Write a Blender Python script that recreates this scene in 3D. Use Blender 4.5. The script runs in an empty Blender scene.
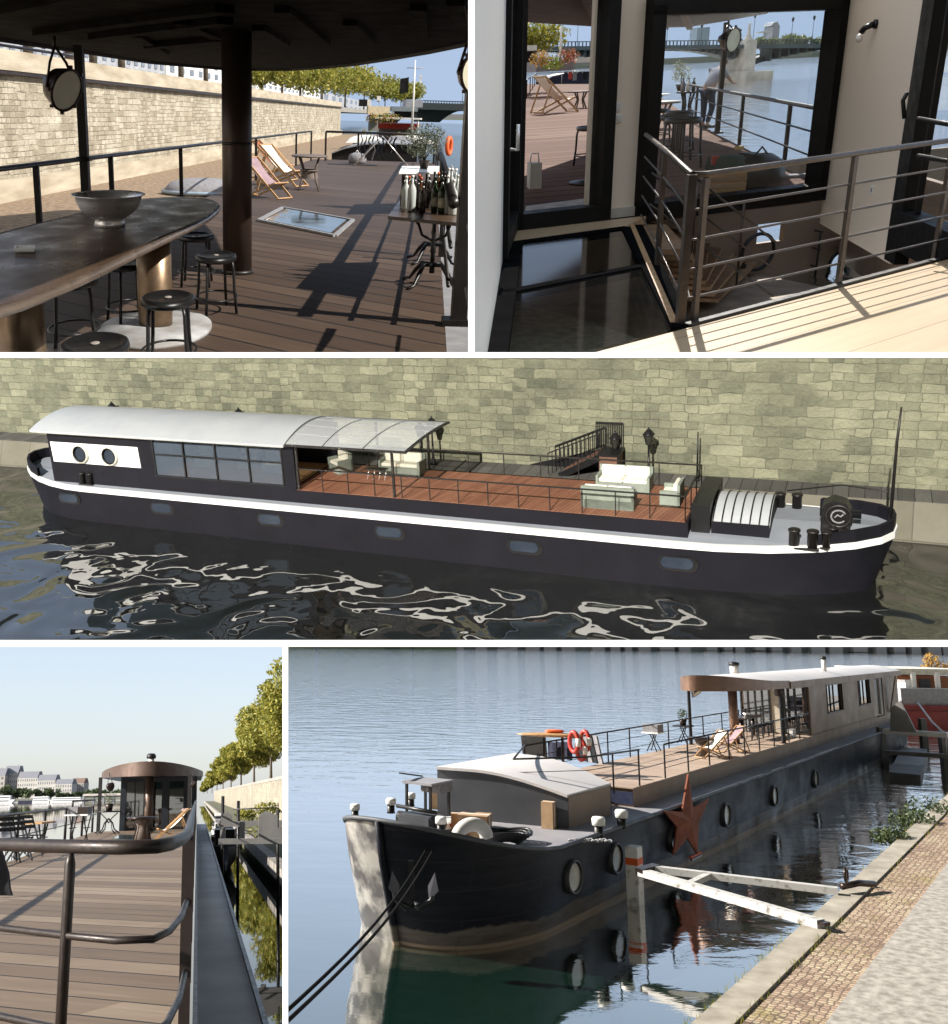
import bpy, bmesh, math, random
from mathutils import Vector, Matrix, noise as mnoise
PI = math.pi
R = math.radians
scene = bpy.context.scene
ROOTC = scene.collection
W, H_ = 948, 1024
F = 1000.0
PX, PY = 330.0, 455.0

# ------------------------------------------------------------------ places
# The photograph is a sheet of five views.  Each view is a place of its own,
# built with its own camera height and tilt, standing round one camera.
class Place:
    def __init__(s, key, d, a, hc, scale, cuts):
        s.key = key; s.hc = hc; s.scale = scale; s.cuts = cuts
        up = Vector((a, -1, -d / F)).normalized()
        zc = Vector((0, 0, 1))
        fwd = (zc - up * zc.dot(up)).normalized()
        s.X = fwd.cross(up); s.Y = fwd; s.Z = up
        # camera coordinates here are x right, y down, z forward (left-handed with up): fix the sign of X
        if s.X.x < 0: s.X = -s.X
        s.coll = bpy.data.collections.new('place_' + key)
        ROOTC.children.link(s.coll)
    def ray(s, px, py):
        c = Vector((px - PX, py - PY, F))
        return Vector((c.dot(s.X), c.dot(s.Y), c.dot(s.Z)))
    def G(s, px, py, z=0.0):
        r = s.ray(px, py); t = (z - s.hc) / r.z
        return Vector((0, 0, s.hc)) + r * t
    def D(s, px, py, y):
        r = s.ray(px, py); t = y / r.y
        return Vector((0, 0, s.hc)) + r * t
    def V(s, px, py, q, n):
        """point of the pixel's ray on the plane through q with normal n"""
        q = Vector(q); n = Vector(n)
        r = s.ray(px, py); o = Vector((0, 0, s.hc))
        return o + r * ((q - o).dot(n) / r.dot(n))
    def proj(s, p):
        q = Vector(p) - Vector((0, 0, s.hc))
        c = s.X * q.x + s.Y * q.y + s.Z * q.z
        return (PX + F * c.x / c.z, PY + F * c.y / c.z)

PL = {
 'a': Place('a',  PY - 114, .027, 1.6, .30, dict(right=471.5, bottom=355)),
 'b': Place('b',  380, -.050, 1.6, .30, dict(left=471.5, bottom=355)),
 'c': Place('c',  286, -.088, 15.0, 1.0, dict(top=355, bottom=644)),
 'd': Place('d',  PY - 792, -.022, 1.2, 4.0, dict(top=644, right=285)),
 'e': Place('e',  PY - 640, .012, 5.4, 3.0, dict(top=644, left=285)),
}
WD = PL['d']
CAM = Vector((0, 0, 5.0))
def c2w(c):
    return Vector((c.dot(WD.X), c.dot(WD.Y), c.dot(WD.Z)))
def place_matrix(p):
    cols = [c2w(p.X), c2w(p.Y), c2w(p.Z)]
    m = Matrix.Identity(4)
    for j in range(3):
        for i in range(3): m[i][j] = cols[j][i] * p.scale
    return Matrix.Translation(CAM) @ m @ Matrix.Translation(Vector((0, 0, -p.hc)))
CUR = [None]          # the place being built

# ------------------------------------------------------------------ tagging
def tag(o, label=None, cat=None, group=None, kind=None):
    if label: o['label'] = label
    if cat: o['category'] = cat
    if group: o['group'] = group
    if kind: o['kind'] = kind
    return o
def thing(name, label, cat, loc=(0, 0, 0), rz=0.0, group=None, scale=None):
    o = bpy.data.objects.new(name, None); CUR[0].coll.objects.link(o)
    o.empty_display_size = .2
    o.location = loc; o.rotation_euler = (0, 0, rz)
    if scale: o.scale = scale
    return tag(o, label, cat, group)
def dup(o, loc=None, rz=None, label=None, parent=None, scale=None):
    c = o.copy(); CUR[0].coll.objects.link(c)
    if parent: c.parent = parent
    if loc is not None: c.location = loc
    if rz is not None: c.rotation_euler = (0, 0, rz)
    if scale is not None: c.scale = scale
    if label: c['label'] = label
    for ch in list(o.children): dup(ch, parent=c)
    return c

# ------------------------------------------------------------------ mesh builder
def basis(d, up=Vector((0, 0, 1))):
    d = Vector(d).normalized(); up = Vector(up)
    if abs(d.dot(up)) > .98: up = Vector((0, 1, 0)) if abs(d.y) < .9 else Vector((1, 0, 0))
    x = d.cross(up).normalized(); y = x.cross(d).normalized()
    return x, y, d
class MB:
    def __init__(s): s.v = []; s.f = []; s.smooth = []
    def add(s, vs, fs, smooth=False):
        n = len(s.v); s.v += [tuple(v) for v in vs]
        s.f += [tuple(i + n for i in f) for f in fs]; s.smooth += [smooth] * len(fs)
        return s
    def box(s, c, size, rz=0.0, m=None):
        c = Vector(c); sx, sy, sz = [k / 2 for k in size]
        rot = m if m is not None else Matrix.Rotation(rz, 3, 'Z')
        vs = [c + rot @ Vector((x * sx, y * sy, z * sz)) for x in (-1, 1) for y in (-1, 1) for z in (-1, 1)]
        return s.add(vs, [(0, 1, 3, 2), (4, 6, 7, 5), (0, 4, 5, 1), (2, 3, 7, 6), (0, 2, 6, 4), (1, 5, 7, 3)])
    def beam(s, a, b, w, h, up=(0, 0, 1)):
        """box section from a to b, w across, h along up"""
        a = Vector(a); b = Vector(b); x, y, d = basis(b - a, up)
        vs = [p + x * i * w / 2 + y * j * h / 2 for p in (a, b) for i, j in ((-1, -1), (1, -1), (1, 1), (-1, 1))]
        return s.add(vs, [(0, 1, 2, 3), (7, 6, 5, 4), (0, 4, 5, 1), (1, 5, 6, 2), (2, 6, 7, 3), (3, 7, 4, 0)])
    def tube(s, pts, r, n=8, closed=False, r2=None):
        pts = [Vector(p) for p in pts]; m = len(pts); rings = []
        prev = None
        for i, p in enumerate(pts):
            if closed: d = pts[(i + 1) % m] - pts[i - 1]
            else: d = pts[min(i + 1, m - 1)] - pts[max(i - 1, 0)]
            x, y, d = basis(d, prev if prev is not None else Vector((0, 0, 1)))
            prev = y
            rr = r if r2 is None else r + (r2 - r) * i / (m - 1)
            if isinstance(r, (list, tuple)): rr = r[i]
            rings.append([p + (x * math.cos(2 * PI * k / n) + y * math.sin(2 * PI * k / n)) * rr for k in range(n)])
        vs = [v for rg in rings for v in rg]; fs = []
        for i in range(m if closed else m - 1):
            j = (i + 1) % m
            for k in range(n):
                fs.append((i * n + k, i * n + (k + 1) % n, j * n + (k + 1) % n, j * n + k))
        if not closed:
            fs.append(tuple(range(n - 1, -1, -1))); fs.append(tuple((m - 1) * n + k for k in range(n)))
        return s.add(vs, fs, True)
    def cyl(s, a, b, r, n=16, r2=None):
        return s.tube([a, b], [r, r if r2 is None else r2], n)
    def lathe(s, prof, c=(0, 0, 0), n=24, sx=1, sy=1, m=None, cap=True):
        c = Vector(c); vs = []; fs = []; rings = []
        for r, z in prof:
            ids = []
            for k in range(n if r > 1e-5 else 1):
                q = Vector((r * math.cos(2 * PI * k / n) * sx, r * math.sin(2 * PI * k / n) * sy, z))
                if m is not None: q = m @ q
                ids.append(len(vs)); vs.append(c + q)
            rings.append(ids)
        for a, b in zip(rings[:-1], rings[1:]):
            for k in range(n):
                if len(a) == 1 and len(b) == 1: continue
                if len(a) == 1: fs.append((a[0], b[(k + 1) % n], b[k]))
                elif len(b) == 1: fs.append((a[k], a[(k + 1) % n], b[0]))
                else: fs.append((a[k], a[(k + 1) % n], b[(k + 1) % n], b[k]))
        if cap and len(rings[0]) > 1: fs.append(tuple(reversed(rings[0])))
        if cap and len(rings[-1]) > 1 and len(rings[0]) > 1: fs.append(tuple(rings[-1]))
        return s.add(vs, fs, True)
    def prism(s, pts, vec):
        """closed outline (list of points) swept by vec"""
        pts = [Vector(p) for p in pts]; vec = Vector(vec); n = len(pts)
        vs = pts + [p + vec for p in pts]
        fs = [tuple(range(n - 1, -1, -1)), tuple(range(n, 2 * n))]
        fs += [(i, (i + 1) % n, (i + 1) % n + n, i + n) for i in range(n)]
        return s.add(vs, fs)
    def grid(s, rows, smooth=True):
        n = len(rows[0]); vs = [v for r in rows for v in r]
        fs = [(i * n + k, i * n + k + 1, (i + 1) * n + k + 1, (i + 1) * n + k) for i in range(len(rows) - 1) for k in range(n - 1)]
        return s.add(vs, fs, smooth)
    def sheet(s, rows, t, smooth=True):
        """a grid of points given thickness t (down the z axis if t is a number, else a vector)"""
        t = Vector((0, 0, -t)) if not hasattr(t, '__len__') else Vector(t)
        rows = [[Vector(p) for p in r] for r in rows]; a, b = len(rows), len(rows[0])
        s.grid(rows, smooth); s.grid([[p + t for p in r] for r in rows], smooth)
        edge = [rows[0][k] for k in range(b)] + [rows[i][b - 1] for i in range(1, a)] + [rows[a - 1][k] for k in range(b - 2, -1, -1)] + [rows[i][0] for i in range(a - 2, 0, -1)]
        m = len(edge)
        s.add(edge + [p + t for p in edge], [(i, (i + 1) % m, (i + 1) % m + m, i + m) for i in range(m)])
        return s
    def build(s, name, mt, parent=None, tr=None, bevel=0):
        me = bpy.data.meshes.new(name)
        me.from_pydata(s.v, [], s.f)
        me.polygons.foreach_set('use_smooth', s.smooth)
        bm = bmesh.new(); bm.from_mesh(me)
        bmesh.ops.recalc_face_normals(bm, faces=bm.faces)
        if bevel:
            bmesh.ops.remove_doubles(bm, verts=bm.verts, dist=1e-5)
            es = [e for e in bm.edges if len(e.link_faces) == 2 and e.calc_face_angle(0) > .6]
            bmesh.ops.bevel(bm, geom=es, offset=bevel, segments=2, affect='EDGES', clamp_overlap=True)
        bm.to_mesh(me); bm.free()
        me.materials.append(mt)
        o = bpy.data.objects.new(name, me)
        CUR[0].coll.objects.link(o)
        if parent: o.parent = parent
        return o
def lerp(a, b, t): return a + (b - a) * t

# ------------------------------------------------------------------ materials
MATS = {}
class N:
    def __init__(s, name):
        s.m = bpy.data.materials.new(name); s.m.use_nodes = True
        s.t = s.m.node_tree; s.b = s.t.nodes['Principled BSDF']; s.out = s.t.nodes['Material Output']
    def new(s, k, **kw):
        n = s.t.nodes.new(k)
        for a, b in kw.items(): setattr(n, a, b)
        return n
    def link(s, a, b): s.t.links.new(a, b)
    def coords(s, scale=(1, 1, 1), rot=(0, 0, 0)):
        tc = s.new('ShaderNodeTexCoord'); mp = s.new('ShaderNodeMapping')
        mp.inputs['Scale'].default_value = scale; mp.inputs['Rotation'].default_value = rot
        s.link(tc.outputs['Object'], mp.inputs['Vector']); return mp.outputs['Vector']
    def noise(s, vec, scale=5, detail=4, rough=.55, dist=0):
        n = s.new('ShaderNodeTexNoise'); n.inputs['Scale'].default_value = scale
        n.inputs['Detail'].default_value = detail; n.inputs['Roughness'].default_value = rough
        n.inputs['Distortion'].default_value = dist
        s.link(vec, n.inputs['Vector']); return n.outputs['Fac']
    def ramp(s, fac, stops):
        r = s.new('ShaderNodeValToRGB'); e = r.color_ramp.elements
        while len(e) > 2: e.remove(e[-1])
        while len(e) < len(stops): e.new(.5)
        for k, (p, c) in enumerate(stops):
            e[k].position = p
            e[k].color = (c, c, c, 1) if not hasattr(c, '__len__') else (*c, 1)
        s.link(fac, r.inputs['Fac']); return r.outputs['Color']
    def mix(s, fac, a, b, mode='MIX'):
        n = s.new('ShaderNodeMix', data_type='RGBA', blend_type=mode)
        for sock, v in ((n.inputs[0], fac), (n.inputs[6], a), (n.inputs[7], b)):
            if isinstance(v, bpy.types.NodeSocket): s.link(v, sock)
            elif hasattr(v, '__len__'): sock.default_value = (*v, 1)
            else: sock.default_value = v
        return n.outputs[2]
    def bump(s, h, strength=.3, dist=.02):
        n = s.new('ShaderNodeBump'); n.inputs['Strength'].default_value = strength
        n.inputs['Distance'].default_value = dist
        s.link(h, n.inputs['Height']); s.link(n.outputs['Normal'], s.b.inputs['Normal']); return n
    def setb(s, col=None, rough=None, metal=None, **kw):
        for k, v in (('Base Color', col), ('Roughness', rough), ('Metallic', metal)):
            if v is None: continue
            if isinstance(v, bpy.types.NodeSocket): s.link(v, s.b.inputs[k])
            elif hasattr(v, '__len__'): s.b.inputs[k].default_value = (*v, 1)
            else: s.b.inputs[k].default_value = v
        for k, v in kw.items(): s.b.inputs[k.replace('_', ' ')].default_value = v
        return s
def mat(name, col, rough=.6, metal=0.0, col2=None, scale=3.0, bump=.0, bscale=30, stretch=(1, 1, 1), lo=.35, hi=.7, spec=None):
    if name in MATS: return MATS[name]
    n = N(name); v = n.coords(stretch)
    if col2 is None: col2 = tuple(c * .72 for c in col)
    f = n.noise(v, scale, 6)
    c = n.ramp(f, [(lo, col2), (hi, col)])
    n.setb(c, None, metal)
    rr = n.noise(v, scale * 3.1, 3)
    r = n.ramp(rr, [(.3, max(.02, rough - .08)), (.7, min(1, rough + .1))]); n.link(r, n.b.inputs['Roughness'])
    if bump: n.bump(n.noise(v, bscale, 4), bump, .01)
    if spec is not None: n.b.inputs['Specular IOR Level'].default_value = spec
    MATS[name] = n.m; return n.m
def wood_deck(name, ang, bw, cols, gap=.05, rough=.55, grain=.5, vary=1.0):
    """boards laid side by side; ang: direction of the boards in the xy plane"""
    n = N(name); v = n.coords(rot=(0, 0, -ang))
    sep = n.new('ShaderNodeSeparateXYZ'); n.link(v, sep.inputs[0])
    dv = n.new('ShaderNodeMath', operation='DIVIDE'); n.link(sep.outputs['Y'], dv.inputs[0]); dv.inputs[1].default_value = bw
    fl = n.new('ShaderNodeMath', operation='FLOOR'); n.link(dv.outputs[0], fl.inputs[0])
    fr = n.new('ShaderNodeMath', operation='FRACT'); n.link(dv.outputs[0], fr.inputs[0])
    wn = n.new('ShaderNodeTexWhiteNoise', noise_dimensions='1D'); n.link(fl.outputs[0], wn.inputs['W'])
    # end joints: every board is cut at its own places
    ax = n.new('ShaderNodeMath', operation='MULTIPLY_ADD'); n.link(wn.outputs['Value'], ax.inputs[0]); ax.inputs[1].default_value = 7.3; n.link(sep.outputs['X'], ax.inputs[2])
    dx = n.new('ShaderNodeMath', operation='DIVIDE'); n.link(ax.outputs[0], dx.inputs[0]); dx.inputs[1].default_value = bw * 26
    flx = n.new('ShaderNodeMath', operation='FLOOR'); n.link(dx.outputs[0], flx.inputs[0])
    sm = n.new('ShaderNodeMath', operation='MULTIPLY_ADD'); n.link(flx.outputs[0], sm.inputs[0]); sm.inputs[1].default_value = 13.7; n.link(fl.outputs[0], sm.inputs[2])
    wn2 = n.new('ShaderNodeTexWhiteNoise', noise_dimensions='1D'); n.link(sm.outputs[0], wn2.inputs['W'])
    mp = n.new('ShaderNodeMapping'); n.link(v, mp.inputs['Vector']); mp.inputs['Scale'].default_value = (1.2 / bw * .14, 14 / bw * .14, 1)
    g = n.noise(mp.outputs[0], 2.2, 6, .65)
    big = n.noise(v, .7 / bw * .14, 5)
    k = n.mix(grain, wn2.outputs['Value'], g)
    k = n.mix(.35, k, big)
    c = n.ramp(k, cols)
    g1 = n.new('ShaderNodeMath', operation='LESS_THAN'); n.link(fr.outputs[0], g1.inputs[0]); g1.inputs[1].default_value = gap
    c2 = n.mix(g1.outputs[0], c, tuple(q * .12 for q in cols[0][1]))
    n.setb(c2, rough)
    hgt = n.new('ShaderNodeMath', operation='SUBTRACT'); n.link(g, hgt.inputs[0]); n.link(g1.outputs[0], hgt.inputs[1])
    n.bump(hgt.outputs[0], .25, .004)
    MATS[name] = n.m; return n.m
def masonry(name, bw, bh, cols, mortar, rot=(PI / 2, 0, 0), msize=.015, rough=.9, weather=.4, scale=1.0, dist=.02, bumpd=.03, alt=None):
    """irregular coursed stone; object coords turned so that x runs along the wall and y up it"""
    n = N(name); v = n.coords(rot=rot)
    # wobble the joints
    nz = n.new('ShaderNodeTexNoise'); nz.inputs['Scale'].default_value = 2.2 / bh * .3; nz.inputs['Detail'].default_value = 3
    n.link(v, nz.inputs['Vector'])
    sub = n.new('ShaderNodeVectorMath', operation='MULTIPLY_ADD'); n.link(nz.outputs['Color'], sub.inputs[0]); sub.inputs[1].default_value = (dist * 2, dist * 2, 0); n.link(v, sub.inputs[2])
    b = n.new('ShaderNodeTexBrick'); n.link(sub.outputs[0], b.inputs['Vector'])
    b.inputs['Scale'].default_value = scale; b.inputs['Brick Width'].default_value = bw; b.inputs['Row Height'].default_value = bh
    b.inputs['Mortar Size'].default_value = msize; b.inputs['Mortar Smooth'].default_value = .4; b.inputs['Bias'].default_value = 0
    b.inputs['Color1'].default_value = (0, 0, 0, 1); b.inputs['Color2'].default_value = (1, 1, 1, 1); b.inputs['Mortar'].default_value = (.5, .5, .5, 1)
    b.offset_frequency = 2; b.squash = 1.35; b.squash_frequency = 3
    bc, bf = b.outputs['Color'], b.outputs['Fac']
    if alt:     # patches laid in another size of stone, and joints that come and go
        b2 = n.new('ShaderNodeTexBrick'); n.link(sub.outputs[0], b2.inputs['Vector'])
        b2.inputs['Scale'].default_value = scale; b2.inputs['Brick Width'].default_value = alt[0]; b2.inputs['Row Height'].default_value = alt[1]
        b2.inputs['Mortar Size'].default_value = msize; b2.inputs['Mortar Smooth'].default_value = .6
        b2.inputs['Color1'].default_value = (0, 0, 0, 1); b2.inputs['Color2'].default_value = (1, 1, 1, 1); b2.inputs['Mortar'].default_value = (.5, .5, .5, 1)
        b2.squash = .7; b2.squash_frequency = 2
        msk = n.ramp(n.noise(v, .22 / bh * .3, 2, .4), [(.49, 0.0), (.51, 1.0)])
        bc = n.mix(msk, bc, b2.outputs['Color']); bf = n.mix(msk, bf, b2.outputs['Fac'])
        bf = n.mix(n.ramp(n.noise(v, 1.2 / bh * .3, 3, .6), [(.35, .05), (.65, .85)]), (0, 0, 0), bf)
    f1 = n.noise(v, 5 / bh * .3, 6, .7); f2 = n.noise(v, .5 / bh * .3, 5, .6)
    k = n.mix(.5, bc, f1)
    k = n.mix(weather, k, f2)
    c = n.ramp(k, cols)
    c = n.mix(bf, c, mortar)
    n.setb(c, rough)
    inv = n.new('ShaderNodeMath', operation='MULTIPLY_ADD'); n.link(bf, inv.inputs[0]); inv.inputs[1].default_value = -1.4; n.link(f1, inv.inputs[2])
    n.bump(inv.outputs[0], .8, bumpd)
    MATS[name] = n.m; return n.m
def water(name, col, rough, sx, sy, amp, dist=.05, rot=0, detail=5, scale2=None, spec=.5):
    n = N(name); v = n.coords((sx, sy, 1), (0, 0, rot))
    f = n.noise(v, 1, detail, .5, .4)
    if scale2:
        g = n.noise(v, scale2, 2, .5, .3)
        f = n.mix(.3, f, g)
    n.setb(col, rough, 0, Specular_IOR_Level=spec, IOR=1.33)
    n.bump(f, amp, dist)
    MATS[name] = n.m; return n.m
def glass(name, col=(.8, .85, .85), rough=.02, alpha=.25, spec=.5):
    """thin pane: mostly see-through with a coloured coat"""
    n = N(name)
    tr = n.new('ShaderNodeBsdfTransparent'); tr.inputs[0].default_value = (*col, 1)
    gl = n.new('ShaderNodeBsdfGlossy'); gl.inputs['Roughness'].default_value = rough
    fr = n.new('ShaderNodeFresnel'); fr.inputs['IOR'].default_value = 1.5
    ad = n.new('ShaderNodeMath', operation='ADD'); n.link(fr.outputs[0], ad.inputs[0]); ad.inputs[1].default_value = alpha * .2
    ge = n.new('ShaderNodeNewGeometry'); fa = n.new('ShaderNodeMath', operation='SUBTRACT'); fa.inputs[0].default_value = 1; n.link(ge.outputs['Backfacing'], fa.inputs[1])
    mu = n.new('ShaderNodeMath', operation='MULTIPLY'); n.link(ad.outputs[0], mu.inputs[0]); n.link(fa.outputs[0], mu.inputs[1]); ad = mu
    mx = n.new('ShaderNodeMixShader'); n.link(ad.outputs[0], mx.inputs[0]); n.link(tr.outputs[0], mx.inputs[1]); n.link(gl.outputs[0], mx.inputs[2])
    n.link(mx.outputs[0], n.out.inputs['Surface'])
    MATS[name] = n.m; return n.m
def frosted(name, col, a):
    n = N(name)
    tr = n.new('ShaderNodeBsdfTransparent'); df = n.new('ShaderNodeBsdfDiffuse'); df.inputs[0].default_value = (*col, 1)
    mx = n.new('ShaderNodeMixShader'); mx.inputs[0].default_value = a; n.link(tr.outputs[0], mx.inputs[1]); n.link(df.outputs[0], mx.inputs[2])
    n.link(mx.outputs[0], n.out.inputs['Surface']); MATS[name] = n.m; return n.m
def foliage_mat(name, c1, c2, c3, trans=.3):
    n = N(name); v = n.coords()
    f = n.noise(v, 1.3, 5, .7)
    gi = n.new('ShaderNodeNewGeometry')
    f = n.mix(.5, f, gi.outputs['Random Per Island'])
    c = n.ramp(f, [(.2, c1), (.5, c2), (.8, c3)])
    n.setb(c, .6)
    tl = n.new('ShaderNodeBsdfTranslucent'); n.link(c, tl.inputs[0])
    mx = n.new('ShaderNodeMixShader'); mx.inputs[0].default_value = trans
    n.link(n.b.outputs[0], mx.inputs[1]); n.link(tl.outputs[0], mx.inputs[2]); n.link(mx.outputs[0], n.out.inputs['Surface'])
    MATS[name] = n.m; return n.m

def sheen(n, stops=((.55, .15), (.8, .6), (.9, .93))):
    """water seen flat on mirrors the sky: blend a mirror over the body colour by viewing angle"""
    lw = n.nodes.new('ShaderNodeLayerWeight'); lw.inputs['Blend'].default_value = .5
    r = n.nodes.new('ShaderNodeValToRGB'); e = r.color_ramp.elements
    while len(e) < len(stops): e.new(.5)
    for k, (p, c) in enumerate(stops): e[k].position = p; e[k].color = (c, c, c, 1)
    n.links.new(lw.outputs['Facing'], r.inputs[0])
    g = n.nodes.new('ShaderNodeBsdfGlossy'); g.inputs['Roughness'].default_value = .03; g.inputs[0].default_value = (1.0, .965, .93, 1)
    pb = n.nodes['Principled BSDF']; nl = pb.inputs['Normal'].links
    if nl: n.links.new(nl[0].from_socket, g.inputs['Normal'])
    mx = n.nodes.new('ShaderNodeMixShader'); n.links.new(r.outputs[0], mx.inputs[0]); n.links.new(pb.outputs[0], mx.inputs[1]); n.links.new(g.outputs[0], mx.inputs[2])
    n.links.new(mx.outputs[0], n.nodes['Material Output'].inputs['Surface'])
# ------------------------------------------------------------------ foliage
def leaves(mb, clumps, n, size, rnd, flat=.8):
    """n leaf faces spread through ellipsoidal clumps [(centre, (rx, ry, rz))]"""
    vol = [c[1][0] * c[1][1] * c[1][2] for c in clumps]; tot = sum(vol)
    for (c, r), w in zip(clumps, vol):
        c = Vector(c)
        for _ in range(max(6, int(n * w / tot))):
            d = Vector((rnd.gauss(0, 1), rnd.gauss(0, 1), rnd.gauss(0, 1))).normalized()
            q = rnd.random() ** .45
            p = c + Vector((d.x * r[0], d.y * r[1], d.z * r[2])) * q
            a = Vector((rnd.gauss(0, 1), rnd.gauss(0, 1), rnd.gauss(0, 1))).normalized()
            b = a.cross(Vector((rnd.gauss(0, 1), rnd.gauss(0, 1), rnd.gauss(0, 1)))).normalized()
            s = size * rnd.uniform(.6, 1.4)
            mb.add([p - a * s, p - b * s * flat * .5, p + a * s, p + b * s * flat * .5], [(0, 1, 2, 3)])
    return mb
def tree(loc, h, cr, n, size, mats, label, group, seed, trunk_h=.4, tr=.14, squash=1.0, lean=0, name='plane_tree', clumps=9):
    rnd = random.Random(seed)
    t = thing(name, label, 'tree', loc, 0, group)
    mb = MB(); th = h * trunk_h
    top = Vector((lean, 0, h * .78))
    mb.tube([(0, 0, 0), (lean * .2, rnd.uniform(-.1, .1), th * .6), (lean * .5, rnd.uniform(-.1, .1), th), top], [tr * 1.2, tr, tr * .85, tr * .2], 8)
    cl = []
    for k in range(clumps):
        a = rnd.uniform(0, 2 * PI); q = rnd.uniform(.25, .85) * cr; z = rnd.uniform(th + cr * .25, h - cr * .3)
        c = Vector((lean + math.cos(a) * q, math.sin(a) * q, z)); r = cr * rnd.uniform(.3, .55)
        cl.append((c, (r, r, r * .8 * squash)))
        s0 = Vector((lean * .5, 0, th * rnd.uniform(.8, 1.3)))
        mb.tube([s0, s0.lerp(c, .5) + Vector((0, 0, .1 * r)), c], [tr * .45, tr * .3, tr * .1], 5)
    cl.append((Vector((lean, 0, (h + th) / 2)), (cr * .5, cr * .5, (h - th) * .45)))
    mb.build('trunk', mats[1], t)
    leaves(MB_ := MB(), cl, n, size, rnd).build('crown', mats[0], t)
    return t
# ------------------------------------------------------------------ shared materials
def col_grad(n, f, a, b): return n.ramp(f, [(.3, a), (.7, b)])
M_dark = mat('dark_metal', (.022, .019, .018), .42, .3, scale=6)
M_black = mat('black_metal', (.012, .012, .013), .38, .2, scale=8)
M_rust = mat('brown_steel', (.065, .045, .038), .33, .55, (.03, .022, .02), 4)
M_steel = mat('stainless_steel', (.88, .86, .83), .3, .7, (.8, .78, .75), 3)
M_white = mat('white_paint', (.8, .79, .76), .55, 0, (.72, .70, .66), 5)
M_wood = mat('pale_wood', (.52, .32, .15), .55, 0, (.36, .20, .09), 9, stretch=(1, 1, 6))
M_canvas = mat('white_canvas', (.8, .77, .72), .85, 0, (.72, .69, .64), 6)
M_mauve = mat('mauve_canvas', (.30, .2, .22), .85, 0, scale=6)
M_orange = mat('orange_plastic', (.85, .14, .03), .5, 0, scale=5)
M_red = mat('red_paint', (.5, .035, .02), .45, 0, scale=4)
M_navy = mat('navy_cloth', (.018, .02, .045), .9, 0, scale=12)
M_greycloth = mat('grey_cloth', (.25, .24, .25), .9, 0, scale=12)
M_concrete = mat('concrete', (.34, .31, .27), .9, 0, (.2, .18, .16), 1.6, bump=.3)
M_gravel = mat('gravel', (.36, .26, .17), .95, 0, (.15, .1, .06), 9, bump=.8, bscale=40)
M_bark = mat('bark', (.12, .09, .06), .9, 0, (.05, .04, .03), 6, bump=.5)
M_leaf = foliage_mat('plane_leaves', (.09, .105, .014), (.23, .23, .032), (.42, .34, .06), .4)
M_leafd = foliage_mat('dark_leaves', (.02, .035, .012), (.05, .075, .025), (.11, .13, .045), .3)
M_clear = glass('clear_glass', (.97, .985, .985), .02)
M_plastic = mat('grey_plastic', (.3, .3, .31), .5, scale=5)
M_card = mat('cardboard', (.42, .27, .15), .85, scale=6)
M_tblue = mat('blue_plastic', (.06, .09, .15), .35, scale=5)
# ------------------------------------------------------------------ hull shared by the two views of the barge from outside
def hull_outline(L, B, sl, bl, rake=0.0, srake=0.0, nb=14, e=2.2, inset=0.0):
    """closed outline (u, v) anticlockwise from the near stern corner; near side v=0, far side v=B"""
    h = B / 2; pts = []
    for k in range(nb + 1):           # stern, far -> near
        a = PI / 2 * (1 - 2 * k / nb)
        pts.append((sl - (sl + srake - inset) * math.cos(a), h + (h - inset) * math.sin(a)))
    m = 12
    for k in range(1, m): pts.append((lerp(sl, L - bl, k / m), inset))
    for k in range(nb + 1):           # bow, near -> far
        q = -1 + 2 * k / nb; q = math.sin(q * PI / 2)
        x = (1 - abs(q) ** e) ** (1 / 1.9) if abs(q) < 1 else 0
        pts.append((L - bl + (bl + rake - inset) * x, h + (h - inset) * q))
    for k in range(1, m): pts.append((lerp(L - bl, sl, k / m), B - inset))
    return pts
def hull_shell(mb, rings, cap_top=None, cap_bottom=True):
    """rings: list of (outline, z or function of u)"""
    rows = []
    for out, z in rings:
        rows.append([Vector((u, v, z(u) if callable(z) else z)) for u, v in out])
    rows = [r + [r[0]] for r in rows]
    mb.grid(rows, True)
    return mb
def capped(mb, out, z):
    vs = [Vector((u, v, z(u) if callable(z) else z)) for u, v in out]
    mb.add(vs, [tuple(range(len(vs)))]); return mb
def bollard_pair(name, label, loc, rz, mt, group=None, s=1.0, cap=None):
    t = thing(name, label, 'bollard', loc, rz, group, (s, s, s))
    MB().box((0, 0, .03), (.85, .3, .06)).build('base_plate', mt, t)
    for x in (-.24, .24):
        MB().lathe([(.14, .06), (.14, .5), (.165, .51), (.165, .56), (.14, .58), (0, .59)], c=(x, 0, 0), n=24).build('bollard_drum', mt, t)
        if cap: MB().lathe([(.17, .50), (.175, .6), (.15, .63), (0, .635)], c=(x, 0, 0), n=24).build('bollard_cap', cap, t)
    return t
def street_lamp(loc, h, label, group, mt=None, lamp='hexagonal'):
    mt = mt or M_black
    t = thing('street_lamp', label, 'street lamp', loc, 0, group)
    MB().lathe([(.14, 0), (.14, .1), (.08, .25), (.05, .5), (.035, h * .8), (.03, h - .6)], n=12).build('pole', mt, t)
    MB().lathe([(.05, h - .6), (.12, h - .55), (.22, h - .15), (.24, h - .12)], n=6).build('lantern_glass', mat('lantern_glass', (.06, .06, .05), .2), t)
    MB().lathe([(.27, h - .13), (.25, h - .1), (.10, h + .08), (.05, h + .1), (.05, h + .15), (0, h + .2)], n=6).build('lantern_roof', mt, t)
    return t
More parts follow.
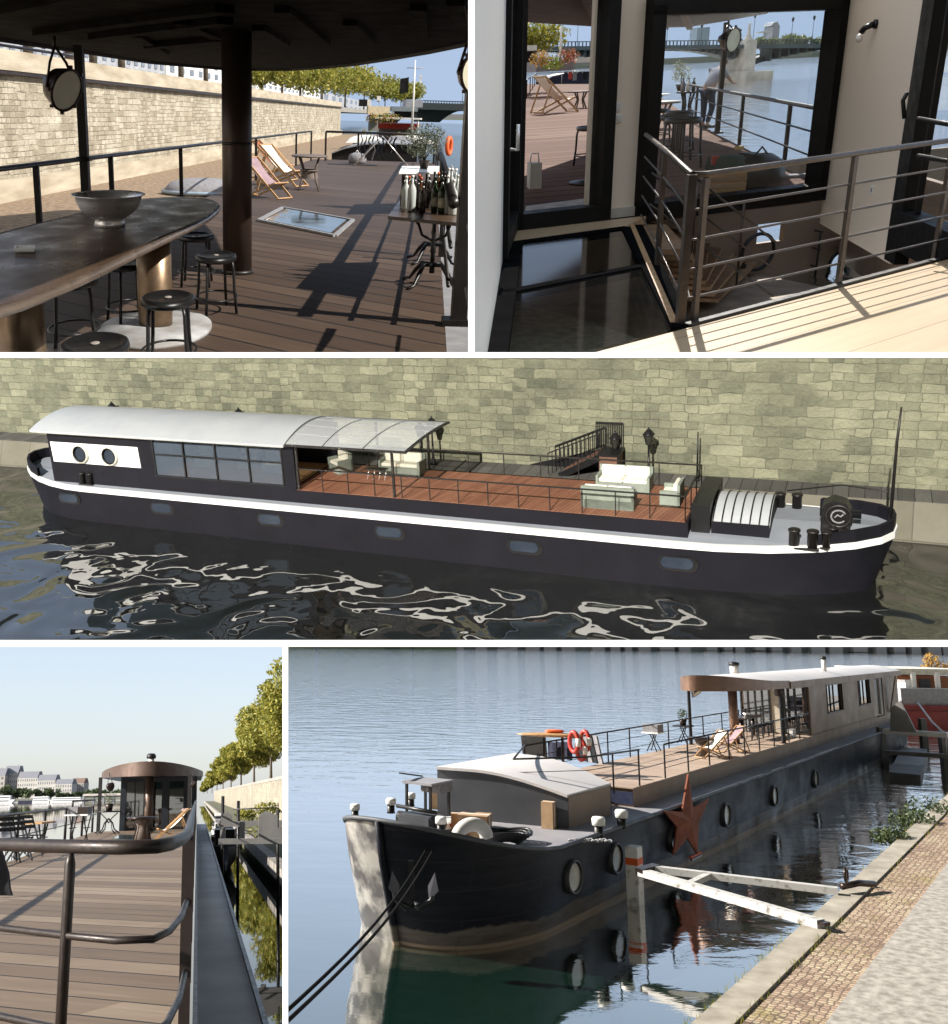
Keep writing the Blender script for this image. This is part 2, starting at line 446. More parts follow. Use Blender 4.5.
# ================================================================== place a: under the canopy on the barge's deck
def deck_chair(name, label, loc, rz, canvas, group, s=1.0):
    """folding beach chair, seen from the side it reclines along +y"""
    t = thing(name, label, 'deck chair', loc, rz, group, (s, s, s))
    for x in (-.29, .29):
        MB().beam((x, -.52, .02), (x, .55, .98), .03, .05).build('frame_rail', M_wood, t)
        MB().beam((x * .9, .52, .02), (x * .9, -.42, .40), .028, .045).build('prop_rail', M_wood, t)
        MB().beam((x * 1.08, .33, .78), (x * 1.08, .62, .02), .024, .04).build('back_strut', M_wood, t)
    for y, z in ((-.52, .03), (.55, .97), (-.40, .39), (.5, .03), (.6, .05)):
        MB().cyl((-.31, y, z), (.31, y, z), .018, 8).build('crossbar', M_wood, t)
    prof = []
    for k in range(15):
        q = k / 14; y = lerp(-.41, .55, q); z = lerp(.39, .97, q) - .27 * math.sin(PI * q) ** .9 * (1 - q * .45)
        prof.append((y, z))
    mb = MB(); mb.sheet([[(x, y, z) for x in (-.25, -.1, .1, .25)] for y, z in prof], .008)
    mb.build('sling_seat', canvas, t)
    return t
def stool(loc, label, rz=0, group='black metal stools round the bar table', s=1.0, oval=1.6, mt=None):
    mt = mt or M_black
    t = thing('bar_stool', label, 'stool', loc, 0, group, (s, s * oval, s))
    mb = MB(); mb.lathe([(.0, .468), (.125, .468), (.135, .475), (.15, .478), (.163, .472), (.168, .455), (.168, .435), (.155, .425), (.15, .432), (0, .45)], n=36)
    mb.build('seat', mt, t)
    MB().lathe([(0, .4725), (.022, .4725), (.024, .47), (0, .4685)], n=12).build('seat_hole', M_concrete, t)
    for k in range(4):
        a = rz + PI / 4 + k * PI / 2; c, s_ = math.cos(a), math.sin(a)
        pts = [(.11 * c, .11 * s_, .44), (.145 * c, .145 * s_, .43), (.158 * c, .158 * s_, .38), (.165 * c, .165 * s_, .2), (.185 * c, .185 * s_, 0.0)]
        MB().tube(pts, .0125, 8).build('leg', mt, t)
    MB().tube([(.172 * math.cos(2 * PI * k / 28), .172 * math.sin(2 * PI * k / 28), .13) for k in range(28)], .008, 6, closed=True).build('footrest_ring', mt, t)
    return t
def searchlight(loc, axis, label, name='searchlight', r=.2, tilt=None, lens=None, hang=.3):
    ax = Vector(axis).normalized(); x, y, d = basis(ax)
    m = Matrix((x, y, d)).transposed()
    t = thing(name, label, 'searchlight', loc)
    MB().lathe([(0, -r * 1.35), (r * .3, -r * 1.33), (r * .42, -r * 1.1), (r * .8, -r * .75), (r * .96, -r * .3), (r, 0), (r * 1.06, 0), (r * 1.06, r * .1), (r * .95, r * .1)], m=m, n=28, cap=False).build('housing', M_rust, t)
    MB().lathe([(0, r * .06), (r * .5, r * .075), (r * .94, r * .04)], m=m, n=28).build('lens', lens or M_lens, t)
    for k in range(8):
        a = 2 * PI * k / 8
        MB().box(m @ Vector((r * 1.12 * math.cos(a), r * 1.12 * math.sin(a), r * .03)), (r * .16,) * 3).build('lens_clamp', M_rust, t)
    mb = MB(); b = m @ Vector((0, 0, -r * .6))
    for s in (-1, 1):
        p = m @ Vector((s * r * 1.02, 0, -r * .3))
        q = Vector((b.x * 1.0, b.y, hang))
        mb.tube([p, p.lerp(q, .45) + Vector((0, 0, r * .3)), q], r * .07, 6)
    mb.tube([Vector((b.x, b.y, hang)) + Vector((0, 0, 0)), (b.x, b.y, hang + r * .5)], r * .1, 8)
    mb.build('bracket', M_rust, t)
    return t
M_lens = mat('pale_lens', (.78, .76, .6), .5, 0, (.7, .68, .52), 4)
def bottle(mb_c, h, r, mt, cap, t_name, label, loc, group, labelm=None):
    t = thing('bottle', label, 'bottle', loc, 0, group)
    MB().lathe([(r * .8, 0), (r, .01), (r, h * .58), (r * .85, h * .66), (r * .33, h * .78), (r * .3, h * .95)], n=14).build('bottle_body', mt, t)
    MB().lathe([(r * .38, h * .93), (r * .38, h), (0, h)], n=10).build('cap', cap, t)
    if labelm:
        MB().lathe([(r * 1.03, h * .18), (r * 1.03, h * .45)], n=14).build('paper_label', labelm, t)
    return t
def rail(P, pts, h, mt, label, name='deck_railing', posts=None, post_w=.035, wires=(), cat='railing', r=.022, group=None, base=0.0):
    """pts: list of corner points (x, y, z of the foot); posts at given fractions of each leg"""
    t = thing(name, label, cat, (0, 0, 0), 0, group)
    up = Vector((0, 0, h))
    MB().tube([Vector(p) + up for p in pts], r, 8).build('top_rail', mt, t)
    for w_ in wires:
        MB().tube([Vector(p) + Vector((0, 0, w_)) for p in pts], r * .38, 6).build('middle_rail', mt, t)
    for p in posts:
        p = Vector(p)
        MB().box(p + Vector((0, 0, h / 2)), (post_w, post_w, h)).build('post', mt, t)
    return t
def facade(name, label, cat, q0, q1, z0, z1, depth, mt, floors, bays, parent=None, group=None, wm=None, roofm=None, win=(.42, .55), roof=.12):
    """block whose front runs q0 -> q1 (xy); windows as shallow recess panels with frames"""
    q0 = Vector((q0[0], q0[1], 0)); q1 = Vector((q1[0], q1[1], 0)); d = q1 - q0; L = d.length; dn = d.normalized()
    back = Vector((-dn.y, dn.x, 0)); 
    if back.dot((q0 + q1) / 2) < 0: back = -back
    t = thing(name, label, cat, (0, 0, 0), 0, group)
    h = z1 - z0
    MB().prism([q0 + Vector((0, 0, z0)), q1 + Vector((0, 0, z0)), q1 + back * depth + Vector((0, 0, z0)), q0 + back * depth + Vector((0, 0, z0))], (0, 0, h)).build('wall', mt, t)
    if roofm:
        a, b = z1, z1 + h * roof
        e = back * depth; s = .25 * depth
        mb = MB(); o = dn * (L * .01)
        mb.prism([q0 - back * .1 + Vector((0, 0, a)), q0 + e * .3 + Vector((0, 0, b)), q0 + e * .7 + Vector((0, 0, b)), q0 + e + Vector((0, 0, a))], d)
        mb.build('roof', roofm, t)
        if L > 6:
            for k in range(2 + int(L // 30)):
                c = q0 + d * ((k + .5) / (2 + int(L // 30))) + e * .5
                MB().box(c + Vector((0, 0, b)), (L * .02 + .3, .5, h * .12)).build('chimney', mt, t)
    wm = wm or M_window
    n = 0
    for i in range(floors):
        for k in range(bays):
            if n > 90: break
            n += 1
            c = q0 + dn * (L * (k + .5) / bays) + Vector((0, 0, z0 + h * (i + .52) / floors))
            ww = L / bays * win[0]; wh = h / floors * win[1]
            mb = MB(); mb.beam(c - dn * ww / 2 - back * .02, c + dn * ww / 2 - back * .02, .06, wh)
            mb.build('window', wm, t)
    return t
M_window = mat('dark_window', (.05, .055, .065), .2, 0, (.03, .03, .035), 3)
M_stuccow = mat('white_stucco', (.72, .7, .66), .8, 0, (.6, .58, .54), 1)
M_stucco = mat('cream_stucco', (.5, .45, .38), .85, 0, (.38, .33, .27), .6)
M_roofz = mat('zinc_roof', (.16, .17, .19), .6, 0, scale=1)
M_tile = mat('tile_roof', (.3, .14, .08), .8, 0, scale=2)

def build_a(P):
    G = P.G; Z = Vector((0, 0, 1))
    ax = P.ray(432, 115); ax.z = 0; ax.normalize(); lt = ax.cross(Z)
    B = lambda u, v, z=0: ax * u + lt * v + Z * z
    def onv(px, py, v): return P.V(px, py, lt * v, lt)      # point of the pixel at side distance v
    ang = math.atan2(1000, -1160) - PI                      # board direction
    d1 = P.ray(-900, 115); ang = math.atan2(d1.y, d1.x)
    M_deck = wood_deck('worn_deck_boards', ang, .34, [(.2, (.030, .016, .010)), (.5, (.060, .036, .023)), (.85, (.125, .082, .056))], .09, .7, grain=.72)
    M_wall = masonry('quay_stone', .5, .17, [(.2, (.13, .105, .075)), (.45, (.33, .285, .21)), (.75, (.60, .55, .45))], (.15, .12, .085), rot=(PI / 2, 0, 0), msize=.012, weather=.6, alt=(.33, .12))
    vL, vR = -4.3, .2
    # deck
    mb = MB(); mb.prism([B(1.5, vL), B(1.5, vR), B(38.5, vR), B(38.5, vL)], Z * -.12)
    deck = mb.build('deck', M_deck); tag(deck, 'worn dark board deck of the barge under and beyond the canopy', 'deck', kind='structure')
    mb = MB(); mb.prism([B(1.5, vR + .004, -.5), B(1.5, vR + .75, -.5), B(46, vR + .75, -.5), B(46, vR + .004, -.5)], Z * -.1)
    mb.prism([B(1.5, vR + .75, -.6), B(1.5, vR + .82, -.6), B(46, vR + .82, -.6), B(46, vR + .75, -.6)], Z * .22)
    o = mb.build('gunwale', M_plastic); tag(o, 'pale narrow side gangway outside the deck edge', 'gunwale', kind='structure')
    # quay ground, river, wall, street above
    vw = -9.07; zq = -.35
    mb = MB(); mb.prism([B(-4, vL - .35, zq), B(110, vL - .35, zq), B(110, vw, zq), B(-4, vw, zq)], Z * -.6)
    o = mb.build('quay_ground', M_gravel); tag(o, kind='structure')
    W_ = water('river_a', (.035, .06, .06), .12, 1.2, .35, .35, .08)
    mb = MB(); mb.grid([[B(-5, -40, -2.3), B(-5, 200, -2.3)], [B(700, -200, -2.3), B(700, 700, -2.3)]], False)
    o = mb.build('river', W_); tag(o, kind='structure')
    def slab(u0, u1, v0, z0, z1, th, name, mt, label, cat):
        """wall along the axis, built in its own frame so that the stone follows it"""
        mb = MB(); mb.box(((u1 - u0) / 2, th / 2, (z1 - z0) / 2), (u1 - u0, th, z1 - z0))
        o = mb.build(name, mt); o.location = B(u0, v0, z0); o.rotation_euler = (0, 0, math.atan2(ax.y, ax.x))
        tag(o, label, cat); return o
    slab(-6, 105, vw, zq, 2.30, .8, 'quay_wall', M_wall, 'tall pale stone quay wall with a flat coping, behind the left railing', 'wall')
    # coping band and ledge moulding are parts of the wall
    wall = bpy.data.objects['quay_wall']
    M_cope = mat('coping_stone', (.5, .43, .33), .9, 0, (.3, .25, .18), 1.2, stretch=(.5, 1, 3), bump=.4)
    mb = MB(); mb.box((55.5, .36, 2.86), (111, .88, .41)); mb.build('coping', M_cope, wall)
    mb = MB(); mb.box((55.5, -.09, 2.60), (111, .12, .06)); mb.build('ledge', M_rust, wall)
    mb = MB(); mb.box((55.5, -.12, .22), (111, .2, .44)); mb.build('wall_foot', M_cope, wall)
    mb = MB(); mb.prism([B(-6, vw - .85, 2.35), B(260, vw - .85, 2.35), B(260, -90, 2.35), B(-6, -90, 2.35)], Z * -.5)
    o = mb.build('upper_street', M_concrete); tag(o, kind='structure')
    # black cable runs along the wall, a grey lamp on it
    # left railing
    posts = [onv(181, 170, vL + .06), onv(111, 170, vL + .06), onv(256, 170, vL + .06), onv(296, 160, vL + .06), onv(311, 155, vL + .06), onv(38, 200, vL + .06)]
    posts = [Vector((p.x, p.y, 0)) for p in posts]
    endp = posts[4]
    rail(P, [B(1.5, vL + .06), Vector((endp.x, endp.y, 0))], 1.0, M_dark, 'dark railing with square posts along the left deck edge, before the wall', posts=posts, post_w=.06, r=.028)
    fu = 37.5
    pf = [B(fu, vL + .55), B(fu, vR - .05)]
    rail(P, pf, 1.0, M_dark, 'dark railing across the far end of the deck before the black hatch', posts=[pf[0], pf[1], pf[0].lerp(pf[1], .3)], post_w=.07, r=.04)
    pr = [B(7.9, vR), B(fu, vR)]
    rail(P, pr, .98, M_dark, 'thick dark handrail along the right deck edge over the river', posts=[B(u, vR) for u in (12.3, 17, 24, 31)], post_w=.06, r=.045, wires=(.35, .65))
    rail(P, [B(2, vR + .12, -.1), B(7.5, vR + .12, -.1)], .95, M_dark, 'short dark railing outside the near right post', posts=[B(5.6, vR + .12, -.1)], post_w=.05, r=.03, wires=(.5,))
    # canopy: curved front edge at 2.3 m, ribs beneath
    zc = 2.3
    edge = [(-30, 36), (0, 42), (84, 54), (150, 64), (220, 70), (256, 71), (290, 71), (322, 69), (355, 66), (388, 61), (430, 54), (469, 46)]
    ep = [G(x, y, zc) for x, y in edge] + [B(8.6, .42, zc), B(7.6, .45, zc)]
    t = thing('canopy', 'dark curved canopy roof with ribs overhead, its rim crossing the view', 'canopy')
    back = [Vector((p.x * .25, .9, zc)) for p in ep]
    mid = [lambda q: q]
    rows = []
    for k in range(9):
        q = k / 8
        rows.append([Vector((lerp(b.x, e.x, q), lerp(b.y, e.y, q), zc + .0)) for b, e in zip(back, ep)])
    M_can = mat('canopy_steel', (.007, .0055, .0045), .8, 0, (.005, .004, .0035), 1.1, spec=.05)
    mb = MB(); mb.sheet([[p + Z * .07 for p in r] for r in rows], .03, False); mb.build('roof_sheet', M_can, t)
    mb = MB()
    mb.sheet([[p + Z * .16 for p in ep], [p + Z * .0 for p in ep]], (0, .05, 0), False)
    mb.build('rim', M_dark, t)
    for px, py, px2, py2 in ((40, 34, 225, 10), (95, 38, 225, 22), (150, 47, 222, 40), (-10, 16, 120, -10)):
        a = G(px, py, zc); b = G(px2, py2, zc); MB().beam(a + Z * .02, b + Z * .02, .16, .08).build('rib', M_can, t)
    for px, py, px2, py2 in ((282, 12, 325, 45), (350, 25, 370, 44), (258, 30, 285, 46), (418, 10, 422, 40), (180, 24, 218, 40), (135, 37, 165, 55), (455, 5, 462, 30)):
        a = G(px, py, zc); b = G(px2, py2, zc); MB().beam(a + Z * .03, b + Z * .03, .12, .07).build('rib', M_can, t)
    MB().tube([G(-20, 38, zc) - Z * .02, G(0, 43, zc) - Z * .02, G(80, 55.5, zc) - Z * .02], .02, 6).build('curtain_track', M_plastic, t)
    # posts and column
    c = G(237.5, 273, 0)
    t = thing('column', 'thick round brown steel column holding the canopy, before the white deck chair', 'column', c)
    MB().lathe([(.150, .02), (.150, zc + .1)], n=40).build('shaft', M_col, t)
    MB().lathe([(.165, 0), (.165, .03), (.152, .04)], n=40).build('base_ring', M_dark, t)
    MB().lathe([(.153, 1.28), (.153, 1.31)], n=40).build('band', M_dark, t)
    p = onv(86, 190, vL + .06); p.z = 0
    t = thing('canopy_post', 'dark square canopy post beside the hanging searchlight on the left', 'post', p)
    MB().box((0, 0, zc / 2), (.1, .12, zc)).build('shaft', M_dark, t)
    MB().box((0, 0, 1.0), (.16, .18, .05)).build('collar', M_dark, t)
    p = G(458, 325, 0)
    t = thing('canopy_post', 'thick dark square canopy post at the right edge beside the bottle table', 'post', p)
    MB().box((0, 0, zc / 2), (.12, .14, zc)).build('shaft', M_dark, t)
    MB().box((-.03, 0, .03), (.2, .2, .05)).build('foot_plate', M_dark, t)
    MB().tube([(0.07, -.06, .5), (.12, -.1, .6), (.07, -.06, .72)], .015).build('hook', M_black, t)
    # bar table
    zt = .85
    out = [(-70, 330), (-30, 318), (0, 306), (22, 300), (45, 291), (70, 281), (101, 267), (132, 252), (162, 238), (190, 225), (206, 217), (216, 209), (218, 205), (214, 201), (203, 198), (177, 196.5), (142, 199), (90, 211), (35, 224), (0, 233), (-40, 245)]
    t = thing('bar_table', 'long dark wooden bar table with rounded end and pale metal rim', 'table', G(120, 300, 0))
    o0 = t.location.copy()
    pts = [G(x, y, zt) - o0 for x, y in out]
    M_top = mat('table_top', (.105, .066, .042), .30, 0, (.05, .03, .02), 1.5, stretch=(1, .6, 1))
    cen = sum(pts, Vector()) / len(pts)
    ins = [p + (cen - p).normalized() * .03 for p in pts]
    MB().prism([p - Z * .03 for p in ins], Z * .032).build('table_top', M_top, t)
    mb = MB(); mb.tube([p - Z * .022 for p in pts], .024, 8, closed=True); mb.build('rim', mat('brass_rim', (.42, .33, .27), .3, .8, scale=3), t)
    for (px, py) in ((156, 330), (24, 372)):
        b = G(px, py, 0) - o0
        w_ = .13 if px > 100 else .15
        MB().lathe([(w_ * .95, .03), (w_, .1), (w_, zt - .04)], c=b, n=32).build('pedestal', mat('pedestal_steel', (.23, .16, .10), .35, .7, (.12, .08, .05), 3), t)
        MB().lathe([(.42, 0), (.42, .03), (.2, .045), (0, .045)], c=b, n=40, sy=1.7).build('foot_disc', mat('shaded_worn_white', (.36, .37, .38), .6, 0, (.2, .19, .18), 4) if px > 100 else M_dark, t)  # white disc greyed in its colour, painting the shade it stands in
    # stools
    for px, py, lb, rz in ((95, 343, 'nearest black stool, its seat cut by the bottom of the view, below the bar table', .3),
                           (168, 297, 'black round stool before the table pedestal with the white foot disc', .15),
                           (216, 255, 'black round stool standing just before the thick brown column', .5),
                           (196, 235, 'black stool tucked behind the rounded far end of the bar table', .1),
                           (72, 279, 'black stool on the left side under the bar table, mostly legs showing', .4),
                           (128, 262, 'black stool on the far side, its legs seen beside the table pedestal', .7)):
        p = G(px, py, .47); p.z = 0; stool(p, lb, rz)
    # on the table
    b = G(110, 226, zt + .003)
    t = thing('bowl', 'large dented stainless steel bowl standing on the bar table', 'bowl', b)
    prof = [(.09, 0), (.10, .0), (.095, .03), (.085, .045), (.13, .07), (.18, .11), (.205, .16), (.212, .195), (.235, .205), (.235, .209), (.212, .203), (.2, .16), (.17, .11), (.1, .07), (0, .06)]
    MB().lathe(prof, n=44, sy=1.5).build('bowl_body', M_steel, t)
    b = G(25, 251.5, zt + .003)
    t = thing('ashtray', 'small white rectangular ashtray lying on the bar table', 'ashtray', b, .25)
    mb = MB(); mb.box((0, 0, .008), (.10, .11, .01))
    mb.build('tray_base', M_white, t)
    for x, y, sx, sy in ((-.048, 0, .01, .13), (.048, 0, .01, .13), (0, -.06, .09, .012), (0, .06, .09, .012)):
        MB().box((x, y, .018), (sx, sy, .016)).build('tray_side', M_white, t)
    # lamps
    p = P.D(66, 90, 12.0)
    searchlight(p, (.86, -.48, -.34), 'rusty brown ship searchlight with pale lens hanging from the canopy on the left', r=.23, hang=.46)
    p = P.D(480, 74, 8.0)
    searchlight(p, (.35, -.9, -.05), 'second ship searchlight, only its rim showing at the right edge', r=.16, hang=.34)
    # bottle table
    zt = .73
    tc = (G(390, 216, zt) + G(458, 222, zt) + G(452, 196, zt) + G(408, 193, zt)) / 4
    t = thing('bistro_table', 'dark bistro table with ornate black iron legs, crowded with bottles', 'table', (tc.x, tc.y, 0))
    q = [G(388, 216, zt), G(460, 223, zt), G(457, 201, zt), G(399, 201, zt)]
    MB().prism([p - t.location - Z * .03 for p in q], Z * .03).build('table_top', M_top, t)
    def ironbase(t, c, s=1.0, h=.7, w=.26):
        MB().lathe([(.028, .12), (.02, .3), (.03, .34), (.02, .4), (.018, h - .06), (.03, h - .03)], c=c, n=12).build('stem', M_black, t)
        for sgn in (-1, 1):
            for dy in (-.35, .35):
                pts = [Vector((0, 0, .2)), Vector((sgn * w * .35, dy * .25, .21)), Vector((sgn * w * .55, dy * .55, .13)), Vector((sgn * w * .75, dy * .8, .03)), Vector((sgn * w, dy, .015))]
                MB().tube([c + p for p in pts], [.022, .02, .024, .014, .018], 8).build('foot', M_black, t)
            pts = [Vector((0, 0, h * .62)), Vector((sgn * w * .45, 0, h * .7)), Vector((sgn * w * .6, 0, h * .85)), Vector((sgn * w * .95, 0, h - .02))]
            MB().tube([c + p for p in pts], .014, 8).build('bracket', M_black, t)
    ironbase(t, G(431, 285, 0) - t.location)
    ironbase(t, G(432, 262, 0) - t.location)
    rnd = random.Random(4)
    M_bclear = mat('clear_bottle', (.55, .58, .55), .08, 0, (.4, .43, .42), 5)
    M_bgreen = mat('green_bottle', (.02, .04, .015), .12, 0, scale=5); M_bdark = mat('dark_bottle', (.015, .012, .01), .12, 0, scale=5)
    M_bbrown = mat('brown_bottle', (.09, .035, .012), .12, 0, scale=5)
    M_paper = mat('cream_paper', (.5, .47, .35), .8, 0, scale=4)
    kinds = [('clear glass', M_bclear, M_white, None), ('dark', M_bdark, M_black, None), ('dark green', M_bgreen, M_black, M_paper), ('brown', M_bbrown, M_orange, M_paper)]
    spots = [(403, 206, 1), (405, 209, 0), (411, 211, 0), (417, 209, 1), (422, 213, 1), (428, 208, 1), (434, 213, 2), (441, 214, 2), (446, 214, 0), (452, 215, 0), (456, 211, 0), (408, 206, 3), (414, 205, 1), (420, 206, 3), (427, 203, 0), (433, 205, 1), (440, 203, 2), (447, 203, 0), (454, 204, 0), (409, 203.5, 1), (418, 204, 3), (425, 204.5, 1), (437, 204, 3), (443, 204, 1), (450, 204, 0)]
    for i, (x, y, k) in enumerate(spots):
        b = G(x, y, zt + .002); nm, mt, cp, lb = kinds[k]
        row = 'front' if y > 206 else ('middle' if y > 196.5 else 'back')
        lab = nm + ' bottle with ' + ('a cream label' if lb else 'no label') + ' in the ' + row + ' row on the bistro table'
        bottle(None, rnd.uniform(.28, .34) * (1 if k else 1.1), .033 if k else .042, mt, cp, '', lab, b, 'bottles crowded on the bistro table' + ' ' + row + ' ' + nm, lb)
    # white table with potted plant
    zt = .73; q = [G(399, 172, zt), G(447, 172, zt), G(446, 166, zt), G(402, 166, zt)]
    c = sum(q, Vector()) / 4
    t = thing('side_table', 'white topped table carrying the potted olive shrub', 'table', (c.x, c.y, 0))
    MB().prism([p - t.location - Z * .03 for p in q], Z * .03).build('table_top', M_white, t)
    for p in q:
        e = (p - t.location) * .85; MB().beam((e.x, e.y, 0), (e.x, e.y, .7), .03, .03).build('leg', M_black, t)
    t = thing('potted_shrub', 'silvery green olive shrub in a round pot on the white table', 'plant', (c.x, c.y, zt + .002))
    MB().lathe([(.06, 0), (.11, .14), (.12, .15), (.1, .15), (0, .14)], n=20).build('pot', M_rust, t)
    mb = MB()
    for k in range(14):
        a = k * 2.4; mb.tube([(0, 0, .13), (math.cos(a) * .1, math.sin(a) * .1, .3), (math.cos(a) * .26, math.sin(a) * .2, .5)], [.008, .006, .003], 5)
    mb.build('stems', M_bark, t)
    M_olive = foliage_mat('olive_leaves', (.03, .04, .02), (.10, .12, .07), (.34, .34, .24), .2)
    leaves(MB(), [((-.18, 0, .42), (.26, .2, .2)), ((.15, 0, .46), (.25, .2, .22)), ((0, 0, .6), (.36, .24, .17)), ((-.06, -.1, .34), (.28, .2, .17))], 2600, .022, rnd, .6).build('foliage', M_olive, t)
    # life ring on the right rail
    p = B(31, vR - .03, 1.02)
    p = P.D(449, 146, 27.0)
    t = thing('life_ring', 'orange life ring hanging on the right handrail over the river', 'life ring', p)
    MB().tube([(.10 * math.cos(a) * .6, .09 * math.cos(a), .2 * math.sin(a)) for a in [2 * PI * k / 20 for k in range(20)]], .055, 10, closed=True).build('ring', M_orange, t)
    # skylight
    q = [G(259, 219, .035), G(335, 234.5, .035), G(353, 219, .035), G(283, 206.5, .035)]
    c = sum(q, Vector()) / 4
    t = thing('skylight', 'flat glass skylight with metal frame set in the deck boards', 'skylight', (c.x, c.y, .004))
    M_sky = mat('mirror_glass', (.20, .26, .28), .03, .65, (.12, .17, .17), .8)
    inn = [(p - c) * .86 + c for p in q]
    MB().prism([p - t.location - Z * .02 for p in inn], Z * .012).build('pane', M_sky, t)
    for i in range(4):
        MB().beam(q[i] - t.location - Z * .015, q[(i + 1) % 4] - t.location - Z * .015, .06, .03).build('frame_side', M_plastic, t)
    # wicker table + deck chairs
    c = G(309, 190, 0)
    t = thing('wicker_table', 'round brown wicker table with flared legs between the deck chairs and the railing', 'table', c)
    M_wick = mat('wicker', (.16, .12, .10), .7, 0, (.08, .06, .05), 25)
    MB().lathe([(.0, .70), (.38, .70), (.40, .715), (.40, .73), (.38, .74), (0, .74)], n=30, sy=1.5).build('table_top', M_wick, t)
    for k in range(4):
        a = PI / 4 + k * PI / 2; ca, sa = math.cos(a), math.sin(a)
        MB().tube([(ca * .3, sa * .4, .7), (ca * .17, sa * .2, .42), (ca * .2, sa * .25, .25), (ca * .32, sa * .45, 0)], .025, 6).build('leg', M_wick, t)
    MB().tube([(0.19 * math.cos(2 * PI * k / 16), .25 * math.sin(2 * PI * k / 16), .42) for k in range(16)], .018, 6, closed=True).build('stretcher_ring', M_wick, t)
    MB().lathe([(.2, .25), (.17, .42)], n=20, sy=1.2, cap=False).build('wicker_skirt', M_wick, t)
    g = 'wooden deck chairs beside the wicker table'
    deck_chair('deck_chair', 'wooden deck chair with bright white canvas, standing behind the wicker table', G(284, 186, 0), R(62), M_canvas, g, .92)
    deck_chair('deck_chair', 'wooden deck chair with mauve canvas, nearer to the skylight', G(268, 198, 0), R(58), M_mauve, g, .78)
    deck_chair('deck_chair', 'folded deck chair with rust red canvas leaning behind the white one', G(275, 180, 0), R(75), mat('rust_canvas', (.3, .09, .04), .85), g, .95)
    # dinghy behind the rail between table and column
    c = G(208, 194, zq + .02)
    t = thing('dinghy', 'small upturned dinghy with a pale blue rim lying on the quay behind the railing', 'dinghy', (c.x, c.y, zq + .02))
    mb = MB(); rows = []
    for k in range(13):
        q = k / 12 * 2 - 1; w_ = .42 * math.sqrt(max(0, 1 - abs(q) ** 2.6)) + .02
        rows.append([Vector((q * 1.1, math.cos(a) * w_ * 1.6, .05 + math.sin(a) * w_ * .75)) for a in [PI * j / 10 for j in range(11)]])
    mb.grid(rows); mb.build('hull', M_greycloth, t)
    mb = MB(); mb.tube([r[0] for r in rows] + [r[-1] for r in reversed(rows)], .05, 6, closed=True); mb.build('rim', mat('pale_blue_rim', (.3, .38, .46), .4), t)
    # ---- beyond the deck: black hatch, drying rack, boats
    q = [B(41.5, -3.95, -.5), B(41.5, -1.3, -.5)]
    t = thing('hatch_house', 'black curved hatch house beyond the far railing', 'hatch', B(41.5, -3.9, -.5))
    prof = [(0, 0), (0, .62), (.5, .82), (1.3, 1.0), (2.2, 1.06), (3.4, 1.02), (3.4, 0)]
    MB().prism([lt * a + Z * b for a, b in prof], ax * 5).build('shell', M_dark, t)
    MB().prism([lt * a + Z * (b + .03) - ax * .1 for a, b in prof[1:-1]] + [lt * a + Z * (b - .02) - ax * .1 for a, b in reversed(prof[1:-1])], ax * 5.2).build('roof', M_plastic, t)
    c = B(34.8, -1.6)
    t = thing('drying_rack', 'folding drying rack hung with dark blue clothes at the far end of the deck', 'drying rack', c)
    for y in (-.45, .45):
        MB().tube([(-.9, y, 0), (0, y * .9, .95), (.9, y, 0)], .02, 6).build('side_frame', M_steel, t)
    for k in range(7):
        MB().cyl((-.45 + k * .15, -.45, .95), (-.45 + k * .15, .45, .95), .008, 6).build('rod', M_steel, t)
    for k in range(9):
        x = -.7 + k * .14; h = rnd.uniform(.45, .8); mtc = [M_navy, M_navy, M_black, M_greycloth][k % 4]
        rows = [[Vector((x + .05 * math.sin(j * 1.7 + k), y, .95 - h * j / 5 + .03 * math.sin(y * 9 + k))) for y in [-.42 + i * .14 for i in range(7)]] for j in range(6)]
        o = MB().sheet(rows, (.012, 0, 0)).build('garment', mtc)
        o.location = c; tag(o, ['navy', 'blue black', 'black', 'grey'][k % 4] + ' garment hanging on the drying rack', 'clothes', 'clothes drying on the rack ' + str(k % 4))
    c = B(36, -2.5)
    t = thing('bag', 'small grey laundry bag beside the drying rack', 'bag', c)
    MB().lathe([(.2, 0), (.24, .12), (.2, .3), (.08, .36), (0, .33)], n=9, sx=1.4).build('bag_body', M_greycloth, t)
    MB().tube([(-.1, 0, .3), (0, 0, .44), (.1, 0, .3)], .015).build('handle', M_white, t)
    # houseboat beyond, with flowers
    c = B(62, -2.6, -2.1)
    t = thing('houseboat', 'red and dark houseboat with flower boxes moored beyond the deck end', 'boat', c, math.atan2(ax.y, ax.x) - PI / 2)
    MB().prism([(-1.7, 0, 0), (1.5, 0, 0), (1.8, 0, 2.2), (-2.0, 0, 2.2)], (0, 16, 0)).build('hull', M_dark, t)
    MB().box((0.5, 6, 2.6), (2.2, 7, .7)).build('cabin', M_greycloth, t)
    MB().box((.6, 5, 3.1), (2.4, 8, .28)).build('roof', M_red, t)
    MB().box((.6, 4, 3.55), (2.7, 8, .08)).build('awning', M_stuccow, t)
    for x in (-.6, 1.8): MB().cyl((x, 1, 2.2), (x, 1, 3.5), .04).build('awning_pole', M_white, t)
    leaves(MB(), [((-1.2, -.2, 2.5), (.5, .4, .45)), ((1.0, -.2, 2.5), (.9, .4, .3)), ((-.2, 0, 3.55), (1.2, .6, .3))], 500, .09, rnd).build('foliage', foliage_mat('flower_leaves', (.05, .08, .01), (.2, .22, .03), (.45, .12, .05)), t)
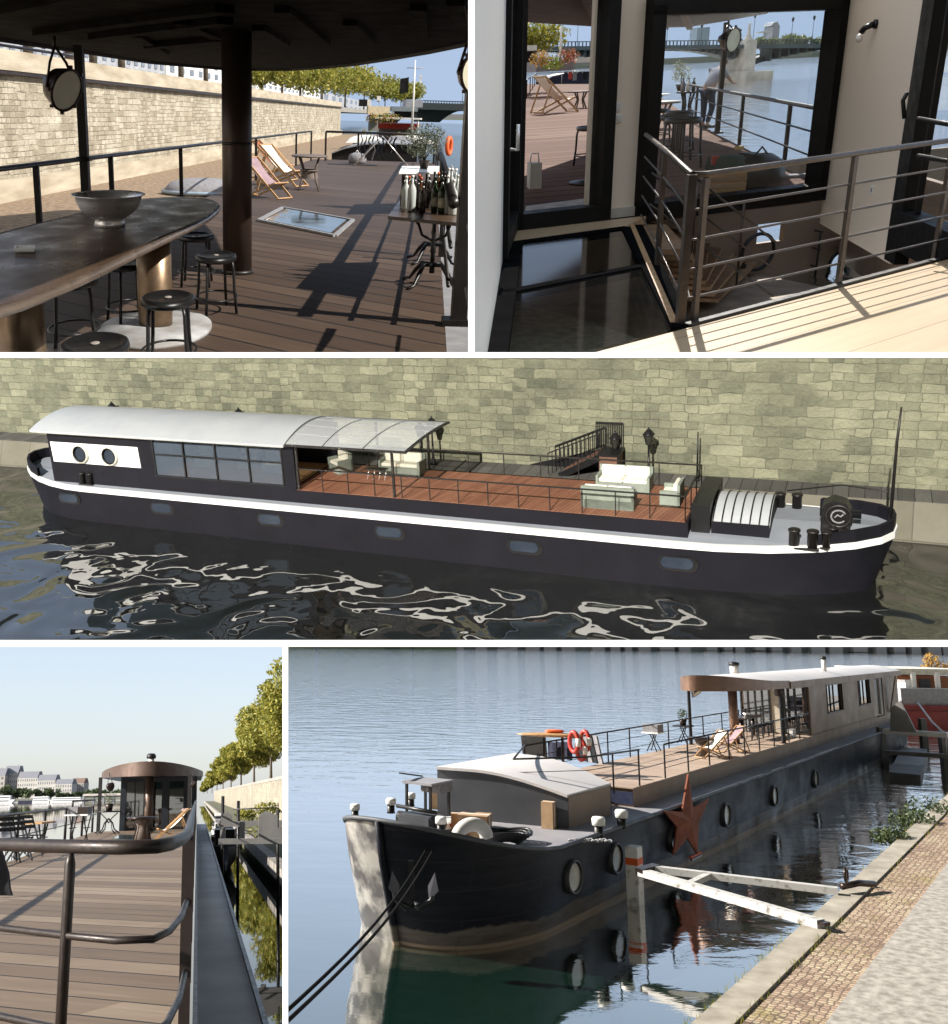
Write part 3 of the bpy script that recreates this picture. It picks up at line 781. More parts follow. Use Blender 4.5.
    for k, (v, w_) in enumerate(((-2.9, .9), (-1.4, .7), (-.8, 1.0))):
        c = B(47.2 + k * 1.1, v, -.5)
        t = thing('dinghy', ['white dinghy stowed at the left beyond the black hatch', 'grey white covered boat stowed beyond the drying rack', 'small white hull stowed behind the shrub'][k], 'dinghy', c)
        rows = [[Vector((q * w_, .3 * math.cos(a), .9 + .35 * math.sin(a) * math.sqrt(1.01 - q * q))) for a in [PI * j / 8 for j in range(9)]] for q in [-1 + i / 5 for i in range(11)]]
        MB().grid(rows).build('hull', M_stuccow if k != 1 else M_greycloth, t)
        MB().box((0, 0, .5), (w_ * 1.2, .3, .9)).build('stand', M_dark, t)
    # flag mast
    c = P.D(412, 128, 60.0); zb = c.z
    t = thing('flag_mast', 'slender white mast with crossbar on the houseboat', 'mast', (c.x, c.y, zb - .5))
    hh = P.D(414, 60, 60.0).z - zb + .5
    MB().tube([(0, 0, 0), (0, 0, hh * .6), (0, 0, hh)], [.07, .05, .03], 8).build('pole', M_white, t)
    yb = P.D(414, 68, 60.0).z - zb + .5
    MB().cyl((-.45, 0, yb), (.5, 0, yb), .025, 6).build('crossbar', M_plastic, t)
    mb = MB(); rows = [[Vector((-.6 - .16 * j - .04 * math.sin(j * 2.), .03 * math.sin(j * 2.0 + i), yb - .55 - .8 * (i / 5) - j * .04)) for j in range(-2, 2)] for i in range(6)]
    mb.sheet(rows, (0, .02, 0)); o = mb.build('flag', M_black); o.location = t.location; tag(o, 'black furled flag hanging left of the white mast', 'flag')
    mb = MB(); rows = [[Vector((.3 + .1 * j, .03 * math.sin(j * 2.0 + i), yb - .35 - .4 * (i / 5))) for j in range(2)] for i in range(6)]
    mb.sheet(rows, (0, .02, 0)); o = mb.build('pennant', M_white); o.location = t.location; tag(o, 'small white pennant hanging right of the white mast', 'flag')
    # quay pavilion on the wall end
    q0 = B(105, vw, zq); 
    t = thing('quay_kiosk', 'low dark kiosk with a cream fascia box at the end of the quay wall', 'kiosk', (0, 0, 0))
    def scr(x0, y0, x1, y1, y, dep, name, mt):
        """block as wide and high as seen, at its distance"""
        a = P.D(x0, y1, y); b = P.D(x1, y0, y)
        o = MB().box(((a.x + b.x) / 2, y + dep / 2, (a.z + b.z) / 2), (b.x - a.x, dep, b.z - a.z)).build(name, mt, t); return o
    scr(368, 106.5, 390, 114.5, 112, 6, 'fascia', mat('cream_panel', (.75, .62, .42), .7))
    scr(369, 114.5, 381, 131, 114, 4, 'shutter', mat('grey_shutter', (.3, .3, .28), .6))
    scr(381, 115, 398, 131, 116, 4, 'dark_opening', M_black)
    scr(359, 99.5, 367.2, 106, 112, 3, 'vent_box', M_black); scr(367.3, 99.5, 371, 106, 112, 3, 'vent_side', M_stuccow)
    scr(377, 96, 381, 100.5, 112, .2, 'sign_panel', M_stuccow); scr(378.7, 100.5, 379.4, 106.4, 112.1, .1, 'sign_pole', M_plastic)
    t = thing('grey_building', 'low grey building left of the bridge behind the mast', 'building', (0, 0, 0))
    scr(392, 107, 418, 111, 120, 8, 'roof', mat('bluegrey_roof', (.22, .26, .28), .6)); scr(394, 111, 417, 118, 121, 6, 'wall', M_window)
    scr(406, 100, 423, 107, 135, 8, 'upper_block', mat('lilac_grey', (.36, .36, .4), .8))
    # bridge
    t = thing('bridge', 'dark steel arch bridge crossing the river in the distance at right', 'bridge', (0, 0, 0))
    a = P.D(414, 106, 150); b = P.D(520, 109, 150); 
    MB().beam(a, b, 6, .9).build('deck', mat('bridge_steel', (.035, .045, .05), .7), t)
    MB().beam(a + Z * .75, b + Z * .75, .2, .12).build('parapet_rail', M_window, t)
    for k in range(40):
        p = a.lerp(b, k / 39); MB().beam(p, p + Z * .8, .1, .1).build('parapet_post', M_window, t)
    rows = []
    for k in range(25):
        q = k / 24; p = a.lerp(b, q); x = (q * 2.2 - .55) ; zz = -3.4 + 2.7 * (1 - min(1, (x * 2 - 1) ** 2) if abs(x * 2 - 1) < 1 else 0)
        rows.append(p + Z * min(-.5, zz * .62))
    MB().sheet([[p + Z * .0 for p in rows], [Vector((p.x, p.y, a.z)) for p in rows]], (0, 2, 0)).build('arch', mat('bridge_arch', (.045, .06, .065), .7), t)
    MB().beam(P.D(436, 117, 190) , P.D(520, 115, 190), 2, .7).build('far_span', M_plastic, t)
    c = P.D(462, 106, 149); MB().tube([c, c + Z * 2.6], .06, 6).build('lamp_pole', M_plastic, t)
    # far bank at right so the water meets something
    mb = MB(); mb.prism([P.D(425, 119.5, 260), P.D(560, 122, 260), P.D(560, 115, 262), P.D(425, 114, 262)], (0, 20, 0))
    o = mb.build('far_bank', mat('bank_green', (.1, .12, .08), .9)); tag(o, kind='structure')
    # trees on the street above the wall, houses behind them
    g = 'plane trees on the street above the quay wall'
    rr = random.Random(11)
    for px, v, top, cr, lab in ((262, -11, 62, 1.9, 'plane tree just right of the brown column above the wall'),
                                (282, -12, 60, 2.4, 'plane tree whose trunk stands beside the white tower block'),
                                (300, -12.5, 62, 2.8, 'second plane tree right of the white tower block'),
                                (322, -13, 66, 4.2, 'yellow green plane tree in the middle of the row'),
                                (345, -13, 66, 5.2, 'largest yellow green plane tree of the row above the quay wall'),
                                (364, -13.5, 70, 6.2, 'broad plane tree rising behind the vent box of the kiosk'),
                                (385, -13, 80, 7.5, 'dense plane tree behind the cream fascia of the kiosk'),
                                (401, -12, 83, 8.0, 'last low plane tree at the left of the mast')):
        p = onv(px, 104, v); y = p.y
        zt_ = P.D(px, top, y).z; p.z = 2.35
        s = y / 1000
        tree(p, zt_ - 2.35, cr, 2600, .0016 * y + .03, (M_leaf, M_bark), lab, g, int(px), .42, .012 * s * 10 + .1, clumps=11)
    for px, v in ((30, -10.5), (70, -10.5), (94, -11), (122, -11), (181, -11.5), (206, -11.5)):
        p = onv(px, 80, v); p.z = 2.35
        tree(p, 4.6, 1.3, 700, .09, (M_leaf, M_bark), 'plane tree seen under the canopy rim, on the street near x%d of the wall' % 0 if 0 else
             {30: 'young street tree at the far left under the canopy rim', 70: 'street tree right behind the hanging searchlight', 94: 'yellowish street tree just right of the left canopy post',
              122: 'street tree with pale trunk before the grey windows', 181: 'street tree before the white facade left of the column', 206: 'dark street tree next to the brown column'}[px], g, px, .5, .12)
    # buildings
    def fac(px0, px1, v0, v1, top, name, label, mt, fl, bays, roofm=None):
        a = onv(px0, 90, v0); b = onv(px1, 90, v1)
        zt_ = P.D(px0, top, a.y).z
        return facade(name, label, 'building', (a.x, a.y), (b.x, b.y), 2.35, zt_, 8, mt, fl, bays, wm=mat('blue_window', (.2, .23, .28), .4), roofm=roofm)
    M_cool = mat('cool_stucco', (.36, .37, .4), .8); M_brightw = mat('bright_stucco', (.8, .79, .76), .8)
    fac(-60, 60, -16, -16, 20, 'street_house', 'grey house with many windows at the far left above the wall', M_cool, 5, 10)
    fac(62, 165, -17, -17, 20, 'street_house', 'blue grey apartment house between the left post and the white facade', M_cool, 6, 13)
    fac(167, 250, -18, -18, 26, 'street_house', 'bright white facade left of the column above the wall', M_brightw, 6, 11)
    fac(256, 320, -19.5, -19.5, 64, 'tower_block', 'white tower block with rows of windows right of the column', M_brightw, 7, 16)
    fac(322, 372, -24, -24, 92, 'low_house', 'low grey house behind the trees of the wall', M_cool, 2, 10)
M_col = mat('column_steel', (.075, .05, .04), .38, .5, (.062, .042, .034), .8)
# ================================================================== place b: inside the deck house, looking out over the terrace and down the stair well
def skin_mesh(name, joints, edges, mt, parent, sub=1, root=0):
    me = bpy.data.meshes.new(name); me.from_pydata([j[0] for j in joints], edges, [])
    o = bpy.data.objects.new(name + '_tmp', me); ROOTC.objects.link(o)
    md = o.modifiers.new('s', 'SKIN'); 
    for i, j in enumerate(joints):
        r = j[1]; me.skin_vertices[0].data[i].radius = (r, r) if not hasattr(r, '__len__') else r
    me.skin_vertices[0].data[root].use_root = True
    sb = o.modifiers.new('u', 'SUBSURF'); sb.levels = sub; sb.render_levels = sub
    bpy.context.view_layer.update()
    ev = o.evaluated_get(bpy.context.evaluated_depsgraph_get())
    m2 = bpy.data.meshes.new_from_object(ev); bpy.data.objects.remove(o)
    for p in m2.polygons: p.use_smooth = True
    m2.materials.clear(); m2.materials.append(mt)
    q = bpy.data.objects.new(name, m2); CUR[0].coll.objects.link(q); q.parent = parent
    return q
def make_person(loc, rz, s):
    """someone leaning forward with both hands on a railing in front (+y)"""
    t = thing('person', 'person in grey shirt and navy trousers leaning over the far railing, head bent down', 'person', loc, rz, None, (s, s, s))
    J = {'pel': ((0, 0, .95), (.15, .12)), 'sp': ((0, .10, 1.12), (.14, .11)), 'ch': ((0, .26, 1.30), (.17, .12)), 'nk': ((0, .40, 1.42), .055), 'hd': ((0, .48, 1.50), .085), 'tp': ((0, .54, 1.60), .075)}
    names = list(J); pts = [J[k] for k in names]; E = [(0, 1), (1, 2), (2, 3), (3, 4), (4, 5)]
    for sx in (-1, 1):
        b = len(pts)
        pts += [((sx * .19, .30, 1.34), .065), ((sx * .25, .46, 1.16), .045), ((sx * .18, .66, 1.06), .032), ((sx * .17, .72, 1.05), .03)]
        E += [(2, b), (b, b + 1), (b + 1, b + 2), (b + 2, b + 3)]
        for k in range(4):
            f = len(pts); pts += [((sx * (.135 + .022 * k), .78, 1.05), .01), ((sx * (.135 + .022 * k), .815 - .004 * abs(k - 1.5), 1.025), .009)]; E += [(b + 3, f), (f, f + 1)]
        f = len(pts); pts += [((sx * .125, .73, 1.035), .011), ((sx * .105, .765, 1.02), .01)]; E += [(b + 3, f), (f, f + 1)]
        l = len(pts)
        pts += [((sx * .10, 0, .88), .095), ((sx * .11, .05 + .03 * sx, .50), .065), ((sx * .12, -.02 - .06 * sx, .10), .042), ((sx * .13, .08 - .06 * sx, .045), .04), ((sx * .135, .17 - .06 * sx, .03), .033)]
        E += [(0, l), (l, l + 1), (l + 1, l + 2), (l + 2, l + 3), (l + 3, l + 4)]
    skin_mesh('body', pts, E, mat('skin', (.5, .3, .21), .6), t, 2)
    sh = [((0, -.01, .93), (.175, .14)), ((0, .10, 1.12), (.165, .13)), ((0, .26, 1.30), (.19, .135)), ((0, .36, 1.39), .075)]; e2 = [(0, 1), (1, 2), (2, 3)]
    for sx in (-1, 1): b = len(sh); sh += [((sx * .19, .30, 1.34), .085), ((sx * .235, .42, 1.20), .065)]; e2 += [(2, b), (b, b + 1)]
    skin_mesh('shirt', sh, e2, mat('grey_shirt', (.36, .37, .42), .9), t, 2)
    tr = [((0, 0, .96), (.165, .13))]; e3 = []
    for sx in (-1, 1): b = len(tr); tr += [((sx * .10, 0, .86), .108), ((sx * .11, .05 + .03 * sx, .50), .08), ((sx * .12, -.02 - .06 * sx, .12), .06)]; e3 += [(0, b), (b, b + 1), (b + 1, b + 2)]
    skin_mesh('trousers', tr, e3, mat('navy_trousers', (.03, .04, .075), .9), t, 2)
    MB().lathe([(0, .095), (.05, .085), (.085, .04), (.095, -.01), (.085, -.05), (.06, -.06)], c=(0, .49, 1.565), n=16).build('hair', mat('brown_hair', (.10, .05, .025), .8), t)
    for sx in (-1, 1):
        MB().lathe([(0, .012), (.014, .006), (.014, -.006), (0, -.012)], c=(sx * .088, .5, 1.54), n=8).build('ear', mat('skin', (.5, .3, .21)), t)
        MB().lathe([(0, .008), (.010, 0), (0, -.008)], c=(sx * .032, .585, 1.53), n=8).build('eye', M_black, t)
        MB().box((sx * .13, .08 - .06 * sx, .035), (.10, .27, .07)).build('shoe', M_black, t)
    MB().prism([(-.012, .585, 1.51), (.012, .585, 1.51), (0, .61, 1.505), (0, .585, 1.545)], (0, .004, 0)).build('nose', mat('skin', (.5, .3, .21)), t)
    MB().box((0, .578, 1.485), (.04, .012, .008)).build('mouth', mat('lips', (.35, .14, .1), .6), t)
    return t
M_matte = mat('matte_black_steel', (.009, .009, .0095), .9, 0, (.006, .006, .0065), 3, spec=0)
def build_b(P):
    G = P.G; Z = Vector((0, 0, 1)); rnd = random.Random(8)
    a0 = G(508, 230); c0 = G(823, 193.5); bd = (c0 - a0).normalized(); bn = Vector((-bd.y, bd.x, 0))       # along the back wall, outward
    e0 = G(893, 226); rd = (e0 - c0).normalized(); rn = Vector((rd.y, -rd.x, 0)); rn = -rn if rn.x < 0 else rn
    l1 = G(488, 352); ld = (l1 - a0).normalized(); ln = Vector((ld.y, -ld.x, 0)); ln = ln if ln.x < 0 else -ln
    BWp = lambda x, y, off=0: P.V(x, y, a0 + bn * off, bn)
    RWp = lambda x, y, off=0: P.V(x, y, c0 + rn * off, rn)
    M_wallb = mat('warm_white_wall', (.82, .71, .58), .8, 0, (.79, .68, .555), .5)
    M_wl = mat('left_white_wall', (.72, .70, .67), .6, 0, (.69, .67, .64), .5)
    M_oak = wood_deck('oak_floor', math.atan2((G(948, 259) - G(710, 322)).y, (G(948, 259) - G(710, 322)).x), .42, [(.2, (.40, .27, .15)), (.5, (.50, .36, .21)), (.85, (.58, .43, .27))], .012, .35, grain=.85)
    M_fr = mat('black_frame', (.008, .0075, .0075), .5, 0, scale=3, spec=.2)
    TOP = 2.75
    def plate(pts, vec, name, mt, parent=None): return MB().prism(pts, vec).build(name, mt, parent)
    def vert(p, z0, z1): return [Vector((p.x, p.y, z0)), Vector((p.x, p.y, z1))]
    def wallseg(pa, pb, z0, z1, th, nrm, name, mt, parent=None):
        return plate([Vector((pa.x, pa.y, z0)), Vector((pa.x, pa.y, z1)), Vector((pb.x, pb.y, z1)), Vector((pb.x, pb.y, z0))], nrm * th, name, mt, parent)
    # ---- back wall: door, pillar, window
    fl = lambda px: (lambda p: Vector((p.x, p.y, 0)))(BWp(px, 205))
    W0, D0, D1, P1, Wd1, C = fl(508), fl(513), fl(600), fl(634), fl(826), c0
    bw = thing('back_wall', 'warm white wall with the black framed door and window towards the terrace', 'wall')
    wallseg(D1 + bd * .0, P1, 0, TOP, .16, bn, 'pillar', M_wallb, bw)
    MB().beam(D1 - bn * .01 + Z * .05, P1 - bn * .01 + Z * .05, .02, .1).build('skirting', mat('white_skirting', (.6, .56, .5), .6), bw)
    dt = BWp(560, -6).z; wt = BWp(735, 12).z; wb = BWp(735, 192).z
    wallseg(P1, C + bd * .1, wt + .14, TOP, .16, bn, 'wall_above', M_wallb, bw)
    # door frame
    df = thing('door_frame', 'black door frame with raised threshold, its glazed leaf standing open at left', 'door frame')
    MB().beam(D0 + Z * 0, D0 + Z * TOP, .12, .22, bn).build('jamb', M_fr, df); MB().beam(D1 + Z * 0, D1 + Z * TOP, .13, .22, bn).build('jamb', M_fr, df)
    MB().beam(D0 + Z * .08, D1 + Z * .08, .22, .16).build('threshold', M_fr, df)
    MB().beam(D1 - bd * .12 + bn * .08, D1 - bd * .12 + bn * .08 + Z * TOP, .03, .05, bn).build('inner_trim', M_wallb, df)
    lf = thing('door_leaf', 'tall narrow glazed door leaf with black stiles swung open at the left', 'door')
    q0 = D0 - bn * .12 - bd * .05; q1 = G(503, 262); q1 = Vector((q1.x, q1.y, 0))
    qd = (q1 - q0).normalized()
    for q in (q0, q1): MB().beam(q + Z * .03, q + Z * TOP, .09, .09, qd).build('stile', M_fr, lf)
    MB().beam(q0 + Z * .12, q1 + Z * .12, .07, .18).build('bottom_rail', M_fr, lf)
    MB().prism([q0 + Z * .2, q1 + Z * .2, q1 + Z * TOP, q0 + Z * TOP], Vector((qd.y, -qd.x, 0)) * .02).build('pane', MATS['clear_glass'], lf)
    MB().tube([q1 - bn * .1 + Z * .95, q1 - bn * .2 + Z * .95, q1 - bn * .2 + Z * 1.15], .015).build('handle', M_steel, lf)
    # window frame
    wf = thing('window', 'wide window in a thick black frame looking onto the terrace and river', 'window')
    pL, pR = P1 + bd * .09, C - bd * .10
    for p in (pL, pR): MB().beam(p + Z * (wb - .12), p + Z * (wt + .08), .18, .24, bn).build('side_frame', M_fr, wf)
    MB().beam(P1 + Z * (wt + .07), C + Z * (wt + .07), .24, .16).build('head_frame', M_fr, wf); MB().beam(P1 + Z * (wb - .10), C + Z * (wb - .10), .24, .18).build('sill_frame', M_fr, wf)
    MB().prism([pL + Z * wb + bn * .05, pR + Z * wb + bn * .05, pR + Z * wt + bn * .05, pL + Z * wt + bn * .05], bn * .02).build('pane', MATS['clear_glass'], wf)
    wallseg(P1, C, -.06, wb - .18, .14, bn, 'wall_below', M_fr, bw) if wb > .2 else None
    # ---- left wall
    lw = wallseg(W0 - ld * .1, Vector((l1.x, l1.y, 0)) + ld * 2, -.1, TOP, .14, ln, 'left_wall', M_wl); tag(lw, 'smooth white wall panel at the left side of the glass floor', 'wall')
    # ---- right wall with the glazed door
    rw = thing('right_wall', 'warm white wall with sconce and socket to the right of the window', 'wall')
    rfl = lambda px, y=215: (lambda p: Vector((p.x, p.y, 0)))(RWp(px, y))
    R1 = rfl(897); R2 = rfl(903); R3 = rfl(990)
    wallseg(C, R1, -.35, TOP, .16, rn, 'wall_panel', M_wallb, rw)
    MB().beam(rfl(893) - rn * .008 + Z * .0, rfl(893) - rn * .008 + Z * TOP, .012, .02).build('corner_line', mat('tan_line', (.35, .29, .23), .8), rw)  # thin darker strip along the upright line of the wall
    sd = thing('terrace_door', 'black framed glazed side door at the right edge, river light behind it', 'door')
    MB().beam(R2 - Z * .3, R2 + Z * TOP, .30, .12, rn).build('stile', M_fr, sd)
    MB().beam(rfl(917) - Z * .05, rfl(917) + Z * TOP, .035, .05, rn).build('inner_stile', M_fr, sd)
    MB().beam(R2 + Z * .02, R3 + Z * .02, .2, .34).build('bottom_rail', M_fr, sd)
    MB().prism([R2 + Z * .2, R3 + Z * .2, R3 + Z * TOP, R2 + Z * TOP], rn * .02).build('pane', MATS['clear_glass'], sd)
    MB().tube([RWp(919, 118) - rn * .12, RWp(920, 100) - rn * .14, RWp(922, 92) - rn * .12], .018).build('handle', M_black, sd)
    rearw = MB().box((3.2, -3.3, 1.5), (9.5, .15, 3.2)).build('rear_wall', M_wl); tag(rearw, 'white wall of the room behind the viewer', 'wall', kind='structure')  # unseen wall, added so sunlight bounces back onto the camera-facing walls
    # sconce, switches, socket
    s0 = RWp(877, 24); t = thing('wall_lamp', 'small black swivel wall lamp with white bulb on the warm white wall', 'wall lamp', s0)
    MB().lathe([(0, 0), (.045, 0), (.045, .03), (0, .035)], m=Matrix((rd, Z, -rn)).transposed(), n=20).build('rose', M_black, t)
    MB().tube([-rn * .03, -rn * .1 - rd * .04 - Z * .03, -rn * .12 - rd * .07 - Z * .07], .03, 10).build('lamp_holder', M_black, t)
    MB().lathe([(0, .04), (.03, .02), (.035, -.01), (.02, -.04), (0, -.05)], c=-rn * .13 - rd * .08 - Z * .12, n=14).build('bulb', M_white, t)
    for (x, y, lb) in ((617, 107, 'upper square white light switch on the pillar between door and window'), (618, 118, 'lower square white light switch on the pillar between door and window')):
        t = thing('light_switch', lb, 'switch', BWp(x, y) - bn * .005); MB().box((0, 0, 0), (.085, .02, .085), math.atan2(bd.y, bd.x)).build('plate', M_white, t); MB().box(-bn * .012, (.05, .012, .05), math.atan2(bd.y, bd.x)).build('rocker', M_stuccow, t)
    s0 = RWp(873, 190); t = thing('wall_socket', 'square white power socket low on the right wall', 'socket', s0 - rn * .005)
    MB().beam(-rd * .04, rd * .04, .02, .08).build('plate', M_white, t); MB().lathe([(0, 0), (.022, 0), (.022, -.012)], c=-rn * .012, m=Matrix((rd, Z, -rn)).transposed(), n=16).build('socket_hole', M_plastic, t)
    # ---- floors
    F0, F1, F2 = G(560, 354), G(710, 322), G(960, 256)
    fe = (F2 - F1).normalized(); 
    f0 = F1 - fe * ((F1 - l1).length * 1.05)
    far = Vector((fe.y, -fe.x, 0)); far = -far if far.y > 0 else far
    tag(plate([F1 - fe * 4.5, F2 + fe * 4, F2 + fe * 4 + far * 9, F1 - fe * 4.5 + far * 9], Z * -.1, 'floor', M_oak), kind='structure')
    fb = thing('floor_edge', 'dark steel edge beam along the front of the stair opening', 'beam'); MB().beam(F1 - fe * .2 + bn * .0 - Z * .06 - far * .03, F2 + fe * .5 - Z * .06 - far * .03, .05, .16).build('edge_beam', M_dark, fb)
    # glass floor
    g0, g1, g2, g3 = G(514, 243), G(627, 227.5), G(681, 327), G(491, 372)
    gf = thing('glass_floor', 'walkable glass floor of two dark panes in a steel frame at the left', 'glass floor')
    m0, m1 = G(503, 293), G(652, 264)
    M_gf = glass('floor_glass', (.86, .9, .88), .08, -.10)
    for qq in ((g0, g1, m1, m0), (m0, m1, g2, g3)):
        plate([p - Z * .02 for p in qq], Z * .015, 'pane', M_gf, gf)
    for p, q in ((g0, g1), (m0, m1), (g0, g3)): MB().beam(p - Z * .03, q - Z * .03, .1 if q is not g3 else .16, .08).build('frame_beam', M_matte, gf)
    MB().beam(g1 - Z * .03, g2 - Z * .03, .12, .08).build('frame_beam', M_matte, gf)
    MB().beam(G(632, 226) - Z * .01, G(674, 324) - Z * .01 + far * .0, .045, .05).build('oak_trim', M_wood, gf)
    MB().beam(G(638, 225.5) - Z * .03, G(684, 323) - Z * .03, .09, .08).build('frame_beam', M_matte, gf)
    s = thing('doorway_floor', 'narrow strip of oak floor before the door and pillar', 'floor strip'); plate([D0 - bn * .1, P1 - bn * .1 + bd * .1, g1 + bn * .04, g0 + bn * .04], Z * -.08, 'boards', M_oak, s)
    # ---- what lies below: rooms under glass floor and stair opening
    zl = -1.9
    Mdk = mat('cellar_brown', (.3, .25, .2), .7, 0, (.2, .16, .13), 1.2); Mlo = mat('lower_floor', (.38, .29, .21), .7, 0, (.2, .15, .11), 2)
    c_l = a0 + bd * 0 - bn * 5
    tag(plate([a0 - bd * 1.2 - bn * 6, C + bd * 3 - bn * 6, C + bd * 3 + bn * 4, a0 - bd * 1.2 + bn * 4], Z * -.1, 'lower_floor', Mlo), kind='structure')
    o = bpy.data.objects['lower_floor']; o.location.z = zl
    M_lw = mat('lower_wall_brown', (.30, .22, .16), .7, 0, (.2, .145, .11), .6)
    off = 3.9; wq = a0 + bn * off
    lwt = thing('lower_wall', 'brown lower deck wall with a round porthole deep behind the stair well', 'wall')
    ph = P.V(838, 265, wq, bn); pw = P.V(771, 232, wq, bn); sx = lambda p: (p - wq).dot(bd)
    xs = [-2.5, sx(pw) - .30, sx(pw) + .30, sx(ph) - .27, sx(ph) + .27, sx(ph) + 6]
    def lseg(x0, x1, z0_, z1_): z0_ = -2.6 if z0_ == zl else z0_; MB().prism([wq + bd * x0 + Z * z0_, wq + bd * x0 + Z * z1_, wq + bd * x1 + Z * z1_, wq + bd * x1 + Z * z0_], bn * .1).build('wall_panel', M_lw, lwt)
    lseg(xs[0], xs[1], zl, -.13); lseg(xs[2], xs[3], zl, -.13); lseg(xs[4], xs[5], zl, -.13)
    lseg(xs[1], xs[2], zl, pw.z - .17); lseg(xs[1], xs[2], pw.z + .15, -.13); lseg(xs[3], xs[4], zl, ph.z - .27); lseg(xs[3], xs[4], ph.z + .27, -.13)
    mw_ = Matrix((bd, Z, -bn)).transposed()
    MB().lathe([(.215, 0), (.40, 0)], c=ph, m=mw_, n=36, cap=False).build('porthole_plate', M_lw, lwt)
    MB().lathe([(.20, -.02), (.25, -.02), (.25, .05), (.20, .03)], c=ph, m=mw_, n=36, cap=False).build('porthole_ring', M_black, lwt)
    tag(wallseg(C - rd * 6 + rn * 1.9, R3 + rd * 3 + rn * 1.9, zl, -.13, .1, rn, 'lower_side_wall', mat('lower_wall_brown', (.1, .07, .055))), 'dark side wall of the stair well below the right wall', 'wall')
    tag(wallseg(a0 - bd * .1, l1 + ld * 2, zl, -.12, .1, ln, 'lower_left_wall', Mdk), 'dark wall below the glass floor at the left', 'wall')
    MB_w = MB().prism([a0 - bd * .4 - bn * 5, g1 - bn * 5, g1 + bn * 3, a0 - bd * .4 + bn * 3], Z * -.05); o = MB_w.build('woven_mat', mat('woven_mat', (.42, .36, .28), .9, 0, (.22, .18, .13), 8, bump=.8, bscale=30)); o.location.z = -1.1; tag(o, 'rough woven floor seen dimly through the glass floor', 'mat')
    # stair along the left side going down to the right
    stt = thing('staircase', 'oak staircase turning down into the dark stair well', 'stairs')
    A0, A1 = G(640, 226), G(664, 262)
    for k in range(9):
        q = k / 8
        p0 = G(lerp(642, 742, q), lerp(227, 262, q), -.12 - k * .2); p1 = G(lerp(662, 700, q), lerp(252, 300, q), -.12 - k * .2)
        dd = (p1 - p0); w_ = dd.length
        MB().beam(p0, p1, .5, .05).build('tread', M_oakdark, stt)
    MB().tube([G(640, 222, -.05), G(690, 236, -.9), G(745, 268, -1.7)], .03, 6).build('stringer', M_dark, stt)
    # dim things down there
    ax_ = Vector((-.15, -.66, .72)).normalized(); x_, y_, d_ = basis(ax_); m = Matrix((x_, y_, d_)).transposed()
    M_mir = mat('mirror', (.85, .87, .88), .04, 1.0, (.8, .82, .83), 1)
    for i, (pts, lb) in enumerate((([(672, 285), (686, 280), (690, 296), (674, 297)], 'small bright pane seen low behind the corner posts'),)):
        zp = -1.0; pp = [G(x, y, zp + .25 * (1 if k < 2 else -.0)) for k, (x, y) in enumerate(pts)]
        o = plate(pp, Vector((0, .02, -.02)), 'mirror_panel', M_mir); tag(o, lb, 'pane')
    t = thing('lower_railing', 'dark railing of the lower landing deep in the stair well', 'railing')
    for k in range(3):
        p = G(788 + k * 16, 232 + k * 3, -1.4); MB().tube([p - Z * .9, p + Z * .1], .02, 6).build('post', M_dark, t)
    for zz_ in (-1.3, -1.6, -1.9): MB().tube([G(786, 230, -1.4) + Z * (zz_ + 1.4), G(822, 238, -1.4) + Z * (zz_ + 1.4)], .014, 6).build('rail', M_dark, t)
    t = thing('arched_frame', 'dark tilted oval frame leaning in the stair well before the bright pane', 'frame', G(758, 252, -1.5))
    MB().tube([(.35 * math.cos(a), .2 * math.cos(a), .30 * math.sin(a)) for a in [2 * PI * k / 24 for k in range(24)]], .03, 8, closed=True).build('oval_frame', M_black, t)
    # ---- railings round the opening
    t = thing('stair_railing', 'brown steel railing with four thin bars round the stair opening', 'railing')
    M_st = mat('rail_bronze', (.11, .085, .07), .35, .5, (.07, .055, .045), 6)
    Rf = [G(694, 321), G(838, 285), G(934, 258.5), F2 + fe * 1.5]; Rf = [Vector((p.x, p.y, 0)) for p in Rf]
    c1 = G(680, 324); b1 = G(657, 266); b2 = G(640, 231); 
    for p in Rf[:3]: MB().beam(p - Z * .1, p + Z * .9, .028, .045, fe).build('post', M_st, t)
    MB().beam(c1 - Z * .1, c1 + Z * .93, .05, .05).build('post', M_st, t)
    for p in (b1,): MB().beam(p - Z * .1, p + Z * .9, .035, .045).build('post', M_st, t)
    top = [b2 + Z * .92, b1 + Z * .92, c1 + Z * .93, Rf[0] + Z * .92, Rf[3] + Z * .92]
    MB().tube(top, .02, 8).build('handrail', M_st, t)
    for z_ in (.16, .345, .53, .715):
        MB().tube([c1 + Z * z_, Rf[0] + Z * z_, Rf[3] + Z * z_], .0085, 6).build('thin_bar', M_st, t)
        MB().tube([b2 + Z * z_, b1 + Z * z_, c1 + Z * z_], .0085, 6).build('thin_bar', M_st, t)
    for i, z_ in enumerate((.85, .55, .25)):
        a_ = b2 + Z * z_ + bd * .1; e_ = G(772, 300, -1.1) + Z * (z_ - .2)
        MB().tube([a_, a_.lerp(e_, .5) - Z * .02, e_], .012, 6).build('stair_bar', M_st, t)
    for q in (.35, .7):
        a_ = b2.lerp(G(772, 300, -1.1), q); MB().tube([a_ - Z * .05, a_ + Z * .85], .016, 6).build('stair_post', M_st, t)
    # ---- the terrace outside
    d1_ = G(596, 186) - G(530, 194); bang = math.atan2(d1_.y, d1_.x)
    M_ter = wood_deck('terrace_boards', math.atan2(bd.y, bd.x) - .12, .5, [(.25, (.075, .030, .018)), (.5, (.13, .062, .040)), (.8, (.20, .12, .085))], .10, .8, grain=.55)
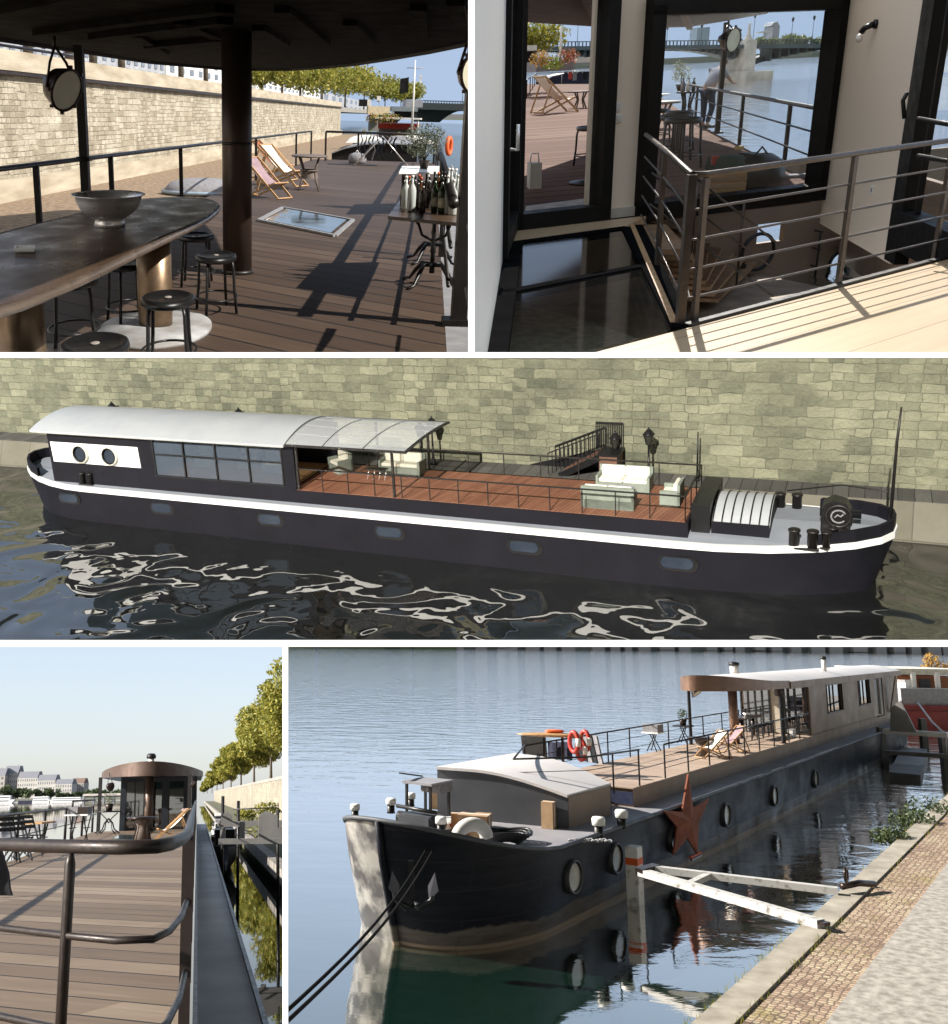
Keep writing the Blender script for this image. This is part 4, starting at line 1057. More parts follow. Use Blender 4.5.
    M_ter.node_tree.nodes['Principled BSDF'].inputs['Specular IOR Level'].default_value = .1
    ex = G(716, 134); ey = G(812, 181); de = (ex - ey).normalized()
    lx = G(535, 90); ly = G(505, 190)
    EL, ER = G(512, 80), G(716, 132)
    deck_pts = [a0 - bd * 4 + bn * .17, ey + (ey - ex).normalized() * .0 + bd * .0]
    kx = ey + (ey - ex) * .6
    tag(plate([a0 - bd * 3 + bn * .17, C + bn * .17, Vector((kx.x, max(kx.y, C.y + .2), 0)), ey, ex, G(640, 84), G(508, 84)], Z * -.12, 'deck', M_ter), 'reddish board terrace outside the door and window', 'deck', kind='structure')
    st_ = thing('door_slab', 'worn pale stone slab outside the threshold', 'slab'); plate([G(522, 224, .03), G(606, 211, .03), G(603, 196, .03), G(526, 206, .03)], Z * -.024, 'slab', mat('pale_slab', (.62, .56, .52), .8, 0, (.42, .37, .35), 6), st_)
    wm = water('river_b', (.03, .07, .065), .08, 1.0, .5, .5, .10)
    sheen(wm.node_tree)
    tag(MB().grid([[Vector((-300, 8, -2.0)), Vector((900, 8, -2.0))], [Vector((-300, 900, -2.0)), Vector((900, 900, -2.0))]], False).build('river', wm), kind='structure')
    t = thing('terrace_railing', 'dark railing with two thin rails along the river edge of the terrace', 'railing')
    dz = .9
    pts = [ex + (ex - ey).normalized() * 6, ex, ey, ey + (ey - ex) * .25]
    MB().tube([p + Z * dz for p in pts], .03, 8).build('top_rail', M_dark, t)
    for z_ in (.3, .6): MB().tube([p + Z * z_ for p in pts], .014, 6).build('thin_rail', M_dark, t)
    for px, py in ((716, 134), (739, 145), (784, 164), (695, 122), (682, 117)): p = G(px, py); MB().beam(p, p + Z * dz, .05, .05).build('post', M_dark, t)
    p = G(717, 133.5); t = thing('canopy_post', 'slim grey canopy post with the searchlight, beside the leaning person', 'post', p); MB().beam((0, 0, 0), (0, 0, 2.25), .09, .09).build('shaft', M_dark, t); MB().box((0, 0, .02), (.2, .2, .04)).build('foot', M_dark, t)
    lp = P.D(733, 40, p.y - .3); searchlight(lp, (.55, -.8, -.12), 'open searchlight with creamy reflector hanging by the canopy post over the river', r=.24, lens=mat('cream_reflector', (.75, .74, .58), .5), hang=.32)
    p = G(789, 118); 
    t = thing('side_railing', 'railing along the left terrace edge beside the quay', 'railing')
    pts = [G(513, 120), G(536, 84)]
    MB().tube([p + Z * .9 for p in pts], .03, 6).build('top_rail', M_dark, t)
    for k in range(7): p = pts[0].lerp(pts[1], k / 6); MB().beam(p, p + Z * .9, .05, .05).build('post', M_dark, t)
    MB().tube([pts[1] + Z * .9, G(600, 84) + Z * .9], .03, 6).build('end_rail', M_dark, t)
    # canopy edge outside
    t = thing('canopy', 'dark underside of the terrace canopy seen through door and window', 'canopy')
    edge = [G(x, y, 2.25) for x, y in ((470, 6), (503, 20), (520, 22), (560, 24.5), (600, 27), (650, 28), (690, 27), (720, 22), (745, 17.5), (766, 14))]
    inner = [BWp(x, -12) for x in (470, 503, 520, 560, 600, 650, 690, 720, 745, 830)]
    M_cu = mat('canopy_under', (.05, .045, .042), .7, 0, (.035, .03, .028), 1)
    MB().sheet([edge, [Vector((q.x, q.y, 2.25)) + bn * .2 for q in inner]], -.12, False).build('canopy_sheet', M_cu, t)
    for i in (2, 4, 6): MB().beam(edge[i] - Z * .03, Vector((inner[i].x, inner[i].y, 2.22)) + bn * .2, .12, .06).build('rib', mat('rib_brown', (.16, .11, .08), .7), t)
    # furniture outside
    deck_chair('deck_chair', 'big wooden deck chair with pale canvas seen through the open door', G(556, 113), R(108), M_canvas, None, 1.25)
    def rtable(px, py, r, h, label, mt, name='round_table'):
        t = thing(name, label, 'table', G(px, py)); MB().lathe([(0, h - .04), (r, h - .04), (r, h), (0, h)], n=28, sy=1.3).build('table_top', mt, t)
        for k in range(4): a = PI / 4 + k * PI / 2; MB().tube([(math.cos(a) * r * .6, math.sin(a) * r * .6, h - .04), (math.cos(a) * r * .3, math.sin(a) * r * .3, h * .5), (math.cos(a) * r * .6, math.sin(a) * r * .6, 0)], .03, 6).build('leg', mt, t)
        return G(px, py) + Z * (h + .002)
    M_wk = mat('wicker', (.16, .12, .10), .7)
    rtable(580, 108, .42, .6, 'round brown wicker table behind the deck chair', M_wk)
    rtable(660, 128, .44, .62, 'grey oval terrace table seen at the left in the window', mat('grey_wood', (.3, .27, .25), .6))
    rtable(655, 104, .5, .35, 'white topped low table by the river railing seen in the window', M_white)
    tb = rtable(686, 119, .3, .72, 'dark bistro table with bottles beside the leaning person', M_black)
    g = 'bottles on the bistro table outside'
    for k in range(6): bottle(None, .34, .05, [M_greycloth, M_black, M_stuccow][k % 3], M_black, '', ['grey bottle on the table outside', 'dark bottle on the table outside', 'pale bottle on the table outside'][k % 3], tb + Vector((-.18 + .075 * k, (k % 2) * .15 - .05, 0)), g + ' ' + 'abc'[k % 3])
    t = thing('potted_shrub', 'pale olive shrub standing among the bottles by the river railing', 'plant', G(679, 112) + Z * .62); MB().lathe([(.1, 0), (.16, .2), (0, .2)], n=14).build('pot', M_rust, t); MB().cyl((0, 0, .1), (0, 0, .5), .015).build('stem', M_bark, t)
    leaves(MB(), [((0, 0, .5), (.32, .3, .28)), ((-.1, 0, .75), (.22, .2, .16))], 500, .04, rnd, .6).build('foliage', foliage_mat('pale_olive', (.12, .14, .08), (.28, .30, .2), (.5, .5, .36), .3), t)
    g = 'stools on the terrace seen through door and window'
    for px, py, s_, lb in ((589, 166, 1.05, 'black stool standing in the doorway view'), (656, 143, 1.1, 'stool left under the grey terrace table'), (677, 150, 1.15, 'upper stool of the stacked looking group in the window'), (672, 160, 1.2, 'middle stool of the group in the window'), (680, 168, 1.25, 'front stool of the group in the window')):
        stool(G(px, py), lb, .4, g, s_ * 1.25, 1.4)
    t = thing('white_box', 'small white box with wire handle on the terrace just outside the open door', 'box', G(534, 188)); MB().box((0, 0, .17), (.16, .22, .34)).build('box_body', M_stuccow, t); MB().tube([(-.06, 0, .34), (-.05, 0, .46), (.05, 0, .46), (.06, 0, .34)], .01).build('handle', M_steel, t)
    t = thing('dark_oval', 'dark flat oval lying on the terrace near the doorway', 'disc', G(584, 184)); MB().lathe([(.2, 0), (.2, .03), (.03, .06), (0, .06)], n=24, sy=1.4).build('oval_disc', M_dark, t)  # flat dark oval on the boards
    make_person(G(705, 128), -PI / 2 + .5, .93)
    # things on the sill
    zs = wb + .0
    def on_sill(px, py): p = BWp(px, py, .32); return p
    t = thing('wooden_crate', 'pale wooden crate standing outside against the window glass', 'crate', G(722, 198)); h_ = BWp(722, 178, .3).z - 0
    MB().box((0, 0, .15), (.42, .3, .3)).build('crate_box', M_wood, t); 
    for z_ in (.08, .16, .24): MB().box((0, -.155, z_), (.42, .015, .05)).build('slat', M_card, t)
    t = thing('green_bag', 'dark green shopping bag standing on the crate', 'bag', G(722, 198) + Z * .302); MB().lathe([(.17, 0), (.2, .06), (.18, .18), (.08, .2), (0, .17)], n=10, sx=1.2).build('bag_body', mat('bag_green', (.03, .06, .045), .8), t); MB().box((-.16, -.1, .15), (.08, .05, .1)).build('red_cloth', M_red, t)
    t = thing('black_bag', 'bulky black bag beside the crate outside the window', 'bag', G(758, 190)); MB().lathe([(.25, 0), (.32, .15), (.28, .36), (.14, .44), (0, .4)], n=11, sx=.95).build('bag_body', M_black, t); MB().tube([(-.1, 0, .4), (0, 0, .52), (.1, 0, .4)], .014).build('strap', M_black, t)
    t = thing('sandals', 'pair of dark sandals lying on the boards near the railing', 'shoes', G(751, 155)); 
    for dx in (-.08, .1): MB().box((dx, 0, .02), (.09, .24, .04), .5).build('sole', M_black, t)
    t = thing('sponge', 'small yellow thing lying by the railing post', 'sponge', G(739, 149.5)); MB().box((0, 0, .03), (.12, .1, .06), .3).build('block', mat('sponge_yellow', (.7, .5, .2), .9), t)
    t = thing('keyboard', 'grey flat box lying on the deck corner outside the window', 'box', G(803, 177)); MB().box((0, 0, .02), (.5, .2, .04)).build('case', M_greycloth, t)
    # ---- distance: quay kiosk, trees, bridge, boats, tower
    kk = lambda x0, y0, x1, y1, y, dep, name, mt, par=None: (lambda a, b: MB().box(((a.x + b.x) / 2, y + dep / 2, (a.z + b.z) / 2), (b.x - a.x, dep, b.z - a.z)).build(name, mt, par))(P.D(x0, y1, y), P.D(x1, y0, y))
    t = thing('hatch_house', 'black arched hatch beyond the end of the terrace', 'hatch')
    y = G(560, 84).y + 1
    prof = [P.D(x, yy, y) for x, yy in ((543, 91), (544, 82), (552, 77), (565, 74), (580, 73), (600, 74), (600, 91))]
    MB().prism(prof, (0, 3, 0)).build('shell', M_navy, t); MB().prism([p + Z * .06 for p in prof[1:-1]] + [p for p in reversed(prof[1:-1])], (0, 3.1, 0)).build('roof', M_plastic, t)
    g = 'clothes drying beyond the deck chair'
    for i, px in enumerate((566, 570.5, 575, 580, 585, 589)):
        c_ = P.D(px, 71.5, y - 1.2); o = MB().sheet([[Vector((.11 * (k - 1.5), .03 * math.sin(k * 2 + j), -.1 * j)) for k in range(4)] for j in range(6 + i % 3)], (0, .02, 0)).build('garment', [M_navy, M_red, M_greycloth, M_navy, M_black, M_navy][i]); o.location = c_
        tag(o, ['leftmost navy cloth drying beyond the deck chair', 'dark red cloth on the drying line beyond the deck chair', 'grey cloth in the middle of the drying line', 'navy cloth right of the grey one on the line', 'black cloth next to the door jamb on the line', 'last navy cloth on the drying line'][i], 'clothes', g)
    t = thing('drying_line', 'thin line on two poles holding the drying clothes', 'drying line'); a_ = P.D(562, 71, y - 1.2); b_ = P.D(594, 71, y - 1.2); MB().cyl(a_, b_, .012, 5).build('line', M_steel, t)
    for p in (a_, b_): MB().cyl(Vector((p.x, p.y, 0)), p, .02, 6).build('pole', M_steel, t)
    t = thing('quay_kiosk', 'grey roofed kiosk on the quay seen past the open door leaf', 'kiosk'); kk(514, 45, 537, 51.5, 60, 4, 'roof', M_stuccow, t); kk(500, 51, 537, 66, 61, 4, 'dark_front', M_black, t)
    t = thing('houseboat', 'houseboat with flower boxes moored beyond the terrace', 'boat'); kk(536, 60, 574, 72, 55, 3, 'hull', M_greycloth, t); kk(574, 57, 592, 63, 62, 3, 'cabin', M_stuccow, t)
    for i, (px, py, c3) in enumerate(((541, 58, ((.2, .2, .03), (.5, .3, .1), (.6, .25, .1))), (552, 63, ((.1, .16, .02), (.3, .36, .05), (.5, .5, .08))), (568, 56, ((.1, .12, .03), (.4, .12, .06), (.5, .2, .15))))):
        p = P.D(px, py, 54); leaves(MB(), [(p, (.6, .5, .4))], 260, .09, rnd).build('flowers', foliage_mat('flowers_%s' % ('peach', 'lime', 'red')[i], *c3), t)
    t = thing('flag_mast', 'thin white mast of the houseboat seen through the door', 'mast'); a_ = P.D(560, 64, 54); b_ = P.D(556.5, 26, 54); MB().tube([a_, Vector((a_.x, a_.y, b_.z))], .05, 6).build('pole', M_white, t)
    for i, (px, top, cr) in enumerate(((503, 14, 2.2), (515, 18, 2.6), (526, 26, 2.2))):
        b_ = P.D(px, 62, 66); tp = P.D(px, top, 66); tree((b_.x, b_.y, b_.z), tp.z - b_.z, cr, 1500, .13, (M_leaf, M_bark), ['sunlit tree at the top left behind the door leaf', 'yellow green tree above the kiosk roof', 'low tree right of the kiosk roof'][i], 'trees on the quay seen through the door', 700 + i, .25, .15)
    # bridge
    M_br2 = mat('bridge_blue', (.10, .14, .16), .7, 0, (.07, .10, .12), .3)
    yb = 170
    t = thing('arch_bridge', 'long blue grey steel arch bridge with white stone pier across the river', 'bridge')
    dl, dr = P.D(528, 49, yb), P.D(850, 46, yb)
    MB().beam(dl, dr, 7, .55).build('deck', M_br2, t); MB().beam(dl + Z * 1.0, dr + Z * 1.0, .2, .12).build('handrail', M_br2, t)
    for k in range(90):
        p = dl.lerp(dr, k / 89); MB().beam(p + Z * .2, p + Z * 1.0, .16, .16).build('rail_post', M_br2, t)
    pc = P.D(749.5, 60, yb)
    def arch(xa, xb, ysa, rise):
        A_, B_ = P.D(xa, ysa, yb), P.D(xb, ysa - .0, yb); rows = []
        for k in range(21):
            q = k / 20; p = A_.lerp(B_, q); dk = dl.lerp(dr, (p.x - dl.x) / (dr.x - dl.x)).z - .4
            rows.append(Vector((p.x, p.y, lerp(p.z, dk, 1 - (2 * q - 1) ** 2))))
        MB().sheet([rows, [p + Z * .7 for p in rows]], (0, 5, 0), False).build('arch', M_br2, t)
        for k in range(1, 20):
            p = rows[k]; dk = dl.lerp(dr, (p.x - dl.x) / (dr.x - dl.x)).z
            if dk - p.z > .5: MB().beam(p, Vector((p.x, p.y, dk)), .25, 4).build('spandrel_post', M_br2, t)
    arch(756, 930, 64, 1); arch(610, 743, 63, 1); arch(480, 600, 62, 1)
    M_pier = mat('pier_stone', (.72, .68, .62), .8, 0, (.5, .47, .43), .8)
    q0 = P.D(743, 71, yb - 4); q1 = P.D(756, 40, yb - 4); MB().box(((q0.x + q1.x) / 2, yb, (q1.z - 3) / 2), (q1.x - q0.x, 9, q1.z + 3)).build('pier', M_pier, t)
    MB().box(((q0.x + q1.x) / 2, yb - 1.5, -2), ((q1.x - q0.x) * 2.6, 14, 2.2)).build('pier_foot', M_pier, t)
    MB().lathe([(.6, q1.z - .6), (.9, q1.z), (.5, q1.z + .4), (.25, q1.z + 1), (.15, q1.z + 2.4), (0, q1.z + 2.6)], c=((q0.x + q1.x) / 2, yb - 3, 0), n=14).build('pier_finial', M_pier, t)
    g = 'street lamps along the arch bridge'
    for i, px in enumerate((577, 657, 666, 700, 752, 790, 811)):
        p = dl.lerp(dr, (px - 528) / 322.); street_lamp((p.x, p.y, p.z), (4.2, 4.6, 3.2, 3.4, 4.8, 4.2, 4.4)[i], 'bridge lamp ' + ['seen through the door', 'at the left inside the window', 'just right of the first window lamp', 'above the leaning person', 'above the white pier', 'right of the far tower', 'near the right window frame'][i], g, M_br2)
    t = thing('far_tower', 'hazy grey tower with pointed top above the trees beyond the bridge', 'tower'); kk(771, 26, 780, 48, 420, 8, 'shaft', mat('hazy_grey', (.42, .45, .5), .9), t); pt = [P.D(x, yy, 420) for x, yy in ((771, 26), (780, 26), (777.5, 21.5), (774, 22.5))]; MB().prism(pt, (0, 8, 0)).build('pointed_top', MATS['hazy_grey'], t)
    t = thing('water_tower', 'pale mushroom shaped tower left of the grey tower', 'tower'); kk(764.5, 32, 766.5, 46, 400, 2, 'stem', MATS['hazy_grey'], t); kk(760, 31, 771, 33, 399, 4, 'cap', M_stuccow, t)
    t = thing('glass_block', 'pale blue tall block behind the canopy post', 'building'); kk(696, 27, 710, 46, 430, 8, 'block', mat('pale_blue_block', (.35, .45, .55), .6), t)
    g = 'hazy trees beyond the bridge'
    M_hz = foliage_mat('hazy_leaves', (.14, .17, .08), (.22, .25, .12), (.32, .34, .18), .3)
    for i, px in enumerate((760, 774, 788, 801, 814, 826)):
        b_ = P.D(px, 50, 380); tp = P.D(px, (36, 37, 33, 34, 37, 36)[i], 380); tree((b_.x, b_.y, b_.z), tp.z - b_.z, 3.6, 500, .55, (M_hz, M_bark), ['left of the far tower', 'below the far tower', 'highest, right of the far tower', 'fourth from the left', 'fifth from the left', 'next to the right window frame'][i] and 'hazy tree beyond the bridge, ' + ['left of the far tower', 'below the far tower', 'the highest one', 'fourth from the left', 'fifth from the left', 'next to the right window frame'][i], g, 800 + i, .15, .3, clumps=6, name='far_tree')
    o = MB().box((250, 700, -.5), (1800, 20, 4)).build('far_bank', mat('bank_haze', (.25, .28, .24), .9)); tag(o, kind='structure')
    # right outside: rails beyond the side door
    t = thing('gangway_railing', 'dark gangway railing seen through the side door at the right edge', 'railing')
    for py in (121, 158): MB().tube([P.D(918, py - 2, R3.y + 1.0), P.D(990, py + 10, R3.y + .4)], .022, 6).build('rail', M_dark, t)
    p = P.D(944, 200, R3.y + .8); MB().tube([Vector((p.x, p.y, -.5)), Vector((p.x, p.y, P.D(944, 118, R3.y + .8).z))], .025, 6).build('post', M_dark, t)
M_oakdark = mat('oak_tread', (.36, .22, .12), .5, 0, (.22, .13, .07), 4)
# ================================================================== place c: the barge from above, before the big stone wall
def sofa(name, label, cat, loc, rz, w=1.6, d=.75, seats=2, group=None, white=None, side=None):
    t = thing(name, label, cat, loc, rz, group)
    side = side or M_sage; white = white or M_cream
    MB().box((0, 0, .17), (w, d, .34)).build('base', side, t)
    for s in (-1, 1): MB().box((s * (w / 2 + .05), 0, .3), (.1, d, .6)).build('armrest', side, t, bevel=.01)
    MB().box((0, d / 2 - .05, .42), (w + .2, .1, .84)).build('back_shell', side, t, bevel=.01)
    for k in range(seats):
        x = -w / 2 + w * (k + .5) / seats
        MB().box((x, -.04, .41), (w / seats - .015, d - .16, .14)).build('seat_cushion', white, t, bevel=.03)
        MB().box((x, d / 2 - .17, .66), (w / seats - .015, .13, .4)).build('back_cushion', white, t, bevel=.03)
    return t
M_sage = mat('sage_panel', (.25, .29, .24), .7, 0, scale=2)
M_cream = mat('cream_cushion', (.8, .78, .66), .85, 0, (.74, .72, .6), 3)
def build_c(P):
    Z = Vector((0, 0, 1))
    A = P.G(34, 515); Bp = P.G(828, 605); u = (Bp - A).normalized(); n = Vector((-u.y, u.x, 0))
    ang = math.atan2(u.y, u.x)
    X = lambda a, b, z=0: A + u * a + n * b + Z * z
    Rm = Matrix((u, n, Z)).transposed()
    M_hull = mat('hull_aubergine', (.011, .0105, .0155), .55, .05, (.008, .008, .011), .8, bump=.06, bscale=3, spec=.15)
    M_stripe = mat('hull_white_band', (.85, .85, .82), .5, 0, (.8, .8, .78), 2)
    M_deckc = mat('grey_deck_plate', (.26, .28, .32), .7, 0, (.22, .24, .27), .7)
    M_teak = wood_deck('teak_boards', PI / 2 * .87, .16, [(.2, (.16, .06, .035)), (.5, (.24, .10, .055)), (.85, (.31, .15, .09))], .10, .6)
    M_gdark = mat('blue_dark_pane', (.05, .065, .09), .05, .3, (.03, .04, .06), .6)
    M_roofl = mat('pale_roof', (.42, .44, .45), .5, .0, (.37, .39, .41), .6)
    L, Bm = 36.7, 5.05
    def part(mb, name, mt, parent, **k): 
        if name in ('white_band', 'hull'): mb.smooth = [False] * len(mb.smooth) if name == 'white_band' else mb.smooth
        return mb.build(name, mt, parent, **k)
    t = thing('barge', 'long dark aubergine barge with a white band and pale arched roof, seen from above', 'barge', A, ang)
    sheer = lambda b: (lambda x: b + .35 * max(0, (x - 31) / 6) ** 2 + .12 * max(0, (3 - x) / 3) ** 2)
    o0 = hull_outline(L - .5, Bm, 3.5, 7, 0, 1.2, e=2.6); o1 = hull_outline(L, Bm, 3.5, 7, 0, 1.9, e=2.6)
    mb = MB(); hull_shell(mb, [(o0, -.8), (o0, 0), (o1, sheer(1.47))]); part(mb, 'hull', M_hull, t)
    o2 = hull_outline(L + .03, Bm + .06, 3.5, 7, 0, 1.93, e=2.6); o2 = [(a, b - .03) for a, b in o2]
    mb = MB(); hull_shell(mb, [(o1, sheer(1.47)), (o2, sheer(1.472)), (o2, sheer(1.70)), (o1, sheer(1.702)), (hull_outline(L, Bm, 3.5, 7, 0, 1.9, e=2.6, inset=.12), sheer(1.70))]); part(mb, 'white_band', M_stripe, t)
    mb = MB(); capped(mb, hull_outline(L, Bm, 3.5, 7, 0, 1.9, e=2.6, inset=.05), sheer(1.66)); part(mb, 'side_deck', M_deckc, t)
    # bulwarks
    def bulwark(sel, h, name):
        oo = [(a, b) for a, b in hull_outline(L, Bm, 3.5, 7, 0, 1.9, e=2.6, inset=.02) if sel(a, b)]
        oi = [(a, b) for a, b in hull_outline(L, Bm, 3.5, 7, 0, 1.9, e=2.6, inset=.14) if sel(a + .02, b)]
        m = min(len(oo), len(oi)); oo = oo[:m]; oi = oi[:m]
        rows = [[Vector((a, b, sheer(1.69)(a))) for a, b in oo], [Vector((a, b, sheer(1.69)(a) + h * hf(a))) for a, b in oo], [Vector((a, b, sheer(1.69)(a) + h * hf(a))) for a, b in oi], [Vector((a, b, sheer(1.66)(a))) for a, b in oi]]
        part(MB().grid(rows, False), name, M_hull, t)
    hf = lambda a: min(1, max(.1, (a - 33.0) / 1.6)); bulwark(lambda a, b: a > 33.0, .42, 'bow_bulwark')
    hf = lambda a: 1; bulwark(lambda a, b: a < 3.6 and b > .5, .45, 'stern_bulwark')
    for k, (uu, z) in enumerate(((2.48, 1.08), (7.97, 1.05), (13.65, 1.03), (19.18, 1.0), (24.68, .97), (30.12, .94))):
        def lozenge(w, h, y): return [Vector((uu + (w / 2 - h / 2) * (1 if math.cos(a) > 0 else -1) + h / 2 * math.cos(a), y, z + h / 2 * math.sin(a))) for a in [2 * PI * (j + .5) / 20 for j in range(20)]]
        q = part(MB().prism(lozenge(1.3, .50, -.035), (0, .03, 0)), 'porthole', M_black, t)
        part(MB().prism(lozenge(1.08, .40, -.05), (0, .012, 0)), 'pane', M_gdark, q)
        part(MB().prism([p + Vector((.03, 0, -.03)) for p in lozenge(1.34, .55, -.02)], (0, .015, 0)), 'porthole_lip', M_dark, q)
    a0 = [Vector((34.6 + k * .3, -.0, 0)) for k in range(5)]
    # cabin and terrace coaming
    z1, z2 = 1.62, 4.28
    part(MB().box(((1.3 + 30.4) / 2, (.42 + 4.2) / 2, (z1 + 2.28) / 2), (29.1, 3.78, 2.28 - z1)), 'coaming', M_hull, t)
    part(MB().box(((14.6 + 30.35) / 2, 2.31, 2.292), (15.7, 3.74, .02)), 'terrace_deck', M_teak, t)
    # near cabin wall in pieces round the window band; far and end walls
    def wallbox(u0, u1, v0, v1, za, zb, name='cabin_wall'): return part(MB().box(((u0 + u1) / 2, (v0 + v1) / 2, (za + zb) / 2), (u1 - u0, v1 - v0, zb - za)), name, M_hull, t)
    wallbox(1.3, 7.5, .42, .52, 2.28, z2); wallbox(7.5, 14.3, .42, .52, 2.28, 2.42); wallbox(7.5, 14.3, .42, .52, 4.14, z2); wallbox(14.3, 14.85, .42, .52, 2.28, z2)
    wallbox(1.3, 1.4, .52, 4.1, 2.28, z2); wallbox(1.3, 14.85, 4.1, 4.2, 2.28, z2)
    part(MB().box((8, 2.5, 2.3), (13, 3.1, .03)), 'cabin_floor', M_wood, t)
    wm = part(MB().beam((7.5, .44, 2.42), (14.3, .44, 2.42), .1, .06), 'window_frame', M_black, t)
    for x in (7.55, 9.2, 10.9, 12.6, 14.25): part(MB().box((x, .45, 3.28), (.07, .09, 1.72)), 'mullion', M_black, wm)
    for z in (3.42, 4.11): part(MB().box((10.9, .455, z), (6.8, .07, .06)), 'mullion', M_black, wm)
    for k in range(4): part(MB().box((8.38 + k * 1.69, .48, 3.28), (1.6, .01, 1.7)), 'pane', frosted('cabin_glass', (.10, .125, .16), .5) if 'cabin_glass' not in MATS else MATS['cabin_glass'], wm)
    # white panel and its portholes
    part(MB().prism([(1.5, .405, 2.72), (1.45, .405, 3.70), (6.7, .405, 3.70), (6.75, .405, 2.72)], (0, .012, 0)), 'white_panel', M_stripe, t)
    for x in (3.3, 5.05):
        q = part(MB().lathe([(.40, 0), (.46, -.02), (.46, .12), (.36, .14), (.36, 0)], c=(x, .40, 3.22), n=32, cap=False, m=Matrix.Rotation(PI / 2, 3, 'X')), 'round_window', M_cream, t)
        part(MB().lathe([(0, .06), (.37, .06)], c=(x, .40, 3.22), n=32, m=Matrix.Rotation(PI / 2, 3, 'X')), 'pane', M_gdark, q)
        part(MB().lathe([(.36, .07), (.395, .155), (.34, .155), (.34, .07)], c=(x, .40, 3.22), n=32, cap=False, m=Matrix.Rotation(PI / 2, 3, 'X')), 'rim', M_dark, q)
    # arched roof: solid over the cabin, glazed over the terrace end
    def arch(u0, u1, v0, v1, ze, rise, m=14, nu=2, slant=0):
        rows = []
        for i in range(nu):
            uu = lerp(u0, u1, i / (nu - 1)); rows.append([Vector((uu + (slant * (k / m)) * i, lerp(v0, v1, k / m), ze + (rise if not hasattr(rise, '__len__') else lerp(rise[0], rise[1], i / (nu - 1))) * math.sin(PI * (k / m)) ** .85)) for k in range(m + 1)])
        return rows
    part(MB().sheet(arch(.55, 14.6, .10, 4.7, 4.30, .48, nu=16), .09), 'roof', M_roofl, t)
    part(MB().sheet([[p - Z * .1 for p in r] for r in arch(.62, 14.55, .14, 4.65, 4.30, .46)], .02), 'roof_lining', M_cream, t)
    cg = frosted('canopy_glass', (.72, .75, .76), .30)
    gl = part(MB().sheet(arch(14.62, 20.1, .10, 4.7, 4.33, (.42, .10), nu=6), .02), 'glass_canopy', cg, t)
    for x in (14.65, 16.4, 18.2, 20.05):
        pts = [r for r in arch(x, x + .01, .10, 4.7, 4.30, lerp(.42, .10, (x - 14.62) / 5.48))][0]; part(MB().tube(pts, .035 if x < 19 else .06, 6), 'canopy_rib', M_dark, gl)
    for k in range(1, 5):
        v_ = .10 + 4.6 * k / 5; z = 4.30 + .42 * math.sin(PI * k / 5) ** .85; z2_ = 4.30 + .10 * math.sin(PI * k / 5) ** .85
        part(MB().beam((14.65, v_, z), (20.05, v_, z2_), .03, .03), 'glazing_bar', M_plastic, gl)
    for v_ in (.13, 4.67): part(MB().beam((14.65, v_, 4.3), (20.1, v_, 4.3), .07, .09), 'canopy_edge', M_dark, gl)
    for x, v_ in ((19.3, .48), (19.3, 4.14), (14.95, .48), (16.9, 4.14), (14.95, 4.14)):
        part(MB().beam((x, v_, 2.3), (x, v_, 4.32), .09, .09), 'canopy_post', M_dark, t)
    # railings of the terrace (part of the barge)
    def brail(p0, p1, npost, h=.92, nm='railing'):
        p0 = Vector(p0); p1 = Vector(p1)
        q = part(MB().beam(p0 + Z * h, p1 + Z * h, .05, .05), nm, M_dark, t)
        for k in range(npost + 1):
            p = p0.lerp(p1, k / npost); part(MB().beam(p, p + Z * h, .035, .035), 'post', M_dark, q)
    brail((14.9, .46, 2.3), (30.3, .46, 2.3), 13); brail((14.9, 4.16, 2.3), (30.3, 4.16, 2.3), 10)
    brail((30.3, .46, 2.3), (30.3, 4.16, 2.3), 3)
    # open stair gap, its darkness painted as a black sheet and box; fore hatch
    part(MB().box((30.72, 2.5, 1.69), (.7, 3.4, .02)), 'stair_shade_sheet', M_black, t); part(MB().box((30.74, 2.5, 2.25), (.62, 3.3, 1.1)), 'stair_shade_box', M_black, t)
    hs = lambda uu: [Vector((uu, lerp(.9, 4.1, k / 12), 2.2 + .5 * math.sin(PI * k / 12) ** .8)) for k in range(13)]
    h0 = part(MB().sheet([hs(31.1 + 1.85 * i / 8) for i in range(9)], .05), 'hatch_roof', M_roofl, t)
    for i in range(7):
        part(MB().tube([p + Z * .02 for p in hs(31.13 + 1.78 * i / 6)], .025, 6), 'rib', M_dark, h0)
    part(MB().box((32.02, .93, 1.94), (1.85, .08, .58)), 'hatch_side', M_hull, t); part(MB().box((32.02, 4.07, 1.94), (1.85, .08, .58)), 'hatch_side', M_hull, t)
    mb = MB(); mb.prism([p - Z * .03 for p in hs(32.9)] + [Vector((32.9, 4.1, 1.65)), Vector((32.9, .9, 1.65))], (.04, 0, 0)); part(mb, 'hatch_end', M_hull, t)
    # windlass
    w = thing('windlass', 'black anchor windlass with a round spoked emblem on the foredeck', 'windlass', X(34.9, 2.1, 1.85), ang)
    MB().prism([(-.45, -.35, 0), (.45, -.35, 0), (.45, -.35, .75), (.3, -.35, 1.05), (-.1, -.35, 1.15), (-.4, -.35, .95), (-.45, -.35, .6)], (0, .7, 0)).build('housing', M_black, w)
    rm = Matrix.Rotation(PI / 2, 3, 'X')
    MB().lathe([(.40, .0), (.42, .03), (.40, .07), (.34, .07), (.32, .03), (.32, 0)], c=(.08, -.35, .62), n=32, m=rm, cap=False).build('emblem_ring', M_dark, w)
    mb = MB(); c0 = Vector((.08, -.40, .62))
    mb.tube([c0 + Vector((.22 * math.cos(a), 0, .22 * math.sin(a))) for a in [PI * .15 + 2 * PI * .82 * k / 16 for k in range(17)]], .03, 6)
